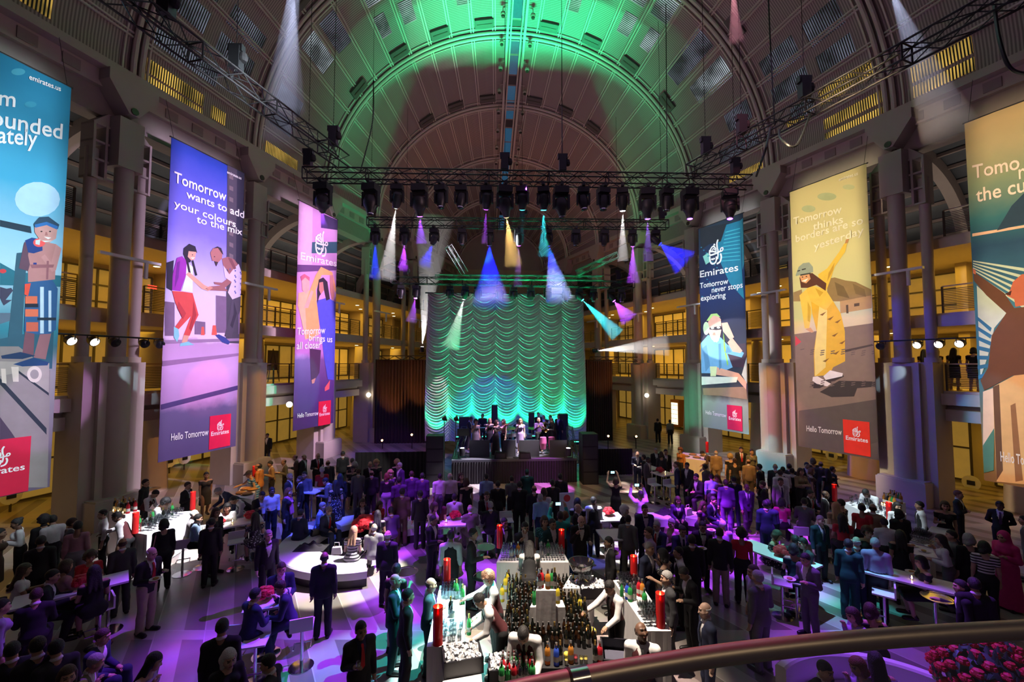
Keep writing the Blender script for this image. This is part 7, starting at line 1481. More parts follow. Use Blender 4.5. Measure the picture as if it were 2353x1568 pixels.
# big rose arrangement at the lower right
P = at_z(2268, 1535, 1.25); r = thing('flower_arrangement', 'large dark red rose arrangement on a stand at the lower right corner', 'flowers', T(P.x, P.y, 0)); MB().lathe([(.28, 0), (.26, .03), (.05, .06), (.05, .62), (.2, .75), (.22, .85)], 20).obj('vase', chrome, r, True)
g = random.Random(9)
for i in range(90):
 a = 2.4*i; e = math.acos(1-1.5*(i+.5)/90); c = Vector((math.sin(e)*math.cos(a)*.62, math.sin(e)*math.sin(a)*.55, math.cos(e)*.5+1.15))*1.0; s = .075*g.uniform(.8, 1.2); b = MB(); b.ball(c, (s, s, s*.85), 8)
 for k in range(5): aa = k*1.256+i; b.ball(c+Vector((math.cos(aa), math.sin(aa), -.2))*s*.6, (s*.6, s*.6, s*.5), 6)
 b.obj('rose', rose, r, True)
b = MB()
for i in range(220):
 a = g.uniform(0, 6.28); e = math.acos(1-1.6*g.random()); d = Vector((math.sin(e)*math.cos(a), math.sin(e)*math.sin(a), math.cos(e))); c = Vector((d.x*.66, d.y*.6, d.z*.54+1.15)); t = d.orthogonal().normalized(); w_ = d.cross(t); L = .09; b.add([c-t*L*.2, c+w_*L*.35, c+t*L+d*.03, c-w_*L*.35], [(0, 1, 2, 3)])
b.obj('foliage', leaf, r); MB().ball((0, 0, 1.1), (.5, .45, .42), 16).obj('moss_core', leaf, r, True)
# --- silver things
b = thing('punch_bowl', 'large silver footed punch bowl on the small white table', 'bowl', T(*atz('G', 690, 150, 1.0))); silv = pm('silver', (.8, .78, .76), .12, 1, var=.02); MB().lathe([(.17, 0), (.15, .03), (.06, .10), (.06, .17), (.2, .24), (.27, .38), (.28, .42), (.26, .42), (.2, .27)], 24).obj('bowl', silv, b, True)
def tub(P, w, d, h, rot, lab, ice=True, lid=False):
 r = thing('ice_tub' if ice else 'waste_bin', lab, 'tub' if ice else 'bin', T(P.x, P.y, P.z, rot)); b = MB(); t = .03
 for x0, x1, y0, y1 in ((-w/2, w/2, -d/2, -d/2+t), (-w/2, w/2, d/2-t, d/2), (-w/2, -w/2+t, -d/2, d/2), (w/2-t, w/2, -d/2, d/2)): b.box(x0, x1, y0, y1, 0, h)
 b.box(-w/2, w/2, -d/2, d/2, 0, .03); b.obj('tub_wall', pm('black plastic', (.02, .018, .025), .35), r)
 if ice:
  b = MB(); g = random.Random(2)
  for i in range(150):
   c = Vector((g.uniform(-.44, .44)*w, g.uniform(-.44, .44)*d, h*.72+g.random()*.08)); R = Matrix.Rotation(g.random()*6, 4, (g.random(), g.random(), g.random()+.1)); s = .022; b.box(-s, s, -s, s, -s, s, Matrix.Translation(c) @ R)
  b.box(-w/2+t, w/2-t, -d/2+t, d/2-t, h*.5, h*.72); o = b.obj('ice', pm('ice', (.85, .88, .95), .12, spec=.8), r); o['kind'] = 'stuff'
 else: MB().box(-w*.36, w*.36, -d*.38, d*.38, h-.2, h-.17).obj('liner', pm('grey liner', (.10, .10, .14), .4), r)
 return r
tub(atz('F', 1890, 920, .85), .62, .45, .24, .25, 'black tub of ice at the bottom beside the left counter'); tub(atz('F', 2270, 1010, .85), .5, .4, .22, 0, 'black tub of ice and bottles at the bottom edge under the bending bartender'); tub(atz('G', 790, 270, .78), .6, .4, .22, .05, 'black tub of ice left of the bartender with a bottle'); tub(atz('C', 1330, 1180, .8), .5, .4, .25, .2, 'black empty ice tub behind the silver punch bowl')
tub(Vector((*atz('G', 1000, 760, .8).xy, 0)), .5, .62, .8, -.15, 'black waste bin before the bartender with a bottle', False)
tray_m = MB().lathe([(.24, 0), (.25, .012), (.22, .012), (.215, .004)], 28).mesh('tray', silv, True)
for t, x, y, z, lab in (('B', 1715, 760, 1.15, 'round silver tray carried by the waiter facing the stage'), ('B', 2100, 900, 1.15, 'round silver tray carried by the tuxedoed waiter at centre'), ('F', 1390, 65, 1.15, 'white lit round tray beside the bald man in cyan light'), ('H', 1570, 300, 1.15, 'round silver tray with snacks held by the waiter at lower right'), ('X', 350, 1124, 1.2, 'round tray raised behind the left bar'), ('F', 2080, 110, .95, 'round silver tray at the far end of the left counter')):
 o = link('serving_tray', tray_m); o.matrix_world = T(*atz(t, x, y, z)); tag(o, lab, 'tray', 'round silver trays')
dr, drP = cloth_table('serving_table', [('D', 1480, 760), ('D', 1650, 790), ('D', 1690, 740), ('D', 1520, 710)], 1.05, 'round draped waiter station behind the glass table at right', cat='table')
# chafing dishes and food
food = pm('mixed food', (.45, .22, .06), .6, var=.6, scale=30)
for i, (P4, z, lab) in enumerate(((FBP, 1.0, 'the left buffet'), (RBfP, 1.0, 'the right buffet'))):
 for k in range(4):
  P = inside(P4, .2+.2*k, .3+.4*(k % 2)); r = thing('food_platter', 'silver platter of food on %s, %s from the camera' % (lab, ORDN[k]), 'platter', T(P.x, P.y, z), 'food platters'); MB().lathe([(.16, 0), (.2, .03)], 18).obj('dish', silv, r, True); MB().ball((0, 0, .04), (.16, .16, .05), 12).obj('food', food, r, True)
plate_m = MB().lathe([(.07, 0), (.115, .018), (.11, .02), (.065, .006)], 20).mesh('plate', white_m, True)
def plate(P, lab, grp='plates of food'):
 o = link('plate', plate_m); o.matrix_world = T(*P); tag(o, lab, 'plate', grp); MB().ball((0, 0, .022), (.06, .05, .02), 8).obj('food', food, o, True); return o
for t, x, y, lab in (('D', 1350, 890, 'plate of food at the left of the right hand food table'), ('D', 1450, 940, 'plate of food in the middle of the right hand food table'), ('D', 1510, 900, 'plate of food at the right of the food table'), ('H', 1340, 70, 'plate of food beside the tea light on the lower right table'), ('H', 1380, 100, 'plate of snacks at the near end of the lower right table'), ('C', 1860, 750, 'white plate on the purple lit low table')):
 plate(atz(t, x, y, 1.07), lab)
# --- curved benches round a flower table
bcen = at_z(832, 1234, .45); lea = pm('white leatherette', (.80, .79, .80), .45, var=.04); drk = pm('dark plinth', (.03, .025, .03), .6)
def arc_bench(cen, ri, ro, a0, a1, lab, back=0):
 r = thing('curved_bench', lab, 'bench', T(cen.x, cen.y, 0)); n = max(8, int((a1-a0)/4)); A = [math.radians(a0+(a1-a0)*i/n) for i in range(n+1)]
 def ring(r0, r1, z0, z1):
  b = MB(); vs = []
  for a in A:
   for q, z in ((r0, z0), (r1, z0), (r1, z1-.03), (r1-.03, z1), (r0+.03, z1), (r0, z1-.03)): vs.append((q*math.cos(a), q*math.sin(a), z))
  return b.add(vs, [(i*6+j, i*6+(j+1) % 6, (i+1)*6+(j+1) % 6, (i+1)*6+j) for i in range(n) for j in range(6)]+[tuple(range(6))[::-1], tuple(n*6+j for j in range(6))])
 ring(ri, ro, .24, .45).obj('seat', lea, r, True); ring(ri+.1, ro-.1, .0, .24).obj('plinth', drk, r)
 if back: ring(ro-.16, ro, .45, .85).obj('backrest', lea, r, True)
 return r
arc_bench(bcen, 1.30, 2.30, 155, 292, 'long curved white bench in blue and white spotlight, the front piece')
arc_bench(bcen, 1.35, 2.15, 88, 138, 'curved white bench at the back of the round seating, blue lit')
arc_bench(bcen, 1.35, 2.15, 25, 72, 'curved white bench at the back right of the round seating')
P = bcen; r = thing('round_table', 'low dark round table with red flowers inside the curved benches', 'table', T(P.x+.05, P.y+.1, 0)); MB().lathe([(.42, .48), (.42, .52)], 28).obj('tabletop', pm('dark glass top', (.03, .02, .05), .1), r); MB().lathe([(.2, 0), (.06, .05), (.06, .48)], 16).obj('post', chrome, r, True)
copy_tree(fb, T(P.x+.05, P.y+.1, .52) @ Matrix.Scale(2.2, 4), 'big red flower bowl on the dark low table inside the benches', _k=fk)
sc = at_z(2120, 1756, .5); arc_bench(sc, .95, 1.75, 22, 128, 'curved violet lit sofa with a backrest at the lower right', 1)
def bench(t, x, y, w, d, rot, lab):
 P = atz(t, x, y, .45); r = thing('low_bench', lab, 'bench', T(P.x, P.y, 0, math.radians(rot))); MB().box(-w/2, w/2, -d/2, d/2, .2, .45).obj('seat', lea, r); MB().box(-w/2+.08, w/2-.08, -d/2+.08, d/2-.08, 0, .2).obj('plinth', drk, r)
bench('C', 1400, 620, 1.5, .7, 0, 'white low bench heaped with coats right of the tuxedoed man'); bench('C', 1680, 610, 1.5, .8, -25, 'white low bench with a pale handbag, purple lit')
P = atz('C', 1180, 600, .45); 
def bag(P, w, d, h, m, lab, handle=True):
 r = thing('handbag', lab, 'handbag', T(P.x, P.y, P.z, random.random())); MB().prism([(-w/2, 0), (w/2, 0), (w/2*.8, h), (-w/2*.8, h)], -d/2, d/2).obj('bag_body', m, r)
 if handle: MB().tube([(-w*.25, 0, h), (-w*.2, 0, h+.12), (w*.2, 0, h+.12), (w*.25, 0, h)], .01, 6).obj('handle', m, r)
bag(atz('B', 580, 790, .45), .35, .14, .18, pm('black leather', (.012, .011, .011), .3), 'black handbag lying on the blue lit curved bench'); bag(atz('B', 760, 960, .45), .28, .12, .18, pm('pale leather', (.7, .65, .6), .5), 'pale handbag on the curved bench beside the blond woman'); bag(atz('C', 1650, 610, .45), .32, .14, .22, pm('pale leather', (.7, .65, .6), .5), 'pale handbag on the purple lit low bench')
def coat_heap(P, s, lab):
 b = MB(); n = 18; vs = []; g = random.Random(int(P.x*10))
 for i in range(n+1):
  for j in range(n+1):
   x, y = (i/n-.5), (j/n-.5); q = max(0, 1-(x*x*4.4+y*y*4.4)); vs.append((x*s, y*s*.6, .13*q*(1+.35*math.sin(x*19+y*7)+.25*math.sin(y*23))+.004))
 o = b.add(vs, [(i*(n+1)+j, (i+1)*(n+1)+j, (i+1)*(n+1)+j+1, i*(n+1)+j+1) for i in range(n) for j in range(n)]).obj('coat', black_cloth, None, True); o.matrix_world = T(P.x, P.y, P.z, g.random()); tag(o, lab, 'coat')
coat_heap(atz('B', 530, 910, .45), .85, 'black coat thrown on the blue lit curved bench'); coat_heap(atz('C', 1440, 590, .45), .7, 'dark coat heaped on the white low bench')
r = thing('poster_board', 'small white poster board with a red emblem left of the tuxedoed guests', 'sign', T(*atz('C', 560, 590, 1.0), .15)); MB().box(-.24, .24, -.01, .01, 0, .62).obj('board', white_m, r); MB().tube([(0, .03, -1.0), (0, .02, .1)], .02, 6).obj('stand', chrome, r); b = MB(); b.lathe([(.11, 0), (.11, .004)], 20, Matrix.Translation((0, -.012, .45)) @ Matrix.Rotation(math.pi/2, 4, 'X')); b.obj('emblem', ink(srgb(205, 60, 60)), r)
# --- glowing fridge, wall signs, oval door plates
q, z = on_wall(WR, 1560, 980, -5.4); r = thing('drinks_fridge', 'lit glass fronted drinks fridge behind the third right column', 'fridge', WR.frame(q, -5.3, .25)); MB().box(-.5, .5, -.35, .35, 0, 2.3).obj('cabinet', pm('fridge case', (.25, .10, .05), .5), r); MB().box(-.38, .38, -.37, -.355, .2, 2.05).obj('lit_front', pm('lit fridge front', (.9, .85, .6), .4, emit=(1, .85, .5), es=2.2, var=.3, scale=9), r)
b = MB()
for k in range(5): b.box(-.38, .38, -.39, -.37, .3+.38*k, .33+.38*k)
b.obj('shelf_edges', steel_d, r)
for wl, u, v, n_, lab in ((WR, 2232, 1110, -4.6, 'round framed plate on the glass doors at the right edge'), (WR, 1911, 1047, -4.6, 'round framed plate on the glass doors below the yellow banner'), (WL, 424, 1053, -4.6, 'round framed plate on the glass doors below the violet banner'), (WL, 390, 1060, -4.6, 'oval plate on the glass doors near the round one'), (WL, 25, 1140, -4.6, 'round framed plate on the glass doors at the left edge')):
 q, z = on_wall(wl, u, v, n_); r = thing('door_plate', lab, 'sign', wl.frame(q, n_, z)); MB().lathe([(.33, 0), (.33, .03)], 24, Matrix.Rotation(math.pi/2, 4, 'X')).obj('plate', white_m, r); MB().box(-.14, .14, -.045, -.03, -.1, .1).obj('panel', black_m, r); MB().tube([(0, 0, -z), (0, 0, -.3)], .04, 6).obj('post', steel_d, r)
q, z = on_wall(WL, 350, 660, -4.5); o = MB().box(-.2, .2, -.03, .03, -.08, .08).obj('exit_sign', exit_r); o.matrix_world = WL.frame(q, -4.5, z); tag(o, 'small red lit exit sign on the left third floor gallery', 'sign')
q, z = on_wall(WL, 602, 825, -3); r = thing('easel', 'dark easel board on the left gallery behind its rail', 'easel', WL.frame(q, -2.2, 4.6)); MB().box(-.4, .4, -.03, .03, .7, 1.9).obj('board', steel_d, r); MB().tube([(-.45, -.1, 0), (0, 0, 2.0)], .03, 6).tube([(.45, -.1, 0), (0, 0, 2.0)], .03, 6).tube([(0, .5, 0), (0, 0, 2.0)], .03, 6).obj('leg', steel_d, r)
# ------------------------------------------------------------------ foreground balcony rail
RLm = pm('brushed steel rail', (.44, .40, .39), .38, .8, var=.08, scale=40)
ctl = [(1080, 1618), (1220, 1584), (1336, 1560), (1480, 1534), (1660, 1506), (1860, 1483), (2080, 1464), (2353, 1448), (2600, 1440)]
pts = []
for i in range(len(ctl)-1):
 p0, p1, p2, p3 = [ctl[max(0, min(len(ctl)-1, k))] for k in (i-1, i, i+1, i+2)]
 for k in range(5):
  t = k/5; pts.append(tuple(.5*((2*p1[c])+(p2[c]-p0[c])*t+(2*p0[c]-5*p1[c]+4*p2[c]-p3[c])*t*t+(3*p1[c]-p0[c]-3*p2[c]+p3[c])*t**3) for c in (0, 1)))
rl = [at_z(u, v, 5.12) for u, v in pts]; r = thing('balcony_handrail', 'curved brushed steel handrail across the lower right foreground', 'handrail', T(*rl[len(rl)//2]))
Mi = r.matrix_world.inverted() if False else Matrix.Translation(-rl[len(rl)//2])
MB().tube([Mi @ p for p in rl], .019, 20).obj('rail_tube', RLm, r, True)
k = min(range(len(rl)), key=lambda i: abs(pts[i][0]-1338)); d = (rl[k+1]-rl[k-1]).normalized(); MB().tube([Mi @ (rl[k]-d*.022), Mi @ (rl[k]+d*.012)], .0203, 20).obj('clamp_collar', chrome, r, True); MB().tube([Mi @ (rl[k]-d*.027), Mi @ (rl[k]-d*.022)], .0207, 20).obj('gasket', black_m, r, True)
gp = MB(); vs = []
for p in rl: q = Mi @ p; vs += [q+Vector((0, .012, -.02)), q+Vector((0, .012, -.9))]
gp.add(vs, [(2*i, 2*i+2, 2*i+3, 2*i+1) for i in range(len(rl)-1)]); gp.obj('glass_panel', glass_mat('clear rail glass', (.97, .98, .98), .97, .02), r)
for kk in (k-1,): MB().tube([Mi @ (rl[kk]+Vector((0, .012, -.02))), Mi @ (rl[kk]+Vector((0, .012, -.95)))], .014, 8).obj('post', RLm, r)
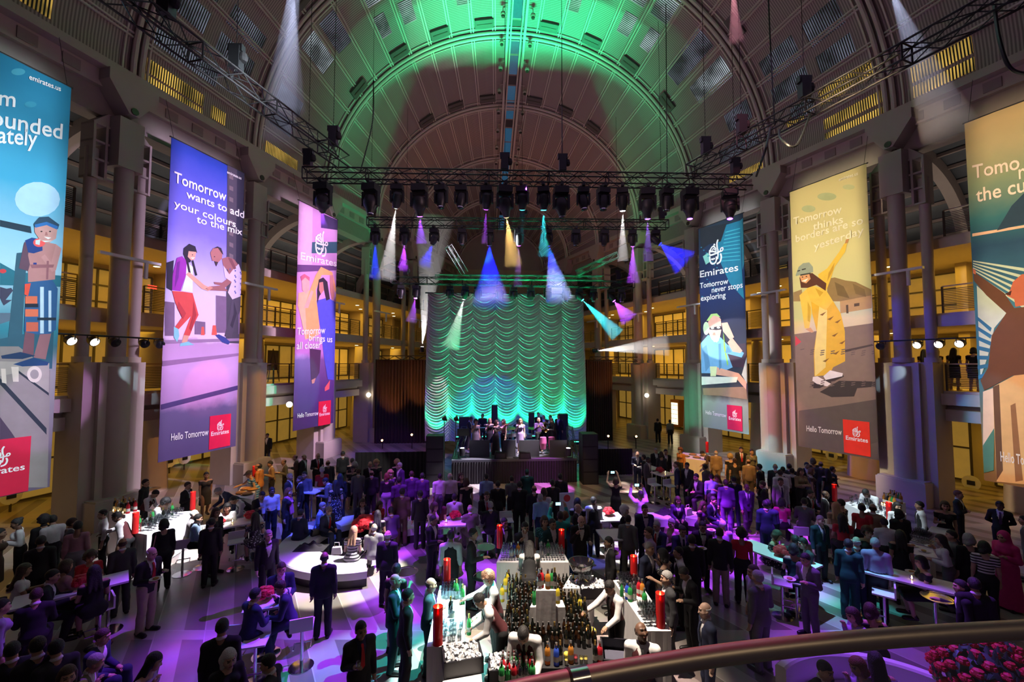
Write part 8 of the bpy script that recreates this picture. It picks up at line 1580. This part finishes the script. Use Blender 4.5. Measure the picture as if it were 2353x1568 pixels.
# ================================================================== WHO STANDS WHERE  tile x y pose facing | outfit | hair skin | label
PL = '''A 1315 290 stand 70|suit black black black -|shortk m|man all in black standing behind the left bar by the tapered pillar
A 1400 388 work 60|fvest burg|shortk m|bartender in dark waistcoat facing right behind the left bar
A 1490 462 work 80|blouse white|curlyk m|curly haired bartender in white behind the left bar
A 1695 315 hold 60|tux black|shortb m|tuxedoed man holding a napkin beyond the left bar candle
A 1860 226 walk 10|dress char|shortk t|woman in a dark dress walking toward us beyond the left bar
A 1965 365 bend 290|suit navy|shortg l|grey haired man in navy bending over the left buffet
A 2105 442 bend 280|vest black|shortk m|waiter in white sleeves bent over behind the long left table
A 2240 215 reach 280|dress bluestripe|hatk m|woman in a brimmed hat and blue striped dress at the buffet
A 2335 150 stand 250|suit orange|shortk t|man in a tan jacket right of the hatted woman
A 150 645 plate 270|blouse white|bunk d|woman in a white top holding a plate at the far left
A 398 612 stand 190|fjacket black|curlyk m|woman with bushy black hair in a black jacket at far left
A 475 615 stand 200|shirt white black|shortk m|man in a white shirt behind the bushy haired woman
A 655 640 stand 95|suit char|shortb t|brown haired man looking right before the nearest left column
A 705 668 stand 170|blouse rose lgrey|shortk t|person in a loose pale pink shirt seen from behind at left
A 1052 585 reach 250|vest burg|shortk d|bartender reaching left at the near end of the left bar
A 925 565 stand 270|shirt white black|shortk m|waiter in white behind the near end of the left bar
A 1105 822 stand 190|suit char|baldb t|bald man in a dark suit seen from behind before the left bar
A 1478 650 stand 190|blouse black|bobk m|woman in black with a pink shoulder bag at the left bar
A 1370 905 plate 40|suit black khaki white red|baldw l|grey haired man in black blazer and khaki trousers holding a plate
A 1755 565 sit 80|shirt lgrey khaki|baldw l|older balding man in a pale shirt seated at the left bar end
A 1788 605 sit 80|shirt lblue black|shortk m|man in a light blue shirt seated at the long left table
A 1950 550 stand 40|blouse black|longb m|long haired woman in black behind the long left table
A 2050 508 sit 0|blouse white|bobk m|woman in white facing us across the long left table
A 1908 640 stand 170|suit black|shortk t|man in a black suit seen from behind at the long left table
A 5 735 stand 80|dress brown|shortk t|person cut off by the left edge holding a plate
A 372 800 stand 175|suit black|shortk m|man in black seen from behind below the bushy haired woman
A 815 940 sit 10|top red|curlyb t|curly haired woman in a red top facing us at lower left
A 2300 590 sit 190|dress floral|longk m|woman in a floral print dress seated with her back to us
E 478 48 sit 80|suit black|shortk m|man in black suit seated in profile at the lower left table
E 225 -5 sit 90|top white black|longb t|woman in white sleeveless top with dark strap at lower left
E 600 -40 sit 120|blouse rose|bobb m|person in a pale pink top leaning at the lower left table
E 330 215 sit 175|suit black|shortb m|man in black from behind with white collar at lower left
E 850 10 sit 190|dress black|longk m|long haired woman in black seated from behind at lower left
E 930 582 bench 60|suit navy|shortb m|man in violet lit navy jacket eating from a plate at lower left
E 865 808 benchl 70|suit olive|shortg m|grey haired person raising a white plate at the bottom left
E 1395 800 benchl 60|dress lilac|longk m|dark haired woman in pale violet seated on the bottom left
E 340 655 stand 195|suit black|shortk m|man in black with a white collar line near the bottom left
E 505 680 stand 200|suit black|shortk m|second man in black with a white collar near the bottom left
E 610 925 stand 10|dress brown|longb m|brown haired woman at the bottom edge on the left
E 2005 490 stand 170|suit black|shortk t|man in black suit from behind left of the blond bowed woman
E 2065 772 sit 20|blouse black|bobw l|blond woman in black with bowed head at the bottom
E 20 315 stand 100|blouse lilac|shortk m|person in a pale shirt cut off at the lower left edge
E 110 700 stand 190|suit black|shortk t|dark suited man at the very bottom left corner
F 262 -15 sit 5|suit navy navy white red|shortb m|man in navy facing us behind the red flower bowl
F 248 150 sitl 270|suit navy|shortb m|man in navy leaning left over the red flower table
F 30 215 sit 120|suit navy|shortk m|man in navy from behind left of the red flower table
F 980 520 hold 20|suit black black navy red|shortk t|man in black suit with striped tie holding a drink at bottom
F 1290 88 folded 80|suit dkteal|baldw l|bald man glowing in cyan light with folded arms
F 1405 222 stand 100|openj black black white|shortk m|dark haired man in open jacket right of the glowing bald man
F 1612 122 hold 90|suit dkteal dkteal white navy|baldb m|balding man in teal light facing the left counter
F 1298 -8 tray 160|dress black|bunk m|woman in black with a tray behind the glowing bald man
F 2122 62 pour 280|vest burg|curlyr l|red haired bartender in waistcoat leaning to the left counter
F 2045 262 work 275|vest burg|shortk m|dark haired bartender in waistcoat working at the left counter
F 140 815 sit 250|suit black|shortk m|man in black with head bowed at the bottom left centre
B 650 945 stand 172|suit black|baldk t|man in black suit seen from behind before the bright bench
B 1222 752 stand 165|suit black|baldw m|man in black seen from behind with white crown by the bench
B 1788 752 stand 178|vest black|shortk t|waiter in black waistcoat seen from behind at the central bar
B 1992 735 tray 80|tux black|shortk m|tuxedoed waiter with a round tray left of the rear counter
B 1632 618 tray 60|suit black|shortk t|dark waiter holding a tray out, behind the vested waiter
B 2272 640 stand 30|tux black|shortk t|dark waiter at the left end of the rear counter
B 145 750 stand 20|tux black|shortg l|grey haired tuxedoed man standing alone left of the bench
B 915 715 bench 160|dress zebra|longy l|blond woman in a black and white print on the bright bench
B 1098 690 bench 175|suit lgrey|baldw l|bald man in a pale grey jacket beside the blond woman
B 437 560 bench 150|suit navy|shortk m|man in blue light seated from behind at the bench left end
B 635 498 bench 80|suit lblue|shortg l|grey haired man in blue light turned right on the bench
B 692 535 bench 40|suit navy navy lblue red|shortg l|man in navy with striped tie seated on the blue bench
B 992 470 bench 10|fjacket navy black white|bobb m|woman in dark jacket seated at the back bench
B 1150 492 bench 40|top red black|longb m|long haired woman in red at the back bench
B 1128 572 bench 180|dress black|longk m|dark haired person from behind inside the benches
B 1247 540 bench 200|suit purple|shortk m|seated person in purple light at the right bench end
B 1350 372 stand 178|suit brown|shortk m|man in a brown violet lit suit from behind, right of the benches
B 1512 390 stand 185|suit black|shortk m|man in dark suit from behind next to the brown suited man
B 88 400 phone 30|suit black|shortk m|man in black looking at his phone left of the dance floor
B 178 362 stand 20|shirt white black|shortk d|man in white shirt right of the man with the phone
B 330 370 stand 60|fjacket black black pink +pink|longr l|woman in black with a long pink scarf
B 160 126 plate 280|suit tan black white -|shortk t|man in tan jacket eating, second in the warm lit row at left
B 282 110 plate 280|suit olive black white -|baldb m|bald man in glasses and olive jacket in the warm lit row
B 385 70 plate 270|suit brown|baldb m|man in brown jacket eating, highest in the warm lit row
B 467 65 stand 60|suit char|baldb m|balding man in dark suit right of the warm lit row
B 592 55 plate 20|suit black black white red|baldg m|man with a red tie holding a plate at the left rear
B 45 152 plate 250|suit orange|baldk t|man in tan, nearest in the warm lit row at left
B 340 235 stand 70|suit char|shortw l|grey haired man in dark suit above the pink scarf
B 425 262 stand 270|suit black|shortb m|man in black with bright white collar facing left
B 470 220 stand 330|shirt grey black|shortk m|man in grey behind the man with the bright collar
B 628 176 stand 185|top red black|shortw l|white haired woman in a red dress seen from behind
B 680 118 stand 200|suit char|baldb t|man in dark clothes behind the woman in red
B 815 40 stand 190|suit black|capk t|man in a flat cap at the left rear
B 900 100 stand 190|dress black|bunk m|woman with pinned up hair at the left rear
B 905 170 plate 10|dress black|longk m|dark haired woman facing us at the left rear
B 922 136 stand 170|suit black|curlyg l|frizzy grey haired guest at the left rear
B 955 196 stand 180|suit grey|shortb m|man in a grey suit from behind left of the stage
B 1062 130 stand 15|suit black|baldb m|bald man facing us left of the stage
B 1118 115 stand 15|dress black|curlyy l|woman with blond curls left of the stage
B 1075 210 stand 180|suit black|baldb m|bald man in black from behind left of the stage
B 1302 110 stand 200|dress black|curlyy l|curly haired woman behind the purple lit grey haired man
B 1325 140 stand 300|suit purple|shortw l|grey haired man in purple light, tallest left of the stage
B 1212 235 stand 180|blouse black lilac|bobr l|woman in a dark top and pale trousers with pinkish hair
B 1245 210 stand 20|dress purple|curlyy l|blond woman beside the pale trousers
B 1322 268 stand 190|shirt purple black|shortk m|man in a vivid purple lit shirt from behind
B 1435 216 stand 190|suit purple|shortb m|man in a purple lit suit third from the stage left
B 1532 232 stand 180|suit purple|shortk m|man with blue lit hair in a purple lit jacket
B 660 278 phone 250|suit grey|shortk m|man in a grey suit bent to the right before the left rear crowd
B 790 240 stand 190|fjacket black|longk m|dark woman in a patterned wrap at the left rear
B 750 300 stand 200|dress floral|longk m|woman in pale print at the left rear
B 1692 236 stand 180|shirt white grey|shortk m|man in a white shirt from behind before the stage left
B 1780 232 stand 190|shirt cream black|baldw l|bald man in a cream shirt facing left before the stage
B 1882 235 stand 20|dress black|longb l|woman facing us before the stage left
B 1925 282 stand 200|dress black|bobb l|woman in black turning left before the stage
B 1822 420 sit 180|suit white|shortk t|man in a white jacket seated from behind at the flower table
B 1642 500 sit 60|blouse cream|bobb m|person in a cream top seated left of the white jacket
B 1695 440 stand 150|top burg|longk m|woman in wine red behind the white jacketed man
B 1962 520 sit 190|suit olive|baldw m|balding man in an olive suit seated at the flower table
B 2110 242 stand 180|shirt lblue black|shortk t|man in a blue shirt from behind before the stage
B 2212 305 stand 185|suit black|shortk t|man in black from behind right of the blue shirt
B 2112 405 sit 15|suit black black white red|shortb m|man with a red tie seated facing us before the stage
B 2145 490 sit 185|suit black|shortg m|man in dark suit on a white stool before the stage
C 62 262 plate 190|shirt grey black|shortk m|man in a grey blue shirt holding a plate before the stage
C 132 306 stand 180|suit black|shortk t|man in black from behind right of the grey blue shirt
C 200 198 stand 180|suit black|shortk d|dark silhouette of a man against the stage front
C 265 345 stand 180|suit black|baldb m|man in black with pale ears seen from behind at centre
C 352 370 stand 185|blouse white|bobb m|woman in a white blue lit blouse from behind at centre
C 318 420 stand 200|shirt lblue navy|shortg m|stout man in a pale blue shirt at centre
C 500 238 stand 180|suit black|shortk d|right one of two dark silhouettes before the stage
C 430 292 stand 185|suit black|shortk d|left one of two dark silhouettes before the stage
C 797 448 stand 185|vest black|shortk t|man in dark waistcoat with blue lit hair, back to us
C 1000 270 photo 200|gown black|bobb m|woman in a long black dress raising a phone to the stage
C 1222 392 photo 200|shirt white black|shortk t|person in white raising a camera with both hands before the low bench
C 1195 40 plate 10|suit navy navy white -|baldw l|man in dark suit with a plate just right of the stage
C 1292 90 stand 60|suit grey|shortk d|man in a grey suit beside the back row table
C 1542 132 stand 280|suit navy navy white -|shortb m|man in navy facing left at the back row table
C 1362 10 stand 20|suit black|shortg m|man in black at the far right of the stage
C 1410 42 stand 180|blouse char|bobb m|woman in dark grey at the right rear
C 1250 70 stand 250|suit black|shortk t|man in black behind the grey suited man
C 1780 35 bend 280|suit brown|shortk m|man bent over the right buffet
C 1580 5 stand 320|blouse orange|curlyr m|guest lit orange at the right buffet
C 1902 30 stand 185|suit tan|baldw m|white haired man in a tan jacket seen from behind
C 2030 60 stand 190|dress black|curlyy l|woman with red blond hair at the right rear
C 2072 102 stand 180|top black|bunb m|woman in a low backed black top at the right rear
C 2195 110 stand 190|suit tan|baldb m|balding man in tan right of the low backed woman
C 2290 152 stand 250|suit black|shortk t|man in black beneath the headphones banner
C 2130 0 stand 10|suit black black white red|shortk m|man in black with a red tie far at the right rear
C 2225 20 stand 20|blouse olive|shortk m|guest in olive far at the right rear
C 1802 156 stand 240|shirt grey black|shortk t|man in a grey pullover at the right rear
C 1862 240 stand 190|shirt lblue black|shortk m|man in a pale blue shirt behind the woman with a plate
C 1912 252 plate 300|dress black|longr m|woman with red hair in black holding a plate at right
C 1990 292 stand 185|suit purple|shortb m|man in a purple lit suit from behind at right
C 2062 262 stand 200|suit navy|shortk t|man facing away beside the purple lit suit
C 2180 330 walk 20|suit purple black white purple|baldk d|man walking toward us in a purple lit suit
C 2320 306 plate 260|suit black black white -|shortb m|man holding a plate at the right of the dance floor
C 1722 240 sit 320|suit black|shortk m|man in black seated below the grey pullover
C 1640 140 stand 330|suit char|shortk t|man in dark clothes behind the back row table
C 1450 20 stand 20|suit black|shortk m|man in black near the buffet tables
C 1560 448 bench 15|fjacket purple black white|bobb m|woman in a purple cardigan seated on the low bench
C 1792 490 bench 60|dress purple|longb m|long haired woman in purple light on the low bench
C 1880 448 bench 60|suit navy|shortk m|man looking at a camera beside the long haired woman
C 1262 522 stand 20|tux navy|shortk m|tuxedoed man with glasses facing us by the bright table
C 1082 530 stand 80|fjacket black black white|curlyw l|woman with white curls beside the bright table
C 1110 612 stand 170|suit grey olive|shortk m|man in a grey suit from behind at the bright table
C 660 512 stand 70|tux black|baldw l|white haired tuxedoed man facing right at centre
C 655 460 stand 180|dress black|longk m|dark woman lit blue behind the white haired man
C 688 620 mouth 20|tux black|baldw l|white haired tuxedoed man eating, nearer one
C 358 626 stand 20|top sequin|bobb m|woman in a teal sequined top at centre
C 432 650 stand 30|suit dkteal|shortk t|man in teal light beside the sequined woman
C 545 580 stand 170|gown blue|longr m|woman with long curls in a bright blue dress from behind
C 500 578 photo 190|shirt teal black|shortk m|man in teal light photographing with raised arms
C 182 680 mouth 20|suit char|shortk t|man touching his face behind the rear counter
C 222 850 work 180|fvest black|longk m|bartender in black waistcoat from behind at the rear counter
C 932 810 stand 285|tux black|shortk t|tuxedoed man facing left beside the punch bowl
C 1292 722 stand 290|shirt lilac lgrey|shortb m|man in a pale violet shirt in profile
C 1368 670 sit 320|suit navy navy white red|shortg m|man in navy with a red tie seated at the purple table
C 1500 645 sit 330|blouse rose|shortg l|guest in pink satin beside the red tied man
C 1602 712 sit 20|suit navy navy white navy|shortk t|man in navy seated at the purple lit table
C 1782 672 plate 20|tux black|shortk t|tuxedoed man holding a plate in the purple light
C 1962 660 bench 200|blouse lilac|shortw l|grey haired woman in pale violet seated at right
C 1302 860 stand 60|suit navy|shortg m|man in dark violet suit above the right counter
C 1420 920 mouth 250|dress dots|bobk m|woman in a polka dot dress at the right counter
C 1560 900 stand 280|vest black bow|shortk m|waiter with a white collar right of the polka dots
C 1682 790 stand 190|suit black|shortk t|man in black from behind right of the waiter
C 1935 730 stand 178|suit black khaki|shortk t|man in black jacket and khaki trousers from behind
C 2130 732 stand 185|top red black|curlyk t|woman in a red lace top from behind
C 2350 480 stand 190|suit dkteal|shortk m|man lit teal at the edge of the purple floor
D 110 150 stand 180|suit char|baldg m|grey haired guest under the third right column
D 155 205 stand 190|shirt white black|shortk t|man in a white shirt under the third right column
D 180 178 stand 180|vest black|shortk d|waiter in black waistcoat among the right rear crowd
D 237 150 stand 190|suit char|shortk t|tall guest behind the waiter in the right rear crowd
D 262 190 stand 180|vest black|shortk t|waiter with white sleeves from behind in the right rear crowd
D 342 192 folded 40|blouse tan|longb m|woman in tan with folded arms at the right rear
D 395 138 stand 20|suit black black white -|shortk m|man facing us with open collar at the right rear
D 440 190 stand 100|dress brown|bobr m|woman in brown left of the dark haired pair
D 520 130 stand 190|suit char|baldb t|man in the dark at the right rear corner
D 582 196 stand 200|dress black|longk m|dark haired woman in black at the right rear
D 628 176 hip 120|suit black|shortk t|man with hand on hip at the right rear edge
D 450 100 stand 200|blouse char|bobb m|guest behind the man with open collar
D 160 280 stand 20|suit lgrey lgrey white navy|shortk t|man in a pale grey suit and tie walking at right
D 430 390 sit 60|suit black black white red|shortk m|man with a red tie facing right near the right bar
D 565 395 stand 90|suit char|baldk d|bald man in a dark suit left of the bar candle
D 45 472 stand 190|suit navy|shortk m|man with teal lit hair left of the pink dress
D 170 462 sit 180|top mag black|bobk m|woman in a glowing pink red dress from behind
D 372 460 sit 180|suit grey|shortk m|man in a grey violet lit suit seated from behind
D 700 470 stand 250|dress black|shortk m|dark haired guest at the far end of the right bar
D 655 500 stand 190|dress tan|longy l|woman with long blond hair from behind near the right bar
D 925 378 work 330|vest black|shortk d|bartender in waistcoat at the middle of the right bar
D 890 510 stand 180|top red black|bunk t|woman in bright red from behind at the right bar
D 990 512 stand 180|suit tan|baldb t|bald man in tan from behind at the right bar
D 1212 500 stand 30|fvest black|longk m|bartender with long dark hair behind the right bar candle
D 1408 490 stand 280|vest black|shortk t|waiter in waistcoat facing left at the right bar end
D 1640 490 hold 10|dress black|bobb m|woman in a short black dress near the right doors
D 1762 392 folded 80|suit black|shortr m|tall man in black with folded arms at right
D 2135 490 hands_back 0|suit black black white purple|shortk d|guard with a violet tie standing at the right doors
D 2350 620 stand 270|suit grey|shortk m|man in grey cut off by the right edge
D 520 620 stand 40|suit dkteal black white navy|shortg l|man in dark suit with teal lit shoulder at right
D 130 752 sitl 80|dress floral|bobb m|woman in a print dress eating at the cyan lit table
D 290 795 sit 190|suit black|shortk m|small dark seated guest behind the cyan lit table
D 358 820 sit 300|suit char|shortk m|man leaning in at the cyan lit table
D 275 872 sit 190|dress dkteal|bobk m|woman in teal light from behind at the cyan lit table
D 380 960 plate 320|suit grey grey white -|shortk m|man in a grey suit holding a plate over the cyan floor
D 712 602 sit 190|top red black|longk m|woman with long black hair and red skirt from behind
D 940 722 stand 30|dress black|curlyb m|woman with long dark curls at right
D 1090 642 sit 200|shirt white black|shortk t|man in white shirt with dark strap from behind at right
D 1222 562 stand 210|suit char|bobk m|person in a dark jacket before the right bar candle
D 842 808 stand 175|suit navy|baldw l|bald man in navy suit from behind at right
D 770 830 stand 170|suit dkteal|shortk m|teal lit guest behind the bald man in navy
D 1010 820 stand 185|shirt lilac black|shortg m|grey haired man in a pale violet shirt from behind
D 1235 750 stand 190|dress black|longk m|woman in black with long straight hair from behind
D 1600 792 mouth 270|blouse white grey|longk m|woman with long dark hair in white eating at right
D 1695 750 stand 280|shirt grey grey|shortk m|man in a grey shirt behind the woman in white
D 1850 780 stand 200|blouse black|bobg l|grey haired woman in black from behind at right
D 2160 760 plate 330|robe mag|none m|woman in a crimson headscarf and robe holding a plate
D 1420 985 sit 290|dress black|bobk m|woman in a black dress with bare arms at the lower right table
D 1990 850 stand 190|top hstripe black|bobk m|woman in black and white stripes at the right edge
H 1775 140 tray 280|tux black|shortk m|tuxedoed waiter bending to a tray at the lower right
H 1900 120 stand 200|suit black|shortk t|man in black behind the tuxedoed waiter at lower right
H 805 395 benchl 300|blouse lilac|bobb m|brown haired woman in pale violet raising food at lower right
H 965 352 bench 200|dress black|bobb m|dark guest seated beside the brown haired woman
H 850 845 benchl 300|blouse lilac|bobr m|brown haired person in violet below the handrail
H 1010 790 bench 200|dress grey|longk m|person in a grey top seated below the handrail
H 560 880 bench 60|suit black|shortk m|dark guest with crossed legs below the handrail
G 165 560 work 350|vest burg|shortk m|bartender bending forward with bowed head at the bottom
G 942 148 pour 310|vest burg|shortk m|dark haired bartender with a bottle on the right of the platform
G 1228 525 lookup 0|vest burg|baldk d|bartender looking up at the camera from the right counter
G 1455 60 stand 285|suit char|shortg m|greying man in a dark suit facing the right counter
G 1612 25 phone 300|suit black|shortk t|man in dark suit with bowed head at the right counter
G 1800 345 stand 290|suit navy navy white navy|baldw l|white haired man with a blue striped tie at right
G 2275 55 hold 230|suit grey|shortg m|man in a grey suit from behind gesturing at right
G 2235 5 stand 300|shirt lilac grey|shortb m|man facing the grey suited man at right
'''
SHADE = {}
for ln in PL.strip().split('\n'):
 a, of, hs, lab = ln.split('|'); t, x, y, pose, face = a.split(); u, v = tp(t, float(x), float(y)); h, s = hs.split()
 low = pose in ('bench', 'benchl')
 person(u, v, pose, float(face), of, h, s, lab, sc=1.0 if low else rng.uniform(.965, 1.035), far=(v < 1085))
# the band
for x, y, d, pose, face, of, h, s, lab in [(862, 1345, 2.4, 'play', 70, 'suit black', 'shortk', 't', 'man in black at the left speaker on stage'), (955, 1325, 3.9, 'play', 0, 'shirt black black', 'shortk', 'm', 'keyboard player at the back left of the stage'), (910, 1380, 1.2, 'sing', 20, 'gown grey', 'curlyk', 't', 'singer in a shining grey dress at the stage left'), (1003, 1360, 1.6, 'sing', 15, 'dress black', 'longy', 'l', 'blond singer in black at the stage left'), (1045, 1356, .9, 'violin', 60, 'gown black', 'longb', 'l', 'violinist in a long black dress'), (1095, 1376, 1.3, 'sing', 300, 'top rose black', 'longb', 'l', 'singer in a pink top right of the violinist'),
  (1190, 1350, 3.9, 'drum', 0, 'shirt black black', 'capk', 'm', 'drummer behind the drum kit'), (1208, 1385, 1.5, 'sing', 0, 'dress lilac', 'longy', 'l', 'blond singer in a glittering dress at the stage centre'), (1330, 1372, 1.9, 'horn', 20, 'shirt purple black', 'baldk', 'm', 'trombone player in purple light'), (1328, 1318, 4.4, 'horn', 30, 'suit black', 'shortk', 'm', 'brass player furthest left in the back row'), (1363, 1328, 3.2, 'horn', 10, 'suit black black white -', 'baldb', 'm', 'saxophone player in the middle of the brass row'), (1405, 1322, 3.0, 'horn', 320, 'suit black', 'shortk', 'm', 'trumpet player on the right of the brass row'), (1465, 1316, 3.5, 'stand', 330, 'suit black black white -', 'shortk', 'm', 'guitarist in black at the stage right'), (1430, 1378, 1.9, 'play', 300, 'shirt black black', 'shortk', 't', 'percussionist in black at the congas')]:
 u, v = tp('S', x, y); P = at_y(u, v, SP.y+d); ht, hd = head_top(pose, 'f' if of.split()[0] in ('gown', 'dress', 'top') else 'm'); zz = ST+(.25 if d > 3 and pose != 'play' else 0)
 if d > 2.9: zz = max(ST, P.z-ht*1.0)
 az = -math.asin(P.x/math.hypot(P.x, P.y)); person(0, 0, pose, 0, of, h, s, lab, far=True, z0=zz, group='musicians on the stage', at=(P.x, P.y, zz), rot=math.radians(face)+az)
 if zz > ST+.1:
  q = thing('riser', 'black riser under the %s' % lab, 'riser', T(P.x, P.y, ST)); MB().box(-.45, .45, -.45, .45, 0, zz-ST).obj('riser_box', black_m, q)
# instruments
def held(nm): return [p for p in PEOPLE if p[0]['label'] == nm][0]
vi = held('violinist in a long black dress'); P = hand_pos(*vi, 'l', .02); r = thing('violin', 'violin held by the violinist in black', 'violin', Matrix.Translation(P)); wd = pm('violin wood', (.35, .13, .04), .3); MB().ball((0, .12, .02), (.09, .14, .03), 12).obj('body', wd, r, True); MB().tube([(0, .0, .03), (0, -.2, .03)], .015, 6).obj('neck', wd, r); MB().tube([(-.3, .1, .08), (.25, .08, .06)], .006, 5).obj('bow', wd, r)
br = pm('brass horn', (.75, .50, .15), .2, .95)
for nm, k in (('trombone player in purple light', 'trombone'), ('trumpet player on the right of the brass row', 'trumpet'), ('saxophone player in the middle of the brass row', 'saxophone'), ('brass player furthest left in the back row', 'flugelhorn')):
 p = held(nm); P = hand_pos(*p); R = p[0].matrix_world.to_3x3().normalized().to_4x4(); L = {'trombone': .8, 'trumpet': .4, 'saxophone': .5, 'flugelhorn': .4}[k]; r = thing(k, '%s played by the %s' % (k, nm), 'horn', Matrix.Translation(P) @ R); MB().tube([(0, .12, .06), (0, -L, -.05)], .018, 8).tube([(0, .1, .0), (0, -L*.6, -.10), (0, -L*.6, -.06)], .015, 8).obj('tubing', br, r, True); MB().tube([(0, -L, -.05), (0, -L-.1, -.06), (0, -L-.18, -.07)], [.018, .04, .10], 14, cap=False).obj('bell', br, r, True)
# things in hands
def sh(l): return ' '.join(l.replace(',', '').split()[:9]).rsplit(' with', 1)[0] if len(l.split()) > 9 else l
for o, pose, sex in PEOPLE:
 if o.get('group') == 'musicians on the stage': continue
 if pose == 'plate' and o.location.y < 19: plate(hand_pos(o, pose, sex, 'r', .13)+Vector((0, 0, .03)), 'plate held by the '+sh(o['label']), 'plates held by guests')
 elif pose in ('hold', 'mouth') and o.location.y < 16 and 'eating' not in o['label'] and 'face' not in o['label']:
  g = link('drinking_glass', GM['tumbler']); g.matrix_world = Matrix.Translation(hand_pos(o, pose, sex, 'r', .10)-Vector((0, 0, .03))); tag(g, 'glass held by the '+sh(o['label']), 'glass', 'glasses held by guests')
 elif pose == 'photo':
  q = thing('smartphone', 'phone held up by the '+sh(o['label']), 'phone', Matrix.Translation((hand_pos(o, pose, sex, 'r')+hand_pos(o, pose, sex, 'l'))/2) @ o.matrix_world.to_3x3().normalized().to_4x4()); MB().box(-.08, .08, -.008, .008, -.04, .05).obj('phone_case', black_m, q); MB().box(-.07, .07, .009, .010, -.035, .045).obj('screen', pm('lit phone screen', (.3, .5, .55), .2, emit=(.4, .8, .9), es=2), q)
p = held('woman in black with a pink shoulder bag at the left bar')[0]; M = p.matrix_world; r = thing('shoulder_bag', 'pink shoulder bag hanging on the woman in black at the left bar', 'handbag', M @ T(.26, .05, .78)); MB().box(-.05, .05, -.16, .16, 0, .22).obj('bag_body', pm('pink leather', (.55, .28, .28), .5), r); MB().tube([(0, -.14, .22), (-.1, 0, .66), (0, .14, .22)], .012, 6).obj('strap', pm('pink leather', (.55, .28, .28), .5), r)
p = held('bartender working at nothing') if 0 else held('dark haired bartender with a bottle on the right of the platform'); bottle('wine_dark', hand_pos(*p, 'r', .06)-Vector((0, 0, .1)), 'dark bottle in the hand of the dark haired bartender', 'bottles in hands', 1.15)
p = held('dark haired bartender in waistcoat working at the left counter'); bottle('wine_green', hand_pos(*p, 'r', .06)-Vector((0, 0, .1)), 'green bottle in the hand of the bartender at the left counter', 'bottles in hands', 1.15)
# people on the right gallery, seen from behind the rail
for u, v, n_, h, lab in ((2122, 808, -1.8, 'longk', 'dark haired person at the left end of the right gallery'), (2151, 811, -1.8, 'longb', 'long haired woman on the right gallery, second from left'), (2190, 806, -.9, 'longk', 'long haired woman on the right gallery pointing right'), (2236, 811, -1.0, 'bobk', 'dark guest at the right end of the right gallery')):
 q, z = on_wall(WR, u, v, n_); P = WR.p(q, n_, 4.6); person(0, 0, 'hold', 0, 'dress black', h, 'm', lab, far=True, z0=4.6, group='guests on the right gallery', at=P, rot=math.atan2(WR.n.y, WR.n.x)-math.pi/2)
for u, v, y, of, lab in ((615, 1003, 25.0, 'suit black', 'guard in black before the shop doors left of the magenta banner'), (1540, 993, 31., 'shirt lgrey black', 'man in a pale shirt walking off beneath the lit fridge'), (1512, 1000, 31.6, 'suit black', 'dark man beside the pale shirt near the fridge')):
 P = at_y(u, v, y); person(0, 0, 'stand', 0, of, 'shortk', 't', lab, far=True, at=(P.x, P.y, 0), rot=math.radians(0 if u < 1000 else 180))
